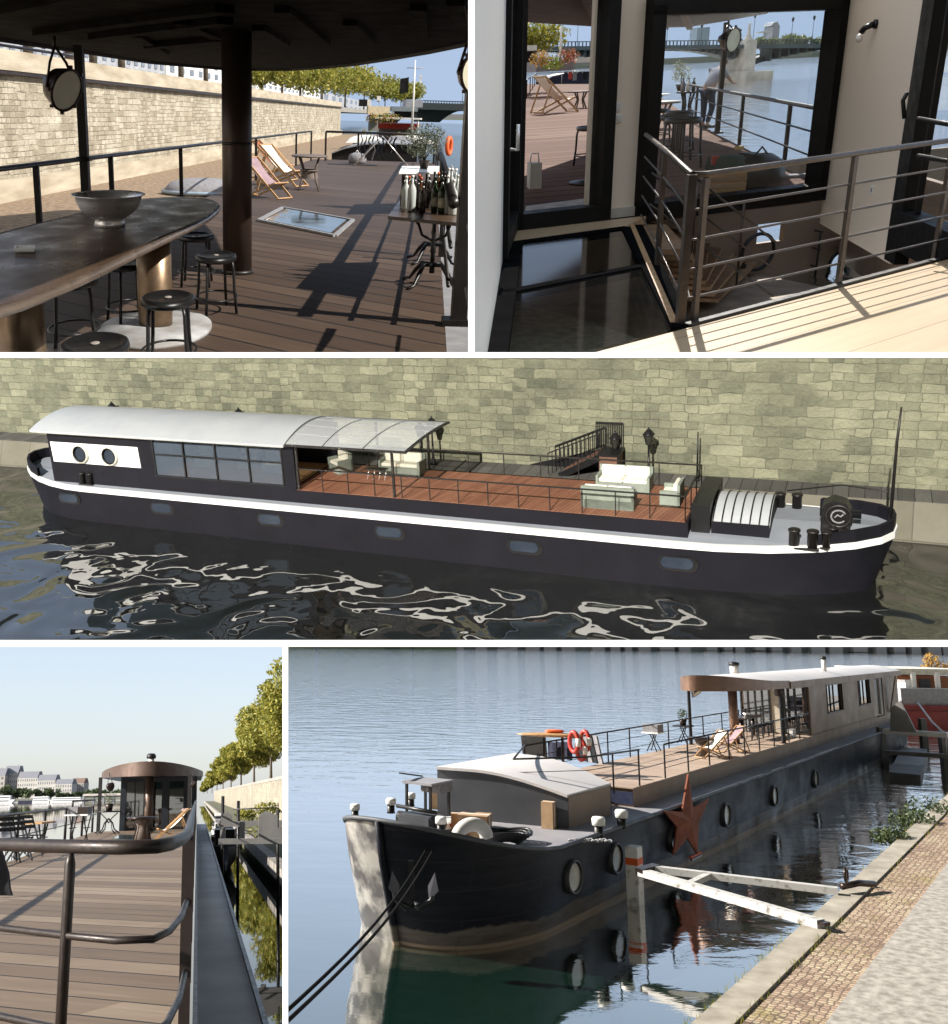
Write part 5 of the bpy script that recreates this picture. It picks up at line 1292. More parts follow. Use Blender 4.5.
    mb.tube([c0 + Vector((-.12, 0, -.05)), c0 + Vector((-.03, 0, .06)), c0 + Vector((.06, 0, .0)), c0 + Vector((.14, 0, .09))], .03, 6)
    mb.build('emblem', M_greycloth, w)
    MB().box((0, -.45, .12), (.8, .25, .24)).build('step', M_dark, w)
    MB().cyl((-.5, 0, .6), (.75, 0, .6), .14, 16).build('drum', M_black, w)
    g = 'black bollards on the foredeck'
    for i, (a, b, lab) in enumerate(((34.0, .55, 'black bollard pair on the near side of the foredeck'), (33.3, 4.2, 'black bollard pair on the far side of the foredeck behind the ribbed hatch'))):
        bollard_pair('bollard_pair', lab, X(a, b, 1.68), ang, M_dark, g, 1.15)
    bollard_pair('bollard_pair', 'black bollard behind the near bollard pair, beside the windlass', X(34.75, .9, 1.72), ang + 1.2, M_dark, g, 1.0)
    bollard_pair('bollard_pair', 'short black bollard pair below the white panel of the cabin', X(3.4, .4, 1.7), ang, M_dark, g, 1.0)
    m_ = thing('bow_mast', 'thin dark flag staff standing at the tip of the bow', 'mast', X(36.5, 2.5, 1.9))
    topz = P.V(919, 408, X(0, 2.5), n).z
    MB().tube([(0, 0, 0), (.04, 0, topz * .5), (.1, 0, topz - 1.9)], [.06, .045, .03], 8).build('pole', M_dark, m_)
    MB().lathe([(.14, 0), (.14, .05), (.06, .2)], n=12).build('foot', M_dark, m_)
    MB().tube([X(33.2, 4.75, 2.25) - X(36.5, 2.5, 1.9), X(35, 4.3, 2.75) - X(36.5, 2.5, 1.9), X(36.4, 2.8, 3.1) - X(36.5, 2.5, 1.9)], .025, 6).build('stay', M_dark, m_)
    # furniture
    sofa('sofa', 'cream two seat sofa under the glass canopy, facing the viewer', 'sofa', X(18.3, 3.55, 2.31), ang, 1.7, .75, 2)
    sofa('sofa', 'cream two seat sofa at the far side of the open terrace, before the stairs', 'sofa', X(27.6, 3.5, 2.31), ang, 1.8, .8, 2)
    sofa('sofa', 'sage sided sofa seen from behind at the near terrace railing', 'sofa', X(27.5, 1.35, 2.31), ang + PI, 1.7, .6, 2)
    sofa('armchair', 'cream and grey armchair at the terrace end beside the black opening', 'armchair', X(29.55, 2.3, 2.31), ang - PI / 2, .8, .7, 1)
    tb = thing('coffee_table', 'low lilac coffee table between the two terrace sofas', 'table', X(27.5, 2.5, 2.31), ang)
    MB().box((0, 0, .36), (1.2, .5, .05)).build('table_top', mat('lilac_top', (.4, .36, .5), .4), tb)
    for a in (-.5, .5):
        for b in (-.2, .2): MB().box((a, b, .17), (.05, .05, .34)).build('leg', M_dark, tb)
    tb = thing('side_table', 'small table on thin chrome legs in front of the canopy sofa', 'table', X(17.6, 2.5, 2.31), ang)
    MB().box((0, 0, .45), (.9, .4, .03)).build('table_top', M_dark, tb)
    for a in (-.4, -.13, .13, .4): MB().tube([(a, -.15, 0), (a + .05, 0, .44)], .015).build('leg', M_steel, tb)
    for k, (a, b, lab) in enumerate(((15.5, 3.2, 'pale armchair in the shade behind the canopy post next to the cabin'), (12.5, 2.6, 'pale armchair inside the last cabin window'), (8.7, 2.8, 'pale armchair inside the first cabin window'), (10.9, 3.1, 'pale sofa inside the middle of the cabin'))):
        sofa('armchair', lab, 'armchair', X(a, b, 2.31), ang + (.3 if k else -.6), .8, .7, 1)
    # quay, wall, stairs
    M_lime = masonry('limestone_blocks', .95, .44, [(.22, (.045, .050, .033)), (.4, (.125, .130, .088)), (.58, (.215, .215, .145)), (.85, (.36, .35, .24))], (.13, .125, .09), msize=.016, weather=.6, dist=.13, bumpd=.14, alt=(.75, .36))
    M_qface = masonry('quay_slope_stone', 2.2, 1.6, [(.2, (.06, .055, .04)), (.5, (.125, .115, .085)), (.8, (.20, .19, .15))], (.1, .09, .07), msize=.02, weather=.5, dist=.05)
    M_plank = wood_deck('quay_planks', PI / 2, .55, [(.2, (.035, .033, .03)), (.5, (.075, .072, .065)), (.85, (.14, .135, .12))], .05, .85)
    q = MB(); q.box((16, 0, 9), (64, .8, 18)); o = q.build('stone_wall', M_lime); o.location = X(0, 8.9, 0); o.rotation_euler = (0, 0, ang)
    tag(o, 'high wall of rough yellowish limestone blocks filling the background behind the barge', 'wall')
    q = MB(); q.prism([(-24, 7.0, 1.42), (60, 7.0, 1.42), (60, 8.6, 1.42), (-24, 8.6, 1.42)], (0, 0, -.3)); o = q.build('quay', M_plank); o.location = A; o.rotation_euler = (0, 0, ang); tag(o, kind='structure')
    q = MB(); q.prism([(-24, 6.2, -.6), (-24, 6.99, 1.40), (-24, 8, 1.40), (-24, 8, -.6)], (84, 0, 0)); o = q.build('quay_slope', M_qface); o.location = A; o.rotation_euler = (0, 0, ang); tag(o, kind='structure')
    Wm = N('river_c'); v = Wm.coords((1, 1, 1), (0, 0, -ang + PI / 2 + .15))
    mp = Wm.new('ShaderNodeMapping'); mp.inputs['Scale'].default_value = (.42, .36, 1); Wm.link(v, mp.inputs['Vector'])
    f = Wm.noise(mp.outputs[0], 1.0, .6, .4, .9); f2 = Wm.noise(mp.outputs[0], 2.6, 1, .4, .6)
    f = Wm.mix(.07, f, f2)
    Wm.setb((.010, .011, .011), .0, 0, IOR=2.3); Wm.bump(f, 1.0, .38)
    q = MB(); q.grid([[X(-30, -24), X(60, -24)], [X(-30, 7.2), X(60, 7.2)]], False); o = q.build('river', Wm.m); tag(o, kind='structure')
    g = 'lamps and poles standing on the quay behind the barge'
    def lampat(px, pyt, v_, lab, px0=None):
        top = P.V(px, pyt, X(0, v_), n); street_lamp((top.x, top.y, 1.43), top.z - 1.43 - .15, lab, g)
    lampat(111, 402, 8.0, 'lantern whose top shows above the left end of the pale roof')
    lampat(238, 408, 8.0, 'lantern whose top shows above the middle of the pale roof')
    lampat(431, 417, 7.6, 'lantern rising behind the corner of the glass canopy')
    lampat(419, 422, 8.3, 'second lantern just left of the one behind the glass canopy')
    lampat(615, 432, 8.2, 'black lantern on the stair landing with tall railings')
    lampat(648.7, 428, 7.5, 'tall black lantern right of the stairs behind the terrace sofa')
    top = P.V(698, 432, X(0, 7.8), n); w = thing('quay_pole', 'thin bare pole on the quay right of the tall lantern', 'pole', (top.x, top.y, 1.43))
    MB().tube([(0, 0, 0), (0, 0, top.z - 1.43)], [.05, .025], 8).build('pole', M_black, w); MB().lathe([(.12, 0), (.12, .04), (.05, .1)], n=10).build('foot', M_black, w)
    # stair: landing, treads, balustrades
    st = thing('quay_stairs', 'dark wooden stairs with brown treads leading up to a railed landing on the quay', 'stairs', A, ang)
    uL = (P.V(600, 455, X(0, 7.4), n) - A).dot(u); uR = (P.V(618, 455, X(0, 7.4), n) - A).dot(u); zl = P.V(605, 455, X(0, 7.4), n).z
    u0 = (P.V(563, 478, X(0, 7.4), n) - A).dot(u)
    M_br = mat('brown_boards', (.17, .08, .05), .7, 0, (.1, .05, .035), 8)
    MB().box(((uL + uR) / 2, 7.8, (zl + 1.4) / 2 + .0), (uR - uL, 1.2, zl - 1.42)).build('landing', M_br, st)
    MB().box(((uL + uR) / 2, 7.8, zl + .04), (uR - uL + .15, 1.3, .07)).build('landing_top', M_black, st)
    for k in range(9):
        q_ = (k + .5) / 9; MB().box((lerp(u0, uL, q_), 7.8, lerp(1.45, zl, q_)), ((uL - u0) / 9 + .05, 1.1, .07)).build('tread', M_br, st)
    for v_ in (7.22, 8.38): MB().beam((u0 - .1, v_, 1.4), (uL, v_, zl - .08), .06, .28).build('stringer', M_black, st)
    ub = (P.V(580, 433, X(0, 8.4), n) - A).dot(u); zb2 = P.V(600, 433, X(0, 8.4), n).z
    for v_ in (7.25, 8.4):
        for k in range(13):
            a = lerp(u0 - .6, uL, k / 12); z = lerp(1.45, zl, k / 12); MB().beam((a, v_, z), (a, v_, z + .95), .03, .03).build('baluster', M_black, st)
        MB().beam((u0 - .6, v_, 2.4), (uL, v_, zl + .95), .04, .05).build('handrail', M_black, st)
    for k in range(16):
        a = lerp(uL - .4, uR, k / 15); MB().beam((a, 8.4, zl), (a, 8.4, zl + 1.15), .03, .03).build('baluster', M_black, st)
    MB().beam((uL - .4, 8.4, zl + 1.15), (uR, 8.4, zl + 1.15), .04, .05).build('handrail', M_black, st)
    MB().prism([(u0 - 1.8, 8.45, 1.45), (uL, 8.45, zl), (uR, 8.45, zl), (uR, 8.45, 1.45)], (0, .04, 0)).build('side_panel', M_black, st)
# ================================================================== place d: the deck from its forward railing, house, river and quay
def build_d(P):
    G = P.G; Z = Vector((0, 0, 1)); rnd = random.Random(21)
    ax = P.ray(197, 796); ax.z = 0; ax.normalize(); lt = ax.cross(Z); rz0 = math.atan2(ax.y, ax.x)
    B = lambda u, v, z=0: ax * u + lt * v + Z * z
    onv = lambda px, py, v: P.V(px, py, lt * v, lt)
    d1 = P.ray(-1590, 800); ang = math.atan2(d1.y, d1.x)
    M_deck = wood_deck('sunny_deck_boards', ang, .42, [(.2, (.085, .055, .034)), (.5, (.18, .125, .08)), (.8, (.34, .265, .19))], .06, .65, grain=.62)
    M_wall = masonry('quay_stone_d', 1.3, .42, [(.2, (.09, .08, .055)), (.45, (.22, .195, .145)), (.8, (.38, .34, .27))], (.12, .10, .07), weather=.6, alt=(.9, .3))
    vL = -3.75
    mb = MB(); mb.prism([B(4.3, vL), B(4.3, -.02), B(40, -.02), B(40, vL)], Z * -.12)
    tag(mb.build('deck', M_deck), 'wide sunlit deck of weathered boards', 'deck', kind='structure')
    M_gun = mat('gunwale_plate', (.68, .66, .64), .85, 0, (.5, .48, .47), .9, spec=.15)
    mb = MB(); mb.prism([B(3, .03, -.4), B(3, .53, -.4), B(62, .53, -.4), B(62, .03, -.4)], Z * -.1); tag(mb.build('gunwale', M_gun), kind='structure')
    mb = MB(); mb.prism([B(3, .50, -.39), B(3, .54, -.39), B(62, .54, -.39), B(62, .50, -.39)], Z * .04)
    mb.prism([B(3, .0, -.4), B(3, .028, -.4), B(62, .028, -.4), B(62, .0, -.4)], Z * .39); tag(mb.build('gunwale_edge', M_dark), kind='structure')
    mb = MB(); mb.prism([B(3, .535, -.5), B(3, .54, -2.4), B(62, .54, -2.4), B(62, .535, -.5)], lt * -.3); o = mb.build('hull_side', M_dark); tag(o, kind='structure')
    wm = water('river_d', (.012, .02, .014), .03, .25, .10, .3, .12); sheen(wm.node_tree)
    mb = MB(); mb.grid([[B(-5, .3, -1.9), B(-5, 3.4, -1.9)], [B(300, .3, -1.9), B(300, 3.4, -1.9)]], False); tag(mb.build('canal_water', water('canal_d', (.01, .014, .008), .02, .5, .2, .2, .06)), kind='structure')
    mb = MB(); mb.grid([[B(-5, -500, -1.9), B(-5, vL + .3, -1.9)], [B(900, -900, -1.9), B(900, 0, -1.9)]], False); tag(mb.build('river', wm), kind='structure')
    # quay with wall and street
    mb = MB(); mb.prism([B(0, 3.0, -1.25), B(420, 3.0, -1.25), B(420, 7.5, -1.25), B(0, 7.5, -1.25)], Z * -1); tag(mb.build('low_quay', mat('shaded_mossy_quay', (.14, .13, .08), .95, 0, (.05, .055, .025), .8, bump=.5)), kind='structure')  # green growth on the quay, with its shade put into the dark tone
    mb = MB(); mb.prism([B(0, 2.7, -1.05), B(420, 2.7, -1.05), B(420, 3.1, -1.05), B(0, 3.1, -1.05)], Z * -.5); tag(mb.build('quay_edge', M_concrete), kind='structure')
    o = MB().box((210, .4, 1.75), (420, .8, 3.5)).build('quay_wall', M_wall); o.location = B(0, 7.5, -1.25); o.rotation_euler = (0, 0, rz0)
    tag(o, 'long pale stone quay wall at the right, below the row of plane trees', 'wall')
    MB().box((210, .3, 3.62), (420, 1.1, .26)).build('coping', M_concrete, o)
    for h in (2.75, ): MB().box((210, -.08, h), (420, .2, .12)).build('ledge', M_concrete, o)
    mb = MB(); mb.prism([B(0, 8.3, 2.2), B(500, 8.3, 2.2), B(500, 90, 2.2), B(0, 90, 2.2)], Z * -.5); tag(mb.build('upper_street', M_concrete), kind='structure')
    # front railing with its rounded corner
    plan = [G(x, y, 1.0) for x, y in ((-90, 842), (0, 844.5), (70, 846.5), (120, 847.5), (156, 846.5), (172, 843.5), (183, 838.5), (188.5, 832.5))]
    plan = [Vector((p.x, p.y, 0)) for p in plan] + [B(8, -.045), B(10, -.045), B(20, -.045), B(40, -.045)]
    t = thing('deck_railing', 'dark rounded steel railing across the foreground, turning back along the right deck edge', 'railing')
    MB().tube([p + Z * 1.0 for p in plan], .029, 14).build('top_rail', M_rail, t)
    MB().tube([p + Z * .65 for p in plan[:8]] , .015, 10).build('middle_rail', M_rail, t)
    MB().tube([p + Z * .30 for p in plan[:8]], .016, 10).build('lower_rail', M_rail, t)
    p0 = G(71, 846.5, 1.0); MB().tube([(p0.x, p0.y, 0), (p0.x, p0.y, .93), (p0.x, p0.y, .985)], [.024, .024, .012], 8).build('post', M_rail, t)
    for uu in (6.05, 7.6, 9.6, 12, 15, 18.5, 22, 26, 30, 34, 38):
        MB().box(B(uu, -.045, .49), (.045, .06, .98), rz0).build('post', M_rail, t)
    for z in (.3, .65): MB().tube([B(6.0, -.045, z), B(39, -.045, z)], .012, 6).build('side_rail', M_rail, t)
    # left railing
    t = thing('side_railing', 'dark railing along the left deck edge before the open river', 'railing')
    MB().tube([B(9, vL, .9), B(33, vL, .9)], .03, 6).build('top_rail', M_dark, t)
    MB().tube([B(9, vL, .45), B(40, vL, .45)], .012, 6).build('middle_rail', M_dark, t)
    MB().tube([B(33, vL, .9), B(33, vL, 1.1), B(40, vL, 1.1)], .03, 6).build('end_rail', M_dark, t)
    for uu in (10, 14, 18.2, 23.2, 27.2, 31.5, 33, 36, 39.5): MB().tube([B(uu, vL, 0), B(uu, vL, .9)], .04, 6).build('post', M_dark, t)
    for k in range(14): MB().tube([B(14 + k * .8, vL - .15, -.35), B(14 + k * .8, vL - .15, .22)], .015, 5).build('outer_post', M_plastic, t)
    MB().tube([B(13, vL - .15, .2), B(25.5, vL - .15, .22)], .018, 5).build('outer_rail', M_plastic, t)
    # the house with its round canopy
    hs = thing('deck_house', 'dark deck house with glass doors under a round brown canopy roof', 'house', B(38, -1.7, 0), rz0 - PI / 2)
    def L(p): return hs_inv @ Vector(p)
    hs_inv = (Matrix.Translation(B(38, -1.7, 0)) @ Matrix.Rotation(rz0 - PI / 2, 4, 'Z')).inverted()
    # local: x right, y away
    rx, ryf = 1.92, 4.2
    def rim(z0, z1, inset=0, zc=0):
        pts = []
        for k in range(33):
            a = PI * k / 32; x = -(rx - inset) * math.cos(a); y = -(ryf - inset) * math.sin(a) + 3.2
            pts.append((x, y))
        return pts
    top = lambda x: 2.05 + .30 * (1 - (x / rx) ** 2)
    r0 = rim(0, 0)
    mb = MB(); rows = [[Vector((x, y, 1.86)) for x, y in r0], [Vector((x, y, top(x))) for x, y in r0]]
    M_rim = mat('canopy_rim_brown', (.12, .078, .06), .45, .4, (.09, .058, .044), 2)
    mb.sheet(rows, (0, .06, 0)); mb.build('canopy_rim', M_rim, hs)
    mb = MB(); rows = []
    for k in range(13):
        x = -rx + 2 * rx * k / 12; yf = -ryf * math.sqrt(max(0, 1 - (x / rx) ** 2)) + 3.2
        rows.append([Vector((x, lerp(yf, 15, j / 6), top(x) - .01)) for j in range(7)])
    mb.sheet(rows, .04); mb.build('roof', M_rim, hs)
    mb = MB(); rows = []
    for k in range(13):
        x = -rx + .03 + 2 * (rx - .03) * k / 12; yf = -(ryf - .03) * math.sqrt(max(0, 1 - (x / rx) ** 2)) + 3.2
        rows.append([Vector((x, lerp(yf, 15, j / 6), 1.9)) for j in range(7)])
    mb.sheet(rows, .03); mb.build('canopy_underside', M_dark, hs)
    MB().lathe([(.11, 2.25), (.11, 2.52)], c=(-.02, 1.5, 0), n=20).build('chimney', M_stuccow, hs)
    MB().lathe([(.16, 2.52), (.18, 2.57), (.17, 2.64), (.12, 2.7), (0, 2.71)], c=(-.02, 1.5, 0), n=20).build('chimney_cap', M_dark, hs)
    wx0, wx1, fy = -1.12, 1.66, 2.0
    M_body = mat('house_body', (.022, .026, .035), .4, .1, scale=2)
    for a, b in ((-1.12, -.92), (.42, .66), (1.22, 1.66)): MB().box(((a + b) / 2, fy, .95), (b - a, .2, 1.9)).build('front_wall', M_body, hs)
    MB().box((.27, fy, 1.80), (2.78, .16, .2)).build('front_wall', M_body, hs)
    MB().box((-1.07, 8, .95), (.1, 12, 1.9)).build('side_wall', M_body, hs); MB().box((1.64, 8, .95), (.1, 12, 1.9)).build('side_wall', M_body, hs)
    MB().box((.27, 8, .02), (2.7, 12, .03)).build('floor', M_deck, hs)
    MB().box((.27, 9, .95), (2.7, .1, 1.9)).build('inner_wall', mat('warm_wall', (.35, .28, .2), .8), hs)
    gm = glass('door_glass', (.55, .57, .57), .02, 1.6)
    for a, b in ((-.92, .42), (.66, 1.22)):
        f = MB().box(((a + b) / 2, fy - .02, .05), (b - a, .1, .1)).build('glass_door', M_dark, hs)
        MB().box(((a + b) / 2, fy - .01, .9), (b - a, .02, 1.6)).build('pane', gm, f)
        nn = 4 if b - a > 1 else 1
        for k in range(nn + 1): MB().box((lerp(a, b, k / nn), fy - .04, .9), (.045, .06, 1.7)).build('frame', M_dark, f)
    for k in range(6): # furniture glimpsed indoors
        MB().lathe([(.18, .35), (.18, .4)], c=(-.7 + k * .32, 3.4 + (k % 2), 0), n=12).build('inner_stool', M_rust, hs)
        MB().cyl((-.7 + k * .32, 3.4 + (k % 2), 0), (-.7 + k * .32, 3.4 + (k % 2), .36), .03).build('inner_stool_leg', M_dark, hs)
    t = thing('canopy_column', 'round brown column in the middle under the canopy', 'column', B(38.6, -1.72))
    MB().lathe([(.145, 0), (.145, 1.87)], n=24).build('shaft', M_rim, t); MB().lathe([(.2, 0), (.2, .04), (.15, .06)], n=24).build('base', M_dark, t)
    t = thing('canopy_post', 'slim post at the left end of the canopy', 'post', B(38.2, -3.42))
    MB().box((0, 0, .93), (.11, .11, 1.87)).build('shaft', M_dark, t); MB().box((0, 0, .02), (.2, .2, .04)).build('foot', M_dark, t)
    t = thing('canopy_post', 'dark post at the right end of the canopy beside the open hatch flap', 'post', B(36.5, -.25))
    MB().box((0, 0, .93), (.13, .13, 1.87)).build('shaft', M_dark, t); MB().box((0, 0, .02), (.2, .2, .04)).build('foot', M_dark, t)
    searchlight(P.D(111, 787, 37.5), (.5, .7, -.2), 'round copper searchlight hanging at the left end of the canopy', r=.15, hang=.42)
    searchlight(P.D(193, 785, 35.5), (-.8, .5, -.5), 'copper searchlight with its back to us at the right end of the canopy', r=.12, hang=.3)
    # tables and seats on the deck
    def trestle(loc, label, top, w=.8, dep=1.1, h=.72, name='trestle_table', rz=0):
        t = thing(name, label, 'table', loc, rz)
        MB().box((0, 0, h), (w, dep, .04)).build('table_top', top, t)
        for x in (-w * .3, w * .3):
            for s in (-1, 1): MB().tube([(x - .12 * s, dep * .3 * s, 0), (x + .12 * s, -dep * .2 * s + .2 * s, h)], .02, 6).build('leg', M_black, t)
            MB().tube([(x - .02, -dep * .3, h * .5), (x + .02, dep * .3, h * .5)], .014, 6).build('stretcher', M_black, t)
        return t
    p = G(79, 841, 0); trestle(p, 'small white topped table carrying a wooden crate, by the left railing', M_white, .68)
    c = thing('crate', 'dark wooden crate with slats standing on the white topped table', 'crate', p + Z * .742 - ax * .1)
    mb = MB(); mb.box((0, 0, .1), (.56, .6, .2)); mb.build('crate_box', M_greycloth, c); MB().box((.14, -.31, .1), (.28, .02, .19)).build('slats', M_rust, c)
    p = G(108, 834, 0); t = thing('bistro_table', 'round bistro table with iron legs under the potted shrub near the canopy', 'table', p)
    MB().lathe([(0, .7), (.42, .7), (.42, .74), (0, .74)], n=24).build('table_top', M_dark, t)
    for s in (-1, 1):
        for y in (-.2, .2): MB().tube([(0, 0, .5), (s * .12, y * .5, .35), (s * .16, y, .15), (s * .32, y * 1.6, .01)], .022, 6).build('leg', M_black, t)
        MB().tube([(0, 0, .35), (s * .1, 0, .5), (s * .3, 0, .68)], .018, 6).build('bracket', M_black, t)
    t = thing('potted_shrub', 'little olive shrub in a brown pot on the bistro table', 'plant', p + Z * .742)
    MB().lathe([(.1, 0), (.15, .24), (.13, .24), (0, .22)], n=16).build('pot', M_rust, t)
    leaves(MB(), [((0, 0, .45), (.24, .2, .26)), ((.08, 0, .3), (.2, .2, .15))], 350, .03, rnd, .6).build('foliage', MATS['olive_leaves'] if 'olive_leaves' in MATS else M_leafd, t)
    MB().cyl((0, 0, .2), (0, 0, .5), .012, 6).build('stem', M_bark, t)
    p = G(142, 841, 0); t = thing('wicker_table', 'round reddish brown table with flared wicker base before the deck chair', 'table', p)
    MB().lathe([(0, .58), (.40, .58), (.43, .6), (.43, .64), (0, .66)], n=30, sy=1.4).build('table_top', M_rust, t)
    MB().lathe([(.24, .0), (.15, .32), (.16, .42), (.28, .58)], n=16).build('wicker_base', mat('wicker', (.16, .12, .10)), t)
    for k in range(4):
        a = PI / 4 + k * PI / 2; MB().tube([(math.cos(a) * .34, math.sin(a) * .34, .58), (math.cos(a) * .2, math.sin(a) * .2, .35), (math.cos(a) * .3, math.sin(a) * .3, 0)], .02, 6).build('leg', M_rust, t)
    p = G(170, 841.5, 0)
    deck_chair('deck_chair', 'wooden deck chair with pale striped canvas reclining to the right before the house', p, -PI / 2 + rz0 - PI / 2 + .12, M_canvas, None, .86)
    t = thing('towel', 'pinkish towel draped over the head of the deck chair', 'towel', G(186, 841, 0) + Z * .80)
    MB().sheet([[Vector((-.14 + .07 * i, .2 - .1 * j, .03 * math.sin(j * 1.3 + i) + .02)) for i in range(5)] for j in range(5)], .01).build('cloth', mat('pink_cloth', (.6, .42, .38), .9), t)
    def folding_chair(loc, rz, label):
        t = thing('folding_chair', label, 'chair', loc, rz, 'black folding chairs at the left of the deck')
        for x in (-.2, .2):
            MB().beam((x, -.22, 0), (x, .16, .85), .025, .03).build('back_leg', M_black, t); MB().beam((x, .25, 0), (x, -.2, .46), .025, .03).build('front_leg', M_black, t)
        for k in range(4): MB().box((0, -.15 + k * .11, .44), (.4, .08, .02)).build('seat_slat', M_black, t)
        for z in (.62, .72, .82): MB().box((0, .05 + (z - .62) * .45, z), (.42, .015, .07)).build('back_slat', M_black, t)
    for px, py, rz, lb in ((5, 863, .9, 'black folding chair at the very left of the deck'), (17, 861, 1.0, 'black folding chair second from the left edge, behind the foreground railing'), (28, 857, 1.1, 'black folding chair closest to the small wooden topped table')):
        folding_chair(G(px, py, 0), rz, lb)
    trestle(G(33, 853, 0), 'narrow brown topped folding table behind the black folding chairs', M_wood, .65, 1.2, .66)
    # skylight
    q = [G(112, 838, .02), G(142, 839, .02), G(144, 835, .02), G(120, 834.5, .02)]
    c = sum(q, Vector()) / 4
    o = MB().prism([x - c for x in q], Z * -.02).build('skylight', MATS.get('mirror_glass') or M_window); o.location = c; tag(o, 'flat glass skylight in the deck beyond the wicker table', 'skylight')
    # cloth on the railing at the left edge
    p = G(0, 846, .98)
    t = thing('jacket', 'dark grey jacket hanging over the foreground railing at the left edge', 'jacket', p)
    rows = [[Vector((-.24 + .036 * i + .010 * j * (i > 5), .03 * math.sin(i * 1.4) + .01 * j, .03 - .033 * j - .006 * i * (j > 5))) for i in range(7)] for j in range(8)]
    MB().sheet(rows, (0, .03, 0)).build('cloth', mat('charcoal_cloth', (.03, .032, .04), .9), t)
    # gangway on the canal
    t = thing('gangway', 'grey steel gangway and landing stage spanning the canal beside the barge', 'gangway', B(0, 0))
    M_gw = mat('galvanised', (.25, .24, .23), .6, .2, scale=1.5)
    MB().beam(B(29, .6, .0), B(29, 3.4, -.05), .12, .14).build('beam', M_gw, t); MB().beam(B(31, .6, .38), B(31, 3.0, .38), .12, .14).build('beam', M_gw, t)
    for v in (.75, 1.3, 1.9): MB().box(B(30.5, v, .2), (.14, .14, .5)).build('post', M_gw, t)
    MB().prism([B(30.2, .62, .35), B(30.2, 1.0, .35), B(30.2, 1.0, .62), B(30.2, .85, .75), B(30.2, .7, .62)], ax * .1).build('gusset', M_gw, t)
    MB().prism([B(30.2, 1.75, -.02), B(30.2, 2.5, -.02), B(30.2, 2.3, .6), B(30.2, 1.95, .72), B(30.2, 1.75, .6)], ax * .1).build('gusset', M_gw, t)
    for k in range(4): MB().tube([B(29.5, 2.25 + k * .16, .3 - k * .08), B(29.5, 2.25 + k * .16, .95 - k * .16)], .015, 5).build('baluster', M_dark, t)
    MB().tube([B(29.5, 1.0, .8), B(29.5, 2.2, .82), B(29.5, 2.9, .25)], .02, 6).build('handrail', M_dark, t)
    for v, h in ((.8, 1.15), (1.28, 1.0), (2.5, .7)):
        MB().tube([B(33, v, -1.9), B(33, v, h)], .05, 6).build('mooring_post', M_dark, t)
    for i, (uu, v, s) in enumerate(((34, 1.55, .35), (37, 2.4, .5), (60, 3.6, .9), (75, 4.5, 1.1))):
        o = leaves(MB(), [((0, 0, s * .6), (s, s, s * .6))], 260, .07, rnd).build('bush', M_leaf); o.location = B(uu, v, -1.2 if i > 1 else .35)
        tag(o, ['small yellow green tuft in a pot on the gangway', 'low weeds on the quay edge right of the gangway', 'bush on the quay below the stone wall', 'farther bush on the quay below the stone wall'][i], 'bush')
    for i in range(5):
        c = B(46 + i * 9, 1.2 + i * .15, -1.9)
        t = thing('moored_boat', ['dark boat clutter moored just beyond the gangway', 'small boat moored second beyond the gangway', 'covered boat moored third along the quay', 'boat moored fourth along the quay', 'farthest small boat along the quay'][i], 'boat', c, rz0 - PI / 2)
        rows = [[Vector((.6 * math.cos(a) * math.sqrt(1.02 - q * q), q * 3, 1.1 - .9 * math.sin(a))) for a in [PI * j / 8 for j in range(9)]] for q in [-1 + k / 5 for k in range(11)]]
        MB().grid(rows).build('hull', [M_greycloth, M_dark, M_stuccow][i % 3], t); MB().box((0, 0, 1.4), (.8, 2.2, .6)).build('cabin', [M_dark, M_stuccow, M_greycloth][i % 3], t)
    # trees on the street
    g = 'plane trees in a row on the street above the quay wall'
    for i, (px, v, ht, cr) in enumerate(((204, 9.6, 11.5, 6), (207.5, 9.8, 11, 5), (212, 10, 11.5, 5), (217, 10.2, 11.3, 4.8), (223, 10.4, 11.8, 4.8), (231, 10.4, 11.4, 4.6), (241, 10.6, 11.9, 4.7), (254, 10.6, 12, 4.8), (271, 10.8, 12.2, 4.8), (294, 11, 12.4, 4.8), (330, 11, 12.4, 4.8))):
        p = onv(px, 790, v); p.z = 2.2
        lab = ['farthest plane tree at the end of the row above the quay', 'second farthest plane tree of the row', 'third farthest plane tree, just right of the house', 'fourth plane tree from the far end', 'fifth plane tree from the far end', 'middle plane tree of the row above the gangway', 'plane tree with slender trunk right of the middle', 'tall plane tree fourth from the right edge', 'big plane tree third from the right edge', 'big plane tree at the right edge of the view', 'nearest plane tree, its crown filling the right edge'][i]
        tree(p, ht, cr, 14000 if i > 4 else 5000, .0011 * p.y + .12, (M_leaf, M_bark), lab, g, 300 + i, .34, .2, clumps=20)
    # distant buildings, trees and boats over the river
    yb = 900
    o = MB().prism([P.D(-90, 804, yb), P.D(131, 799.5, yb), P.D(131, 796.5, yb), P.D(-90, 801, yb)], (0, 60, 0)).build('far_bank', mat('bank_grey', (.2, .2, .17), .9)); tag(o, kind='structure')
    def fb(x0, x1, ytop, ybot, y, dep, fl, bays, mt, rf, label):
        a = P.D(x0, ybot, y); b = P.D(x1, ybot, y); zt = P.D((x0 + x1) / 2, ytop, y).z
        zb = min(a.z, b.z) - .5
        return facade('city_house', label, 'building', (a.x, a.y), (b.x, b.y), zb, zt, dep, mt, fl, bays, roofm=rf, wm=mat('far_window', (.16, .16, .17), .5), win=(.4, .5), roof=.28)
    M_c1 = mat('city_stone', (.42, .38, .34), .9, 0, (.34, .31, .28), .1); M_c2 = mat('city_pale', (.52, .49, .45), .9, 0, (.44, .42, .38), .1); M_zinc = mat('zinc_roofs', (.2, .2, .22), .7)
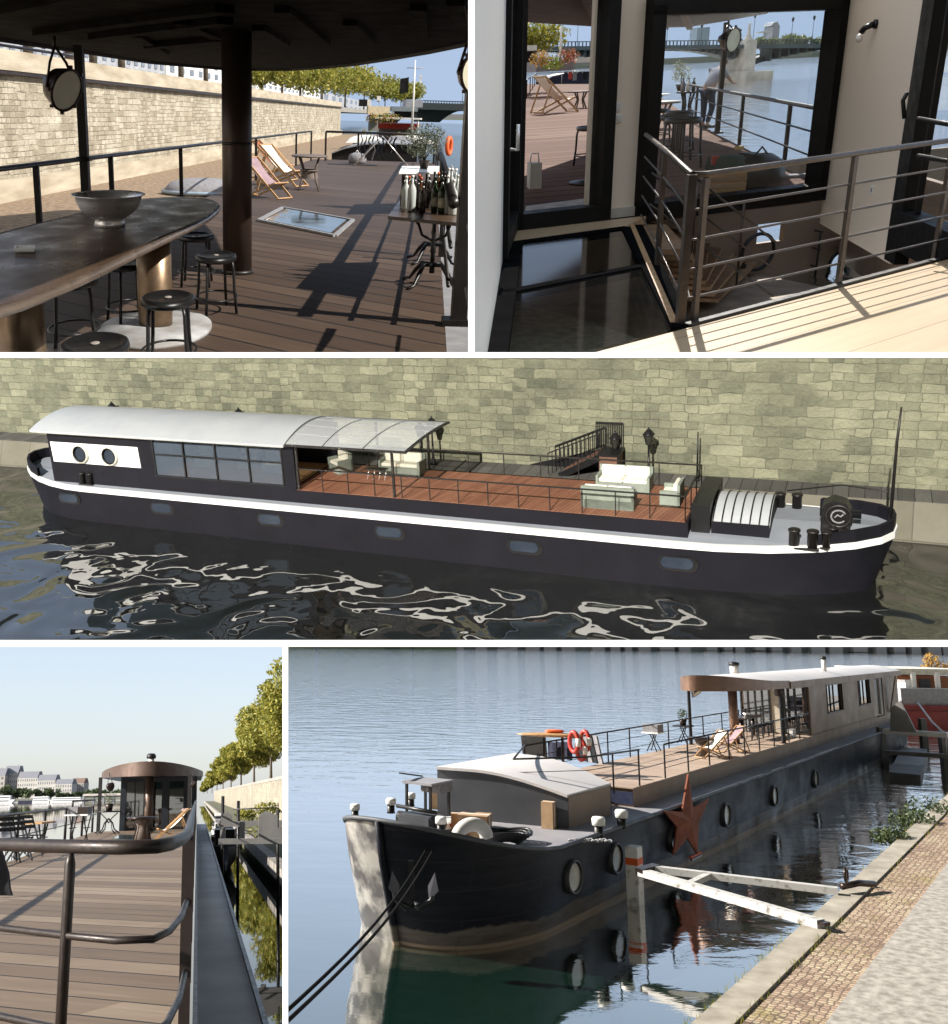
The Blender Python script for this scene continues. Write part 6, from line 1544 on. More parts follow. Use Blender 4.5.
    for a in ((-40, 3, 776, 802, 990, 20, 5, 8, M_c1, M_zinc, 'grey apartment block at the far left of the river bank'), (2, 16, 773.5, 801, 1000, 20, 5, 7, M_c1, M_zinc, 'tallest grey apartment block at the left of the far bank'),
              (16, 36, 778, 801, 995, 20, 5, 9, M_c2, M_zinc, 'long pale block with a level roof on the far bank'), (36, 54, 780.5, 801, 990, 20, 4, 8, M_c2, M_zinc, 'pale corner building with dark mansard on the far bank'),
              (54, 71, 784, 801, 985, 20, 4, 7, M_c2, M_zinc, 'lower pale block in the middle of the far bank'), (70, 83, 783, 800, 1010, 20, 4, 5, M_c1, mat('brown_roof', (.2, .13, .1), .8), 'square grey building with brown roof at the right end of the far bank')):
        fb(*a)
    g = 'trees along the far river bank'
    for i, (px, top, w_) in enumerate(((-8, 785, 16), (6, 784, 14), (17, 787, 12), (28, 788, 10), (38, 789, 9), (50, 788, 11), (62, 792, 7), (74, 792, 6), (88, 789, 8), (96, 788, 10), (104, 789, 9), (114, 790, 9), (124, 791, 9))):
        b = P.D(px, 801, 930 + (i % 3) * 8); top_ = P.D(px, top, b.y)
        tree((b.x, b.y, b.z - .5), top_.z - b.z + .5, w_ * .62 + 1.5, 500, 1.4, (M_leafd, M_bark), 'dark green tree no %d' % i if 0 else ['tree clump at the far left edge of the opposite bank', 'large dark tree before the tallest grey block', 'dark tree right of the tallest grey block', 'low tree before the long pale block', 'low tree at the end of the long pale block', 'dark round tree before the pale corner building', 'small tree before the lower pale block', 'small tree before the square grey building', 'hazy tree just right of the square grey building', 'tallest of the hazy trees left of the canopy', 'hazy tree beside the canopy post', 'hazy tree seen through under the canopy edge', 'last hazy tree before the house wall'][i], g, 500 + i, .25, .35, clumps=5, name='bank_tree')
    M_boatw = mat('boat_white', (.7, .7, .7), .5)
    g = 'white river cruise boats moored along the far bank'
    for i, (x0, x1, yt, lb) in enumerate(((-30, 15, 794.5, 'white cruise boat with dark hull at the left end of the far bank'), (18, 33, 796.5, 'dark blue barge between the white cruise boats'), (32, 50, 795, 'short white cruise boat with pointed bow'), (50, 84, 796, 'long white cruise boat with rows of windows'))):
        a = P.D(x0, 802, 850); b = P.D(x1, 802, 850); w_ = b.x - a.x; h = P.D(x0, yt + 1.2, 850).z + 1.9
        t = thing('cruise_boat', lb, 'boat', ((a.x + b.x) / 2, 850, -1.9), 0, g)
        mt = M_navy if i == 1 else M_boatw
        MB().prism([(-w_ / 2, 0, 0), (w_ / 2 - w_ * .08, 0, 0), (w_ / 2, 0, h * .42), (-w_ / 2, 0, h * .42)], (0, 5, 0)).build('hull', mt, t)
        if i != 1:
            MB().box((-w_ * .04, 2.5, h * .68), (w_ * .84, 4, h * .5)).build('upper_deck', M_boatw, t)
            for z in (.27, .68): MB().box((-w_ * .04, -.06 + (.45 if z > .5 else 0), h * z), (w_ * .8, .1, h * .11)).build('window_band', M_window, t)
    t = thing('far_bridge', 'low grey bridge crossing the river behind the canopy', 'bridge', (0, 0, 0))
    a = P.D(84, 795, 820); b = P.D(134, 794, 820)
    MB().beam(a, b, 6, 1.6).build('deck', M_c1, t)
    for k in range(6): c = a.lerp(b, k / 5); MB().beam((c.x, c.y, -2.2), (c.x, c.y, c.z), 1.6, 3).build('pier', M_zinc, t)
M_rail = mat('rail_steel', (.032, .022, .019), .42, .3, (.022, .016, .014), 12)
# ================================================================== place e: the barge from its bow quarter, moored at the cobbled quay
KEEP = set()
def build_e(P):
    G = P.G; Z = Vector((0, 0, 1)); rnd = random.Random(5)
    A = G(735, 836); r = P.ray(1110, 650); r.z = 0; u = r.normalized(); n = Vector((u.y, -u.x, 0))
    X = lambda a, b, z=0: A + u * a + n * b + Z * z
    def onv(px, py, v): return P.V(px, py, X(0, v), n)
    def uz(px, py, v):
        q = onv(px, py, v) - A; return q.dot(u), q.z
    def uv(px, py, z):
        q = G(px, py, z) - A; return q.dot(u), q.dot(n)
    S = 33.0; BM = 3.85; VS = .25; Lh = S + 15.5
    ang = math.atan2(-u.y, -u.x)                # hull frame: x towards the bow, y towards the quay
    O = X(S, -BM + VS, 0)
    Q = lambda a, b, z=0: Vector((S - a, b + BM - VS, z))   # (u, v) -> hull frame
    # ---- materials
    nn = N('hull_navy'); v = nn.coords()
    sp = nn.new('ShaderNodeSeparateXYZ'); nn.link(v, sp.inputs[0])
    f1 = nn.noise(v, .9, 6, .65); mpn = nn.new('ShaderNodeMapping'); mpn.inputs['Scale'].default_value = (.6, .6, 5); nn.link(v, mpn.inputs['Vector']); f2 = nn.noise(mpn.outputs[0], 1.5, 6, .7)
    base = nn.ramp(f2, [(.3, (.007, .008, .012)), (.62, (.016, .018, .026)), (.85, (.04, .041, .044))])
    zz = nn.new('ShaderNodeMath', operation='MULTIPLY_ADD'); nn.link(f1, zz.inputs[0]); zz.inputs[1].default_value = -.35; nn.link(sp.outputs['Z'], zz.inputs[2])
    band = nn.ramp(zz.outputs[0], [(.0, 1.0), (.16, 1.0), (.2, 0.0)])
    c = nn.mix(band, base, nn.ramp(f2, [(.3, (.06, .05, .045)), (.8, (.16, .14, .12))]))
    tide = nn.ramp(sp.outputs['Z'], [(.0, 1.0), (.06, 1.0), (.09, 0.0)]); c = nn.mix(tide, c, (.28, .22, .16))
    br = nn.new('ShaderNodeTexBrick'); vr = nn.coords(rot=(PI / 2, 0, 0)); nn.link(vr, br.inputs['Vector'])
    br.inputs['Brick Width'].default_value = 3.4; br.inputs['Row Height'].default_value = .52; br.inputs['Mortar Size'].default_value = .012; br.inputs['Scale'].default_value = 1; br.inputs['Mortar Smooth'].default_value = .5
    c = nn.mix(nn.mix(.75, br.outputs['Fac'], (0, 0, 0)), c, (.05, .045, .045))
    nn.setb(c, .38, .05, Specular_IOR_Level=.14); nn.link(nn.ramp(f1, [(.3, .34), (.7, .62)]), nn.b.inputs['Roughness'])
    hb = nn.new('ShaderNodeMath', operation='MULTIPLY_ADD'); nn.link(br.outputs['Fac'], hb.inputs[0]); hb.inputs[1].default_value = .35; nn.link(nn.noise(v, 1.6, 3), hb.inputs[2]); nn.bump(hb.outputs[0], .3, .05); M_hull = nn.m
    M_bright = mat('sunlit_scraped_steel', (.6, .57, .52), .35, .35, (.16, .15, .15), 2.2, bump=.5, bscale=3, lo=.42, hi=.62)  # patchy scrapes, with the bow's sun glare painted into the pale tone
    M_plate = mat('deck_plate_grey', (.30, .29, .31), .6, 0, (.22, .215, .23), .8)
    M_house = mat('house_bronze', (.27, .18, .115), .5, .1, (.20, .135, .09), .6)
    M_roof = mat('roof_zinc', (.68, .64, .62), .5, 0, (.56, .53, .52), .4)
    d_ang = math.atan2(n.y, n.x)
    M_boards = wood_deck('far_deck_boards', PI / 2, .16, [(.2, (.24, .165, .12)), (.5, (.38, .28, .21)), (.85, (.52, .42, .33))], .05, .65, grain=.7)
    M_hdark = mat('hatch_grey', (.075, .078, .088), .55, .1, (.05, .052, .06), .8)
    # ---- the barge
    b = thing('barge', 'long dark blue barge moored at the cobbled quay, its bow scraped and painted sun-bright, with bronze deck house', 'barge', O, ang)
    def sheer(x):      # hull frame x -> gunwale height
        q = max(0, (x - (Lh - 3.8)) / 3.8); return 1.47 + .72 * q ** 1.8
    lvl = [(-.6, -.75, .3), (0, -.45, .10), (.7, -.1, .0), (1, .02, -.02)]
    rings = []
    for q, rk, ins in lvl:
        out = hull_outline(Lh, BM, 3, 3.3, rk, 0, nb=20, e=2.5, inset=ins + .0)
        z = (lambda q: (lambda x: -.6 if q < 0 else sheer(x) * q))(q)
        rings.append((out, z))
    # the hull, split where the far bow side has scrapes and sun brightness painted on
    rows = [[Vector((a, c_, (z(a) if callable(z) else z))) for a, c_ in out] for out, z in rings]
    nk = len(rows[0]); mid = [i for i, p in enumerate(rows[1]) if p.x > Lh - 4.7]
    stem = max(range(nk), key=lambda i: rows[1][i].x)
    sel1 = list(range(0, stem + 1)); sel2 = list(range(stem, nk)) + [0]
    # outline runs stern far->near(y=0) ; y=0 is the far side here, so bow near->far means far side first
    far_rows = [[r_[i] for i in sel1] for r_ in rows]; near_rows = [[r_[i] for i in sel2] for r_ in rows]
    MB().grid([[p for p in r_ ] for r_ in near_rows]).build('hull', M_hull, b)
    kb = len([i for i in sel1 if rows[1][i].x < Lh - 3.1])
    MB().grid([r_[:kb + 1] for r_ in far_rows]).build('hull_far_side', M_hull, b)
    MB().grid([r_[kb:] for r_ in far_rows]).build('sunlit_scraped_bow', M_bright, b)
    # rubbing rail and stem bar
    topr = rows[-1]
    MB().tube([p + Z * .01 for p in topr], .05, 6, closed=True).build('gunwale_rail', M_hdark, b)
    MB().tube([rows[k][stem] + Vector((.03, 0, 0)) for k in range(4)], .07, 8).build('stem_bar', M_hull, b)
    # decks
    inner = [(a, c_) for a, c_ in hull_outline(Lh, BM, 3, 3.3, -.1, 0, nb=20, e=2.5, inset=.06)]
    capped(MB(), inner, lambda x: min(1.44, 1.44) + .0 * x).build('side_deck', M_plate, b)
    pts = [(a, c_) for a, c_ in inner if a > Lh - 9]
    for k in range(5):   # hull plate seams and draft marks
        p = Q(-12.4 + k * .0, .0, .35 + k * .22)
    # portholes
    for i, (px, py, rr) in enumerate(((561, 875, 8.5), (605, 857, 7.5), (664, 838, 7.5), (717, 814, 6.5), (766, 795, 5.5), (808, 778, 4.5))):
        a, z = uz(px, py, .02); R0 = .30
        out_v = .0
        # find the hull's side distance there
        xq = S - a; row = rows[2]; best = min((p for p in row if p.y > BM * .6), key=lambda p: abs(p.x - xq)); vv = best.y
        nxt = min((p for p in row if p.y > BM * .6 and p is not best), key=lambda p: abs(p.x - xq))
        d = (nxt - best); d.z = 0; d.normalize(); 
        if d.x < 0: d = -d
        t_ = (xq - best.x) / (d.x if abs(d.x) > 1e-3 else 1); c0 = best + d * t_; c0.z = z
        nrm = Vector((-d.y, d.x, 0)); 
        if nrm.y < 0: nrm = -nrm
        m = Matrix((d, Vector((0, 0, 1)), nrm)).transposed()
        q = MB().lathe([(R0 * 1.08, -.08), (R0 * 1.08, .035), (R0 * 1.0, .05), (R0 * .9, .04), (R0 * .9, -.08)], c=c0 + nrm * .02, m=m, n=28, cap=False).build('porthole', mat('porthole_ring', (.05, .05, .055), .5, .2), b)
        MB().lathe([(0, .0), (R0 * .86, .0)], c=c0 + nrm * .025, m=m, n=28).build('porthole_glass', mat('porthole_pane', (.42, .40, .33), .2, 0, (.28, .27, .24), 3), q)
    # coaming, terrace deck and house
    vn, vf = -.6, -3.2
    zc = 1.87
    u0 = uz(633, 792, vn)[0]
    MB().prism([Q(u0, vn, 1.44), Q(u0, vn, zc), Q(34, vn, zc), Q(34, vn, 1.44)], (0, -(vn - vf), 0)).build('coaming', M_house, b)
    MB().box(Q(u0 + .0, (vn + vf) / 2, 1.64) + Vector((.012, 0, 0)), (.02, vn - vf, .3)).build('coaming_end', mat('navy_panel', (.015, .022, .06), .5), b)
    MB().prism([Q(u0 - .05, vn + .03, zc + .004), Q(13, vn + .03, zc + .004), Q(13, vf, zc + .004), Q(u0 - .05, vf, zc + .004)], (0, 0, .03)).build('terrace_deck', M_boards, b)
    uh = 12.9; zr = 3.95
    def wall(ua, ub, za, zb, nm='house_wall'): MB().prism([Q(ua, vn, za), Q(ua, vn, zb), Q(ub, vn, zb), Q(ub, vn, za)], (0, -.1, 0)).build(nm, M_house, b)
    wins = [(16.1, 19.2, 2.6, 3.78), (22.9, 25.7, 2.62, 3.82)]
    door = (27.0, 29.4, 1.9, 3.9)
    cur = uh
    for a0, a1, z0_, z1_ in wins + [door]:
        wall(cur, a0, zc, zr); wall(a0, a1, zc, z0_) if z0_ > zc + .05 else None; wall(a0, a1, z1_, zr); cur = a1
    wall(cur, 34, zc, zr)
    MB().prism([Q(33.9, vn, zc), Q(33.9, vn, zr), Q(33.9, vf, zr), Q(33.9, vf, zc)], (-.1, 0, 0)).build('stern_wall', M_house, b)
    MB().prism([Q(uh, vf, zc), Q(uh, vf, zr), Q(34, vf, zr), Q(34, vf, zc)], (0, .1, 0)).build('far_wall', M_house, b)
    MB().prism([Q(uh, vn, zc + .04), Q(34, vn, zc + .04), Q(34, vf, zc + .04), Q(uh, vf, zc + .04)], (0, 0, .03)).build('house_floor', M_dark, b)
    for a0, a1, z0_, z1_ in wins:
        w_ = MB().prism([Q(a0, vn - .07, z0_), Q(a1, vn - .07, z0_), Q(a1, vn - .07, z1_), Q(a0, vn - .07, z1_)], (0, -.02, 0)).build('window', glass('house_pane', (.35, .33, .30), .02, 1.5) if 'house_pane' not in MATS else MATS['house_pane'], b)
        for za in (z0_, z1_): MB().beam(Q(a0, vn, za), Q(a1, vn, za), .05, .06).build('frame', M_dark, w_)
        for aa in (a0, a1, lerp(a0, a1, .4)): MB().beam(Q(aa, vn, z0_), Q(aa, vn, z1_), .06, .06).build('frame', M_dark, w_)
        MB().prism([Q(a0 + .2, vn - .3, z0_), Q(a0 + 1.1, vn - .3, z0_), Q(a0 + 1.1, vn - .3, z1_), Q(a0 + .2, vn - .3, z1_)], (0, -.03, 0)).build('curtain', M_cream if 'M_cream' in globals() else M_canvas, w_)
    d_ = MB().prism([Q(door[0] + .1, vn - .03, 1.92), Q(door[1] - .1, vn - .03, 1.92), Q(door[1] - .1, vn - .03, 3.85), Q(door[0] + .1, vn - .03, 3.85)], (0, -.05, 0)).build('door', M_rust, b)
    MB().beam(Q(door[0] + 1.2, vn, 2.0), Q(door[0] + 1.2, vn, 3.8), .05, .1).build('frame', M_stuccow, d_)
    MB().beam(Q(30.6, vn + .1, 2.0), Q(30.6, vn + .5, 3.9), .5, .06).build('open_shutter', M_house, b)
    # facade to the terrace: tall glazing on the left, dark glass door at right
    MB().prism([Q(uh, vn, zc), Q(uh, vn, zr), Q(uh, vn - .12, zr), Q(uh, vn - .12, zc)], (-.1, 0, 0)).build('corner_post', M_house, b)
    MB().prism([Q(uh, vn - .95, zc), Q(uh, vn - .95, zr), Q(uh, vn - 1.5, zr), Q(uh, vn - 1.5, zc)], (-.1, 0, 0)).build('front_wall', mat('front_cream', (.42, .36, .28), .8), b)
    gl = MB().prism([Q(uh, vn - 1.5, zc), Q(uh, vn - 1.5, zr), Q(uh, vf, zr), Q(uh, vf, zc)], (-.01, 0, 0)).build('front_glazing', glass('front_glass', (.6, .62, .6), .02, 1.4), b)
    for k in range(5): v_ = lerp(vn - 1.5, vf, k / 4); MB().beam(Q(uh - .03, v_, zc), Q(uh - .03, v_, zr), .05, .06).build('mullion', M_black, gl)
    MB().beam(Q(uh - .03, vn - 1.5, 2.75), Q(uh - .03, vf, 2.75), .05, .05).build('mullion', M_black, gl)
    gd = MB().prism([Q(uh + .02, vn - .12, zc), Q(uh + .02, vn - .12, zr), Q(uh + .02, vn - .95, zr), Q(uh + .02, vn - .95, zc)], (-.01, 0, 0)).build('glass_door', MATS['house_pane'], b)
    for k in range(3): v_ = lerp(vn - .12, vn - .95, k / 2); MB().beam(Q(uh - .02, v_, zc), Q(uh - .02, v_, zr), .07, .07).build('mullion', M_black, gd)
    # roof: barrel over house, round canopy towards the terrace
    def zroof(v_): q = (v_ - (vn + vf) / 2) / ((vn - vf) / 2 + .2); return zr + .12 + .28 * (1 - min(1, q * q))
    va, vb = vn + .15, vf - .2
    uf = lambda v_: 9.4 - 5.6 * math.sqrt(max(0, 1 - ((v_ - va) / (vb - va) * 1.0 - 0.62) ** 2 / .62 ** 2)) if (v_ - va) / (vb - va) < .62 else 9.4 - 5.6 * math.sqrt(max(0, 1 - (((v_ - va) / (vb - va) - .62) / .40) ** 2))
    vs = [lerp(va, vb, k / 28) for k in range(29)]
    mb = MB(); mb.sheet([[Q(lerp(uf(v_), 34.4, j / 5), v_, zroof(v_)) for j in range(6)] for v_ in vs], .05); mb.build('roof', M_roof, b)
    mb = MB(); mb.sheet([[Q(uf(v_) - .02, v_, zroof(v_) + .03) for v_ in vs], [Q(uf(v_) - .02, v_, zr - .10) for v_ in vs]], (-.06, 0, 0)); mb.build('canopy_rim', mat('rim_copper', (.22, .13, .09), .4, .5), b)
    MB().beam(Q(9.4, va, zr), Q(34.4, va, zr), .08, .26).build('eaves', M_house, b)
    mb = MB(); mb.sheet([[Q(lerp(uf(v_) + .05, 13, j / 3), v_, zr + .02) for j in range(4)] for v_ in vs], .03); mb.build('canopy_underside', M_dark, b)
    c_ = uv(735, 682, 4.3)
    for (px, py, h, rr, nm) in ((734.5, 673.5, .42, .16, 'chimney'), (831.5, 671, .62, .1, 'vent_pipe')):
        a, v_ = uv(px, py, 4.3)
        if v_ < vf: v_ = vf + .3
        if nm == 'vent_pipe': v_ = min(v_, -1.2)
        q = MB().lathe([(rr, 0), (rr, h)], c=Q(a, v_, 4.2 if nm != 'chimney' else 4.22), n=16).build(nm, M_stuccow, b)
        MB().lathe([(rr * 1.25, h - .02), (rr * 1.25, h + .1), (0, h + .14)], c=Q(a, v_, 4.2), n=16).build('cap', M_dark, q)
    # ---- deck hatch ahead of the terrace
    ua, ub = uz(569, 829, vn)[0], uz(612, 815, vn)[0]
    zt = 2.12
    def prof(uu, skew=0.0):
        out = []
        for k in range(17):
            q = k / 16; v_ = lerp(vn, -3.55, q); zz_ = zt + .40 * math.sin(PI * .5 * min(1, q * 1.35))
            out.append(Vector((S - (uu + skew * q), v_ + BM - VS, zz_)))
        return out
    pf = prof(ua, -.6); pb = prof(ub, .9)
    base = [Vector((p.x, p.y, 1.42)) for p in pf]
    MB().sheet([pf, base], (-.06, 0, 0), False).build('hatch_front', M_hdark, b)
    MB().sheet([[p + Z * .03 + Vector((.05, 0, 0)) for p in pf], [p + Z * .03 for p in pb]], .06).build('hatch_roof', M_roof, b)
    MB().prism([Q(ua, vn, 1.42), Q(ua, vn, zt), Q(ub, vn, zt), Q(ub, vn, 1.42)], (0, -.06, 0)).build('hatch_side', M_house, b)
    MB().sheet([pb, [Vector((p.x, p.y, 1.42)) for p in pb]], (.06, 0, 0), False).build('hatch_back', M_hdark, b)
    # ---- railings of the terrace
    def erail(pts, posts, label, h=.9, mids=(.3, .6), thick=.024):
        t = thing('deck_railing', label, 'railing')
        MB().tube([X(*p, zc + h) for p in pts], thick, 6).build('top_rail', M_dark, t)
        for m_ in mids: MB().tube([X(*p, zc + m_ * h / .9) for p in pts], .009, 5).build('middle_rail', M_dark, t)
        for p in posts: MB().beam(X(*p, zc), X(*p, zc + h), .035, .035).build('post', M_dark, t)
    pu = lambda px: uz(px, 770, vn)[0]
    erail([(pu(571), vf + 1.2), (pu(600), vn - .3), (pu(640), vn)], [(pu(617), vn - .1), (pu(639), vn)], 'dark railing round the open end of the terrace beside the hatch')
    a_ = [pu(x) for x in (665, 688.5, 710, 730, 746, 761, 776, 791)]
    erail([(a_[0], vn), (12.6, vn)], [(x, vn) for x in a_ + [lerp(a_[-1], 12.6, .5), 12.6]], 'dark railing with thin middle rails along the quay side of the terrace')
    pf_ = lambda px: uz(px, 725, vf)[0]
    fx = [pf_(x) for x in (524, 556, 607, 629, 668, 691, 703, 722)]
    erail([(fx[0], vf), (12.5, vf)], [(x, vf) for x in fx + [12.4]], 'dark railing along the river side of the terrace')
    erail([(fx[0], vf), (pu(571) , vf + 1.2)], [(fx[0], vf)], 'short dark railing closing the front end of the terrace')
    # canopy supports
    for px, v_, w_, lab in ((690.5, -3.05, .09, 'slim dark post under the left tip of the canopy'), (783, -.65, .11, 'dark post under the near side of the canopy')):
        a = uz(px, 730, v_)[0]; t = thing('canopy_post', lab, 'post', X(a, v_, zc + .035)); MB().box((0, 0, (zr - zc - .04) / 2), (w_, w_, zr - zc - .04)).build('shaft', M_dark, t); MB().box((0, 0, .01), (w_ * 2, w_ * 2, .02)).build('foot', M_dark, t)
    a = uz(734.5, 730, -1.95)[0]; t = thing('canopy_column', 'thick round brown column under the canopy', 'column', X(a, -1.95, zc + .035)); MB().lathe([(.16, 0), (.16, zr - zc - .04)], n=24).build('shaft', mat('rim_copper', (.22, .13, .09)), t); MB().lathe([(.22, 0), (.22, .03), (.16, .04)], n=24).build('base', M_dark, t)
    searchlight(onv(697, 693, -3.0), (.3, -.3, -.5), 'copper searchlight hanging from the left tip of the canopy', r=.2, hang=.3)
    searchlight(onv(779, 693, -.7), (.3, .5, -.5), 'dark searchlight hanging beside the near canopy post', r=.15, hang=.25)
    # ---- deck furniture
    zd = zc + .037
    def et(px, py, label, top, w=.55, h=.6, plant=False, d=.7):
        p = G(px, py, zd); t = thing('bistro_table', label, 'table', p, ang)
        MB().box((0, 0, h), (d, w, .04)).build('table_top', top, t)
        for s in (-1, 1):
            for y in (-.6, .6): MB().tube([(s * d * .28, y * w * .5, 0), (s * d * .1, -y * w * .3, h)], .018, 5).build('leg', M_black, t)
        return p + Z * (h + .022)
    p = et(654, 751, 'small trestle table carrying a dark crate by the far railing', M_white)
    t = thing('crate', 'dark crate standing on the small trestle table', 'crate', p, ang); MB().box((0, 0, .12), (.55, .5, .24)).build('crate_box', M_greycloth, t); MB().box((-.29, .02, .12), (.02, .44, .2)).build('slats', M_rust, t)
    p = et(684, 743, 'iron legged table with a potted shrub beside the left canopy post', M_dark)
    t = thing('potted_shrub', 'small shrub in a pot on the table beside the canopy post', 'plant', p); MB().lathe([(.1, 0), (.14, .2), (0, .2)], n=12).build('pot', M_rust, t); leaves(MB(), [((0, 0, .38), (.2, .2, .22))], 250, .035, rnd).build('foliage', M_leafd, t)
    p = et(520, 800, 'x', M_dark) if 0 else None
    p = G(703, 756, zd); t = thing('wicker_table', 'round brown table on the terrace left of the deck chairs', 'table', p)
    MB().lathe([(0, .52), (.42, .52), (.42, .57), (0, .57)], n=24).build('table_top', M_rust, t); MB().lathe([(.22, 0), (.14, .3), (.25, .52)], n=14).build('wicker_base', mat('wicker', (.16, .12, .10)), t)
    deck_chair('deck_chair', 'deck chair with white canvas on the sunny terrace', G(712, 758, zd), ang + .9, M_canvas, 'deck chairs on the terrace', .85)
    deck_chair('deck_chair', 'deck chair with mauve canvas nearer to the canopy', G(731, 752, zd), ang + .9, M_mauve, 'deck chairs on the terrace', .85)
    p = G(748, 737, zd); t = thing('bar_table', 'high dark bar table with stools in the shade of the canopy', 'table', p, ang)
    MB().box((0, 0, .75), (2.6, .6, .05)).build('table_top', M_rust, t)
    for x in (-.8, .8): MB().cyl((x, 0, 0), (x, 0, .74), .07).build('pedestal', M_rust, t)
    t2 = thing('bowl', 'small steel bowl on the high bar table', 'bowl', p + Z * .777); MB().lathe([(.07, 0), (.16, .12), (.15, .12), (0, .04)], n=20).build('bowl_body', M_steel, t2)
    for i in range(4):
        stool(p + u * (-1.3 + i * .8) + n * .5 + Z * 0, ['bar stool nearest to the round column at the shaded table', 'second bar stool along the shaded table', 'third bar stool along the shaded table', 'farthest bar stool at the shaded table'][i], .3, 'bar stools along the shaded table', 1.0, 1.0)
    p = G(792, 737, zd); t = thing('planter', 'small white box standing by the glass door', 'box', p, ang); MB().box((0, 0, .14), (.5, .2, .28)).build('box_body', M_stuccow, t); MB().box((0, 0, .285), (.52, .22, .02)).build('lid', M_plastic, t)
    # boards, life rings, rack at the terrace end
    p = onv(551, 733, -3.35)
    t = thing('paddle_board', 'pale paddle boards lying on a stand at the terrace end', 'paddle board', (p.x, p.y, p.z - .05), ang + .5)
    MB().lathe([(0, -.9), (.2, -.75), (.27, -.2), (.27, .3), (.17, .75), (0, .95)], n=20, m=Matrix.Rotation(PI / 2, 3, 'X') @ Matrix.Diagonal((1, .22, 1))).build('board', M_wood, t)
    MB().lathe([(0, -.28), (.09, -.2), (.10, .18), (0, .28)], c=(.0, .1, .1), n=16, m=Matrix.Rotation(PI / 2, 3, 'X') @ Matrix.Diagonal((1, .5, 1))).build('cover', M_orange, t)
    for x in (-.2, .3): MB().beam((0, x, -.03), (0, x, zd - p.z + .05), .07, .07).build('stand', M_rust, t)
    for i, (px, py) in enumerate(((574, 742), (585, 741), (581, 750))):
        c0 = onv(px, py, -2.6); t = thing('life_ring', ['red and white life ring hung at the left of the rack', 'red and white life ring hung at the right of the rack', 'lowest red and white life ring on the rack'][i], 'life ring', c0)
        dd = ang + 1.2
        MB().tube([(.16 * math.cos(a) * math.cos(dd), .16 * math.cos(a) * math.sin(dd), .26 * math.sin(a)) for a in [2 * PI * k / 16 for k in range(16)]], .06, 8, closed=True).build('ring', M_red, t)
        MB().tube([(.16 * math.cos(a) * math.cos(dd), .16 * math.cos(a) * math.sin(dd), .26 * math.sin(a)) for a in (-.4, 0, .4)], .064, 8).build('band', M_white, t)
    t = thing('rack', 'dark slatted rack with folded chairs leaning at the terrace end', 'rack', G(597, 762, zd), ang)
    for k in range(4): MB().beam((.1 * k, -.4 + .2 * k, 0), (.1 * k + .15, -.5 + .2 * k, .8), .4, .05).build('folded_chair', [M_black, M_greycloth][k % 2], t)
    t = thing('notice_board', 'grey panel leaning behind the far end of the railing', 'panel', G(536, 762, zd) , ang)
    MB().beam((0, 0, 0), (.12, 0, .72), .05, .75, (0, 1, 0)).build('panel', M_greycloth, t); MB().beam((0.02, 0, -.01), (.14, 0, .74), .02, .8, (0, 1, 0)).build('panel_frame', M_dark, t)
    for i, px in enumerate((552, 560, 568)):
        c0 = G(px, 764, zd); rows = [[Vector((-.14 + .07 * k, .02 * math.sin(k * 2), .62 - .1 * j)) for k in range(5)] for j in range(6)]
        o = MB().sheet(rows, (0, .02, 0)).build('garment', M_navy); o.location = c0; o.rotation_euler = (0, 0, ang + 1.3); tag(o, ['leftmost dark cloth drying at the terrace end', 'middle dark cloth drying at the terrace end', 'rightmost dark cloth drying at the terrace end'][i], 'clothes', 'dark clothes drying at the terrace end')
    # ---- foredeck clutter
    zf = 1.445
    p = G(428, 826, zf); t = thing('deck_bench', 'grey steel work table on thin legs on the foredeck', 'table', p, ang)
    a = G(428, 790, 2.35)
    h = .93
    MB().box((0, 0, h), (.9, .75, .05)).build('table_top', M_plate, t); MB().box((-.2, .1, h - .12), (.5, .5, .2)).build('drawer', M_greycloth, t)
    for x in (-.38, .38):
        for y in (-.3, .3): MB().box((x, y, h / 2), (.05, .05, h)).build('leg', M_dark, t)
    MB().beam((-.4, -.42, h + .04), (.45, -.42, h + .18), .08, .03).build('raised_edge', M_dark, t)
    p = G(421, 834, zf); t = thing('winch', 'low dark winch housing on the foredeck under the work table', 'winch', p, ang)
    MB().box((0, 0, .2), (.6, .8, .4)).build('housing', M_hdark, t, bevel=.03); MB().cyl((0, -.55, .28), (0, .55, .28), .13, 16).build('drum', M_dark, t); MB().cyl((.0, -.6, .5), (.2, .5, .5), .04, 8).build('lever', M_dark, t)
    def carton(px, py, w_, d_, h_, label, name='cardboard_box', rz=.3, mt=None, tape=True):
        p = G(px, py, zf); t = thing(name, label, 'box', p, ang + rz); MB().box((0, 0, h_ / 2), (w_, d_, h_)).build('carton', mt or M_card, t)
        if tape: MB().box((0, 0, h_ / 2), (w_ * .14, d_ * 1.01, h_ * 1.01)).build('tape', M_canvas, t)
    carton(475, 835, .5, .62, .42, 'brown cardboard box in the middle of the foredeck'); carton(461, 833, .25, .4, .4, 'narrower cardboard box leaning left of the brown one', rz=.5)
    carton(549, 828, .22, .26, .55, 'tall narrow cardboard carton against the dark hatch wall', rz=.1); carton(436, 809, .18, .2, .42, 'small upright carton behind the work table', tape=False)
    p = G(450, 829, zf); t = thing('paper_sack', 'crumpled white and red sack lying left of the cardboard boxes', 'sack', p); MB().lathe([(0, 0), (.25, .02), (.28, .12), (.2, .22), (.05, .25), (0, .24)], n=9, sx=1.2).build('sack_body', M_white, t); MB().box((.05, -.24, .12), (.18, .05, .06)).build('red_print', M_red, t)
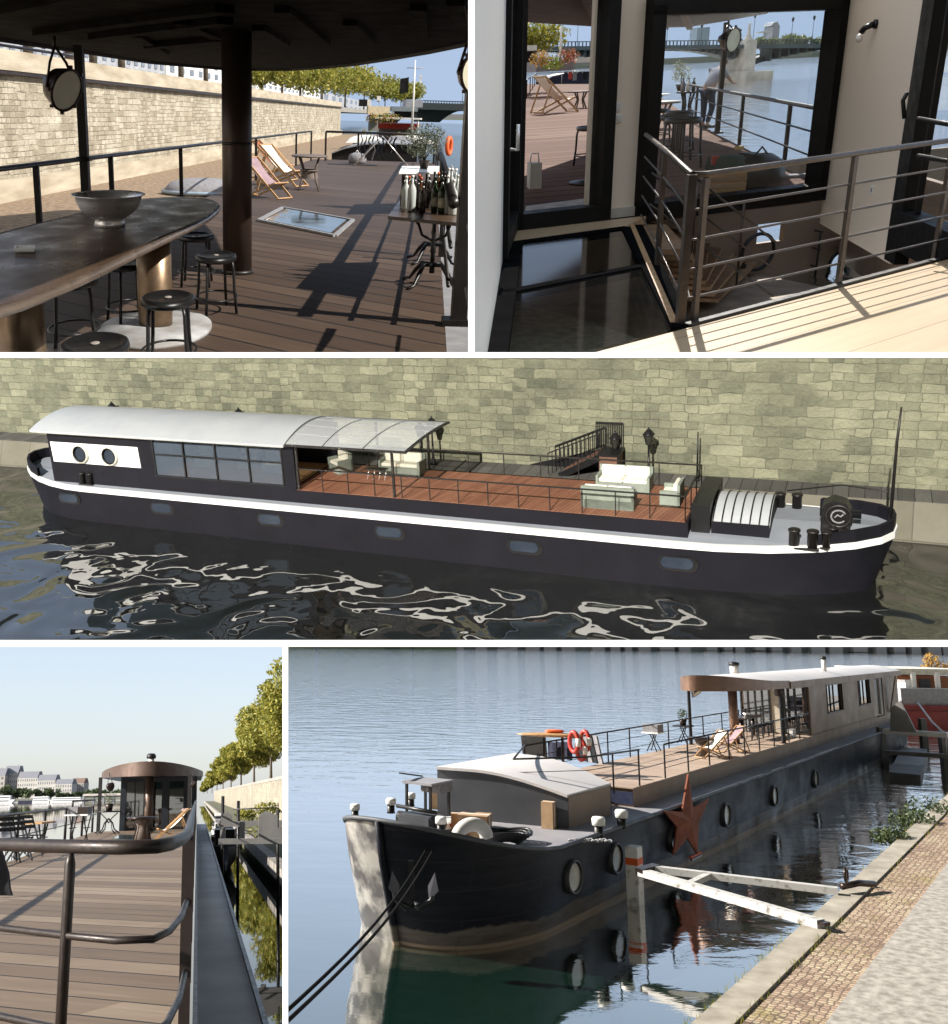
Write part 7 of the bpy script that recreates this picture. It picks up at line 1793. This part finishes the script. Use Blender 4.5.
    p = G(462, 815, zf); t = thing('tarpaulin', 'small heap of bright blue tarpaulin beside the hatch wall', 'tarpaulin', p); MB().lathe([(0, 0), (.3, .0), (.26, .1), (.12, .17), (0, .15)], n=7, sx=1.3).build('heap', mat('bright_blue_cloth', (.02, .05, .3), .7), t); MB().tube([(-.3, 0, .05), (0, .1, .18), (.3, -.1, .06)], .02).build('cord', M_navy, t)
    p = G(485, 813, zf); t = thing('basket', 'woven brown basket before the hatch wall', 'basket', p); MB().lathe([(.14, 0), (.2, .16), (.19, .16), (0, .05)], n=16).build('basket_bowl', M_wood, t); MB().tube([(.19 * math.cos(a), 0, .15 + .22 * math.sin(a)) for a in [PI * k / 10 for k in range(11)]], .02).build('handle', M_wood, t)
    p = G(535, 824, zf); t = thing('net_heap', 'heap of red netting on the deck before the hatch', 'netting', p, ang)
    mb = MB()
    for k in range(16): a = rnd.uniform(0, 6.28); mb.tube([(rnd.uniform(-.15, .15), rnd.uniform(-.6, .6), .02), (rnd.uniform(-.15, .15), rnd.uniform(-.6, .6), rnd.uniform(.05, .14)), (rnd.uniform(-.15, .15), rnd.uniform(-.6, .6), .02)], .014, 5)
    mb.build('netting', M_red, t)
    # bollards with pale caps
    g = 'mooring bollards with pale caps round the foredeck'
    def cap_bollard(px, py, z, s, label):
        p = G(px, py, z); t = thing('bollard', label, 'bollard', p, 0, g, (s, s, s))
        MB().lathe([(.13, 0), (.11, .05), (.11, .26)], n=18).build('bollard_drum', M_dark, t); MB().lathe([(.15, .24), (.155, .38), (.13, .42), (0, .42)], n=18).build('bollard_cap', M_white, t)
    for px, py, z, s, lb in ((355, 818, 2.15, .6, 'white capped bollard at the outermost left tip of the bow'), (391, 813, 1.75, .72, 'pinkish capped bollard second from the bow tip'), (411, 806, 1.5, .72, 'capped bollard behind the work table'),
                             (441, 833, 1.6, .75, 'white capped bollard holding the two mooring ropes'), (599, 836, zf, .9, 'white capped bollard at the near gunwale left of the hatch side'), (622, 828, zf, .9, 'white capped bollard just before the hatch side')):
        cap_bollard(px, py, z, s, lb)
    p = G(472, 845, zf + .1); t = thing('fender', 'white ring fender lying behind the gunwale', 'fender', p)
    MB().tube([(.3 * math.cos(a), .12 * math.cos(a), .12 + .26 * math.sin(a)) for a in [PI * k / 14 for k in range(15)]], .13, 12).build('fender_body', M_stuccow, t)
    p = G(505, 842, zf); t = thing('rope_coil', 'coil of black rope and hose behind the gunwale right of the fender', 'rope', p)
    mb = MB()
    for k in range(5): mb.tube([((.3 + .06 * k) * math.cos(a), (.22 + .04 * k) * math.sin(a), .04 + .04 * k + .03 * math.sin(3 * a)) for a in [2 * PI * j / 18 for j in range(18)]], .03, 6, closed=True)
    mb.build('coil', M_black, t)
    p = G(590, 843, zf); t = thing('chain_pile', 'tangle of grey chain beside the near bollards', 'chain', p)
    mb = MB()
    for k in range(9): c0 = Vector((-.36 + .09 * k, .06 * math.sin(k * 2.1), .05)); mb.tube([c0 + Vector((.07 * math.cos(a), .045 * math.sin(a), .02 * math.sin(2 * a))) for a in [2 * PI * j / 10 for j in range(10)]], .018, 5, closed=True)
    mb.build('chain_heap', M_plastic, t)
    # anchors on the bow
    def anchor(px, py, v_, label, s=1.0, rz=0):
        p = onv(px, py, v_); t = thing('anchor', label, 'anchor', p, ang + rz, 'anchors hanging on the bow', (s, s, s))
        MB().beam((0, .05, .38), (0, .08, -.32), .07, .09).build('shank', M_black, t)
        for sx in (-1, 1):
            MB().tube([(0, .1, -.3), (.12, .12 * sx + .1, -.34), (.12, .3 * sx + .1, -.22), (.08, .36 * sx + .1, .0)], [.06, .06, .05, .03], 8).build('arm', M_black, t)
            MB().prism([(.1, .26 * sx + .1, -.22), (.12, .42 * sx + .1, -.05), (.08, .36 * sx + .1, .22), (.06, .24 * sx + .1, .0)], (.04, 0, 0)).build('fluke', mat('fluke_grey', (.09, .09, .11), .5), t)
        return t
    anchor(371, 868, -2.9, 'anchor with upturned flukes hanging on the scraped sun-bright side of the bow', 1.0, .9)
    anchor(408, 884, -.75, 'anchor with pale flukes hanging on the dark side of the bow below the ropes', 1.0, .5)
    # mooring ropes to a pile out of the picture
    pa = G(439, 831, 1.95)
    g = 'pair of black mooring ropes running from the bow to the lower left'
    for i, (ex, ey, sx) in enumerate(((268, 1028, 0), (278, 1030, 7))):
        e = P.D(ex, ey, 8.5); s_ = P.D(436 + sx, 832, G(441, 833, 1.6).y * .955)
        pts = [s_.lerp(e, k / 12) - Z * (.25 * math.sin(PI * k / 12)) for k in range(13)]
        pts = [G(441, 833, 1.75)] + pts
        o = MB().tube(pts, .018, 8).build('mooring_rope', mat('tarred_rope', (.012, .010, .009), .95, 0, scale=20, spec=.1)); tag(o, ['upper black mooring rope from the bow towards the lower left corner', 'lower black mooring rope from the bow towards the lower left corner'][i], 'rope', g)
    # ---- star, pile and struts
    st = [(688.5, 774), (696, 818), (709, 797 + 1), (700, 826), (697.5, 854), (687.5, 836), (673.5, 855), (679, 829), (663.5, 812), (680, 814)]
    st = [(688.5, 774), (693.5, 808), (709, 799), (699, 823), (697.5, 854), (687.5, 838), (673.5, 855), (677.5, 827), (664, 811), (682.5, 812)]
    vq = .42; q3 = [onv(x, y, vq) for x, y in st]; cen = onv(687.5, 821, vq)
    t = thing('star_ornament', 'tall rusty steel star with a long upper point mounted beside the hull', 'star', cen)
    mb = MB(); m_ = len(q3)
    front = cen + n * .10
    vs = [p - cen for p in q3] + [front - cen] + [p - cen - n * .04 for p in q3]
    fs = [(i, (i + 1) % m_, m_) for i in range(m_)] + [tuple(m_ + 1 + i for i in range(m_))] + [(i, (i + 1) % m_, m_ + 1 + (i + 1) % m_, m_ + 1 + i) for i in range(m_)]
    mb.add(vs, fs); mb.build('star_plate', mat('rust_star', (.33, .09, .04), .8, 0, (.17, .05, .025), 2.5, bump=.4), t)
    MB().cyl((-n * .3 - Z * .1), (n * .0 - Z * .1), .05).build('mounting_stub', M_dark, t)
    a, z1_ = uz(633.5, 846, .62); 
    p = X(a, .62, -.8); t = thing('mooring_pile', 'square white timber pile with an orange band between hull and struts', 'pile', p, ang)
    M_chip = mat('chipped_white', (.46, .45, .43), .75, 0, (.17, .15, .13), 7, lo=.30, hi=.46)
    MB().box((0, 0, (z1_ + .8) / 2), (.3, .26, z1_ + .8)).build('pile_shaft', mat('worn_white', (.8, .78, .73), .7, 0, (.4, .36, .31), 5, lo=.3, hi=.45), t); zb = uz(633, 861, .62)[1] + .8
    MB().box((0, 0, zb), (.31, .27, .14)).build('orange_band', M_orange, t)
    s0 = G(641, 872, 1.05); s1 = G(821, 924, 1.06); s2 = G(655, 869, 1.1); s3 = G(838, 891, 1.06)
    t = thing('mooring_strut', 'chipped white A shaped steel strut reaching from the pile to the quay', 'strut')
    MB().beam(s0, s1, .18, .13).build('near_beam', M_chip, t); MB().beam(s2, s3, .15, .12).build('far_beam', M_chip, t)
    c1 = s0.lerp(s1, .30); c2 = s2.lerp(s3, .31); MB().beam(c1, c2, .12, .10).build('cross_brace', M_chip, t)
    MB().beam(s0 - u * .1, s2 + u * .1, .2, .16).build('hinge', M_rust, t)
    MB().box(s1 + Z * .02, (.22, .16, .05), ang + 1.2).build('quay_shoe', M_rust, t)
    t = thing('shackle', 'rusty block and ring lashing the upper strut to the quay', 'shackle', G(853, 888, 1.04), ang)
    MB().tube([(-.35, .3, .05), (0, .1, .1), (.4, -.1, .08)], .06, 8).build('turnbuckle', M_rust, t); MB().tube([(-.5 + .1 * math.cos(a_), -.2, .12 + .12 * math.sin(a_)) for a_ in [2 * PI * k / 14 for k in range(14)]], .03, 6, closed=True).build('ring', M_rust, t)
    p = uz(696, 855, .38); t = thing('float_tag', 'orange and white tag lying on the rubbing strake below the star', 'tag', X(p[0], .36, p[1]), ang); MB().box((0, 0, 0), (.8, .06, .05)).build('tag_plate', M_orange, t); MB().box((0, .02, -.06), (.75, .05, .05)).build('tag_base', M_rust, t)
    # ---- quay
    vk = 4.72; zq = 1.0
    M_kerb = mat('kerb_stone', (.40, .365, .30), .9, 0, (.24, .21, .17), 2, bump=.6, bscale=12)
    M_face = masonry('quay_face', 1.6, .4, [(.2, (.06, .055, .045)), (.6, (.14, .13, .1)), (.9, (.22, .2, .16))], (.04, .04, .035))
    def strip(v0, v1, z, th, name, mt, u0_=-24, u1_=70): o = MB().box(((u1_ - u0_) / 2, (v0 + v1) / 2, -th / 2), (u1_ - u0_, v1 - v0, th)).build(name, mt); o.location = X(u0_, 0, z); o.rotation_euler = (0, 0, math.atan2(u.y, u.x)); o.scale = (1, -1, 1); return tag(o, kind='structure')
    strip(vk, vk + .40, zq, .35, 'quay_kerb', M_kerb)
    strip(vk + .05, vk + .6, zq - .352, 1.6, 'quay_base', M_face)
    # cobbles: voronoi setts
    nc = N('cobbles'); v = nc.coords(); vo = nc.new('ShaderNodeTexVoronoi', feature='DISTANCE_TO_EDGE'); vo.inputs['Scale'].default_value = 11; vo.inputs['Randomness'].default_value = .45; nc.link(v, vo.inputs['Vector'])
    vc = nc.new('ShaderNodeTexVoronoi'); vc.inputs['Scale'].default_value = 11; vc.inputs['Randomness'].default_value = .45; nc.link(v, vc.inputs['Vector'])
    big = nc.noise(v, .5, 5, .7)
    k_ = nc.mix(.6, vc.outputs['Color'], big)
    cc = nc.ramp(k_, [(.3, (.19, .12, .08)), (.5, (.38, .27, .19)), (.7, (.5, .42, .28))])
    moss = nc.ramp(nc.noise(v, .35, 5, .7), [(.52, 0.0), (.66, 1.0)]); cc = nc.mix(moss, cc, (.27, .22, .07))
    ed = nc.ramp(vo.outputs['Distance'], [(.04, 1.0), (.16, 0.0)]); cc = nc.mix(ed, cc, (.10, .07, .05)); nc.setb(cc, .9); nc.bump(vo.outputs['Distance'], .8, .03)
    strip(vk + .405, 12, zq - .03, .4, 'cobbled_quay', nc.m)
    M_slab = mat('rough_slab', (.40, .37, .33), .95, 0, (.21, .19, .165), 7, bump=1.0, bscale=9, lo=.35, hi=.65)
    strip(5.98, 12, zq + .02, .3, 'stone_slab', M_slab)
    # grass along the kerb
    mb = MB()
    for k in range(420):
        a = rnd.choice((rnd.uniform(-19, -12), rnd.uniform(-8, 8), rnd.uniform(-19, 10))); v_ = rnd.choice((vk - .03, vk + .42, vk + .41, vk - .03)); h_ = rnd.uniform(.04, .13)
        b0 = X(a, v_ + rnd.uniform(-.04, .05), zq - .03); d_ = Vector((rnd.uniform(-1, 1), rnd.uniform(-1, 1), 0)) * .04
        mb.add([b0 - Vector((.008, 0, 0)), b0 + Vector((.008, .01, 0)), b0 + d_ + Z * h_], [(0, 1, 2)])
    tag(mb.build('grass', M_leaf), 'dry grass tufts growing in the joints of the quay', 'grass', kind='stuff')
    for i, (px, py, s) in enumerate(((905, 838, .45), (925, 822, .6), (945, 812, .8))):
        c0 = G(px, py, zq); o = leaves(MB(), [((0, 0, 0), (s, s, s * .5))], 500, .06, rnd).build('bush', M_leafd); o.location = c0 - n * .3; tag(o, ['low bush overhanging the quay edge, nearest of the three', 'middle bush overhanging the quay edge', 'bush overhanging the quay edge at the right border'][i], 'bush', 'bushes on the quay edge')
    # ---- water
    W1 = N('river_e'); v = W1.coords((1, 1, 1), (0, 0, .1)); mp = W1.new('ShaderNodeMapping'); mp.inputs['Scale'].default_value = (.5, .9, 1); W1.link(v, mp.inputs['Vector'])
    f = W1.noise(mp.outputs[0], .9, 5, .55, .3); 
    # calm near the quay, rippled out on the river
    sp = W1.new('ShaderNodeSeparateXYZ'); tc = W1.new('ShaderNodeTexCoord'); W1.link(tc.outputs['Object'], sp.inputs[0])
    mr = W1.new('ShaderNodeMapRange'); mr.inputs[1].default_value = 14; mr.inputs[2].default_value = 60; mr.inputs[3].default_value = .03; mr.inputs[4].default_value = 1.0; W1.link(sp.outputs['Y'], mr.inputs[0])
    mu = W1.new('ShaderNodeMath', operation='MULTIPLY'); W1.link(f, mu.inputs[0]); W1.link(mr.outputs[0], mu.inputs[1])
    W1.setb((.006, .024, .017), .03, 0, IOR=1.6); W1.bump(mu.outputs[0], 1.0, .3); sheen(W1.t, ((.52, .12), (.74, .62), (.85, .97)))
    o = MB().grid([[Vector((-60, 4, 0)), Vector((40, 4, 0))], [Vector((-700, 1500, 0)), Vector((1200, 1500, 0))]], False).build('river', W1.m); tag(o, kind='structure')
    # far bank: high dark trees and a wall, mostly seen as reflections
    xl = P.D(291, 640, 930).x; o = MB().box((xl + 500, 930, 13), (1000, 20, 26)).build('far_bank', mat('far_bank', (.13, .14, .12), .9)); tag(o, kind='structure'); KEEP.add(o.name)
    M_fb = mat('far_facade', (.20, .195, .185), .9)
    for i in range(40):
        o = MB().box((0, 0, 13), (rnd.uniform(5, 13) if i > 7 else 24, 10, rnd.uniform(24, 32) if i > 7 else 34)).build('far_tower', M_fb if i > 7 else M_leafd); o.location = (xl + 16 + i * 17 + rnd.uniform(-6, 6), 915, 0); tag(o, 'pale tall facade on the far bank, seen as a streak in the water', 'building', 'tall facades on the far bank'); KEEP.add(o.name)
    # ---- beyond the stern: landing stage, red boat
    t = thing('landing_stage', 'pale steel landing stage and pontoon between the stern and the quay', 'landing stage')
    M_gw = mat('galvanised', (.25, .24, .23), .6, .2)
    def seg(x0, y0, x1, y1, z0_, z1_, w_, h_, nm, mt): MB().beam(G(x0, y0, z0_), G(x1, y1, z1_), w_, h_).build(nm, mt, t)
    seg(884, 731, 948, 735, 1.7, 1.7, .5, .2, 'platform', M_stuccow); seg(884, 752, 960, 757, .75, .75, .3, .18, 'lower_beam', M_gw)
    for px, py in ((884, 765), (925, 752), (946, 770)): p = G(px, py, 0); MB().beam(p, p + Z * 1.7, .3, .3).build('post', M_gw, t)
    MB().prism([G(889, 772, .3), G(920, 775, .3), G(927, 749, .3), G(902, 747, .3)], Z * -.35).build('pontoon', M_gw, t)
    p = G(890, 731, 1.8); MB().prism([p, p + n * 1.0, p + n * .5 + Z * 1.3, p + n * .1 + Z * 1.0], u * .2).build('ramp', M_gw, t)
    t = thing('red_boat', 'red hulled houseboat with a wooden cabin and pale awning beyond the stern', 'boat', G(925, 728, 0), ang + .15)
    c0 = G(925, 728, 0)
    def D2(px, py, dy): return P.D(px, py, c0.y + dy) - c0
    ri = Matrix.Rotation(-(ang + .15), 4, 'Z')
    def bx(x0, y0, x1, y1, dy, dep, nm, mt):
        a_ = D2(x0, y1, dy); b_ = D2(x1, y0, dy)
        mb = MB(); mb.prism([ri @ Vector(q) for q in ((a_.x, a_.y, a_.z), (b_.x, a_.y, a_.z), (b_.x, a_.y, b_.z), (a_.x, a_.y, b_.z))], ri @ Vector((0, dep, 0))); return mb.build(nm, mt, t)
    bx(896, 712, 975, 733, 0, 6, 'hull', mat('dark_red_paint', (.22, .02, .015), .5)); bx(900, 706, 975, 712, .2, 5, 'gunwale', mat('dark_red_paint', (.22, .02, .015))); bx(894, 676, 948, 692, 3, 4, 'cabin', mat('orange_wood', (.4, .16, .07), .6))
    bx(892, 669.5, 975, 674.5, 1.5, 8, 'awning', mat('cream_awning', (.7, .66, .55), .8)); bx(902, 689, 975, 706, .6, 1, 'grey_boxes', M_plastic); bx(906, 680, 916, 691, 1.5, 1, 'white_engine', M_white); bx(920, 679, 930, 690, 2.9, .2, 'cabin_window', M_window)
    for x in (893, 914, 938): bx(x, 672, x + 1.5, 700, 1.4, .2, 'awning_pole', M_white)
    bx(891, 697, 897, 703, -.3, 1, 'red_buoy', M_red)
    p = P.D(932, 668, c0.y + 12)
    tree((p.x, p.y, p.z - 1.5), 2.9, 1.2, 500, .11, (mat('autumn_leaves', (.45, .25, .04), .8), M_bark), 'small autumn yellow tree standing behind the awning of the red boat', None, 77, .4, .06, name='autumn_tree', clumps=5)
    t = thing('gang_rail', 'white slanting handrail descending to the landing stage', 'railing'); MB().tube([G(918, 703, 2.6), G(932, 722, 2.0), G(946, 735, 1.7)], .05, 6).build('rail', M_white, t); MB().tube([G(946, 735, 1.7), G(946, 755, .8)], .04, 6).build('post', M_white, t)
BUILD = [
    ('a', build_a),
    ('b', build_b),
    ('c', build_c),
    ('d', build_d),
    ('e', build_e),
]
_aa = PL['a'].ray(432, 115); _aa.z = 0; _aa.normalize(); _al = _aa.cross(Vector((0, 0, 1)))
SKY = .15
SUNS = {
 'a': (_al - _aa * .25 + Vector((0, 0, .84)), 2.2, .6),
 'b': ((.28, .95, .9), 2.0, .6),
 'c': ((-.55, -1.0, .75), 2.0, .6),
 'd': ((-.95, -.45, .5), 3.0, .7),
 'e': ((-1, .3, .62), 3.2, .7),
}
if 'KEEP' not in globals(): KEEP = set()
# ------------------------------------------------------------------ setting the places round the camera
def cam_planes(p):
    """planes (normal in world, pointing to what is cut away) through the camera"""
    out = []
    c = p.cuts
    if 'left' in c:   out.append((Vector((c['left'] - PX, -9e3, F)), Vector((c['left'] - PX, 9e3, F)), Vector((-1, 0, 0))))
    if 'right' in c:  out.append((Vector((c['right'] - PX, -9e3, F)), Vector((c['right'] - PX, 9e3, F)), Vector((1, 0, 0))))
    if 'top' in c:    out.append((Vector((-9e3, c['top'] - PY, F)), Vector((9e3, c['top'] - PY, F)), Vector((0, -1, 0))))
    if 'bottom' in c: out.append((Vector((-9e3, c['bottom'] - PY, F)), Vector((9e3, c['bottom'] - PY, F)), Vector((0, 1, 0))))
    res = []
    for a, b, side in out:
        n = a.cross(b).normalized()
        if n.dot(side) < 0: n = -n
        res.append(c2w(n))
    return res
def settle(p):
    M = place_matrix(p)
    for o in list(p.coll.objects):
        if o.parent is None: o.matrix_basis = M @ o.matrix_basis
    bpy.context.view_layer.update()
    pl = cam_planes(p)
    done = {}
    for o in list(p.coll.objects):
        if o.type != 'MESH' or o.name in KEEP: continue
        mw = o.matrix_world; inv = mw.inverted()
        vs = [mw @ Vector(c) for c in o.bound_box]
        gone = False; cut = []
        for n in pl:
            ds = [(v - CAM).dot(n) for v in vs]
            if min(ds) > 0: gone = True; break
            if max(ds) > 0: cut.append(n)
        if gone:
            if not o.children: bpy.data.objects.remove(o); continue
        if not cut: continue
        if o.data.users > 1: o.data = o.data.copy()
        bm = bmesh.new(); bm.from_mesh(o.data)
        co = inv @ CAM
        for n in cut:
            nl = (mw.to_3x3().transposed() @ n).normalized()
            g = bm.verts[:] + bm.edges[:] + bm.faces[:]
            bmesh.ops.bisect_plane(bm, geom=g, dist=1e-7, plane_co=co, plane_no=nl, clear_outer=True)
        empty = len(bm.faces) == 0
        bm.to_mesh(o.data); bm.free()
        if empty and not o.children: bpy.data.objects.remove(o)
    # a thing whose parts are all outside its view is left out
    for o in list(p.coll.objects):
        if o.type == 'EMPTY' and not o.children: bpy.data.objects.remove(o)

def sun_for(p, local_to_sun, strength, angle=.55, col=(1, .95, .87)):
    """one sun per place, lighting (and shaded by) that place only"""
    d = bpy.data.lights.new('sun_' + p.key, 'SUN'); d.energy = strength; d.angle = R(angle); d.color = col
    o = bpy.data.objects.new('sun_' + p.key, d); ROOTC.objects.link(o)
    m = place_matrix(p).to_3x3()
    v = (m @ Vector(local_to_sun)).normalized()
    o.rotation_euler = v.to_track_quat('Z', 'Y').to_euler()
    o.location = CAM + v * 30
    o.light_linking.receiver_collection = p.coll
    o.light_linking.blocker_collection = p.coll
    return o, v

for _k, _f in BUILD:
    CUR[0] = PL[_k]
    _f(PL[_k])
    settle(PL[_k])

suns = {k: sun_for(PL[k], *SUNS[k]) for k in SUNS}

# white partition bars between the five views: a standing frame a little over a metre off
CUR[0] = PL['c']
fr = MB()
def frame_bar(x0, y0, x1, y1, d0, d1):
    vs = []
    for d in (d0, d1):
        for x, y in ((x0, y0), (x1, y0), (x1, y1), (x0, y1)):
            vs.append(CAM + c2w(Vector(((x - PX) / F * d0, (y - PY) / F * d0, d))))
    fr.add(vs, [(0, 1, 2, 3), (7, 6, 5, 4), (0, 4, 5, 1), (1, 5, 6, 2), (2, 6, 7, 3), (3, 7, 4, 0)])
Dz = .62
frame_bar(-60, 352.3, 1010, 357.7, Dz, Dz + .004)
frame_bar(-60, 641.3, 1010, 646.7, Dz, Dz + .004)
frame_bar(469.3, -60, 474.5, 352.3, Dz, Dz + .004)
frame_bar(282.5, 646.7, 288.0, 1090, Dz, Dz + .004)
m_white = N('partition_white'); m_white.setb((.86, .86, .86), .9)
fo = fr.build('partition_frame', m_white.m)
tag(fo, 'white partition frame of thin bars that divides the five views', 'partition frame', kind='structure')
PL['e'].coll.objects.link(fo)

# ------------------------------------------------------------------ world, camera
w = bpy.data.worlds.new('World'); scene.world = w; w.use_nodes = True
nt = w.node_tree; bg = nt.nodes['Background']
sky = nt.nodes.new('ShaderNodeTexSky'); sky.sky_type = 'NISHITA'; sky.sun_disc = False
sv = suns['d'][1] if 'd' in suns else Vector((-1, -.5, .5)).normalized()
sky.sun_elevation = max(R(6), math.asin(sv.z)); sky.sun_rotation = math.atan2(sv.x, sv.y)
sky.air_density = 1.0; sky.dust_density = 1.2; sky.ozone_density = 1.0
gm_ = nt.nodes.new('ShaderNodeGamma'); gm_.inputs[1].default_value = .30
nt.links.new(sky.outputs[0], gm_.inputs[0])
hs = nt.nodes.new('ShaderNodeHueSaturation'); hs.inputs['Saturation'].default_value = 1.38
nt.links.new(gm_.outputs[0], hs.inputs['Color'])
tint = nt.nodes.new('ShaderNodeMix'); tint.data_type = 'RGBA'; tint.blend_type = 'MULTIPLY'; tint.inputs[0].default_value = 1; tint.inputs[7].default_value = (.95, .99, 1.08, 1)
nt.links.new(hs.outputs[0], tint.inputs[6]); nt.links.new(tint.outputs[2], bg.inputs[0]); bg.inputs[1].default_value = SKY
cam = bpy.data.cameras.new('camera'); co = bpy.data.objects.new('camera', cam); ROOTC.objects.link(co)
cam.sensor_fit = 'AUTO'; cam.sensor_width = 36; cam.lens = F / 1024 * 36
cam.shift_x = (W / 2 - PX) / 1024; cam.shift_y = (PY - H_ / 2) / 1024
cam.clip_start = .05; cam.clip_end = 30000
rx, ry, rz = c2w(Vector((1, 0, 0))), c2w(Vector((0, -1, 0))), c2w(Vector((0, 0, -1)))
m = Matrix.Identity(4)
for i in range(3): m[i][0] = rx[i]; m[i][1] = ry[i]; m[i][2] = rz[i]; m[i][3] = CAM[i]
co.matrix_world = m
scene.camera = co
scene.render.engine = 'CYCLES'
scene.cycles.max_bounces = 8; scene.cycles.transparent_max_bounces = 16
scene.cycles.use_denoising = True
scene.view_settings.view_transform = 'Standard'; scene.view_settings.look = 'None'
scene.view_settings.exposure = 1.9; scene.view_settings.gamma = 1
scene.render.film_transparent = False
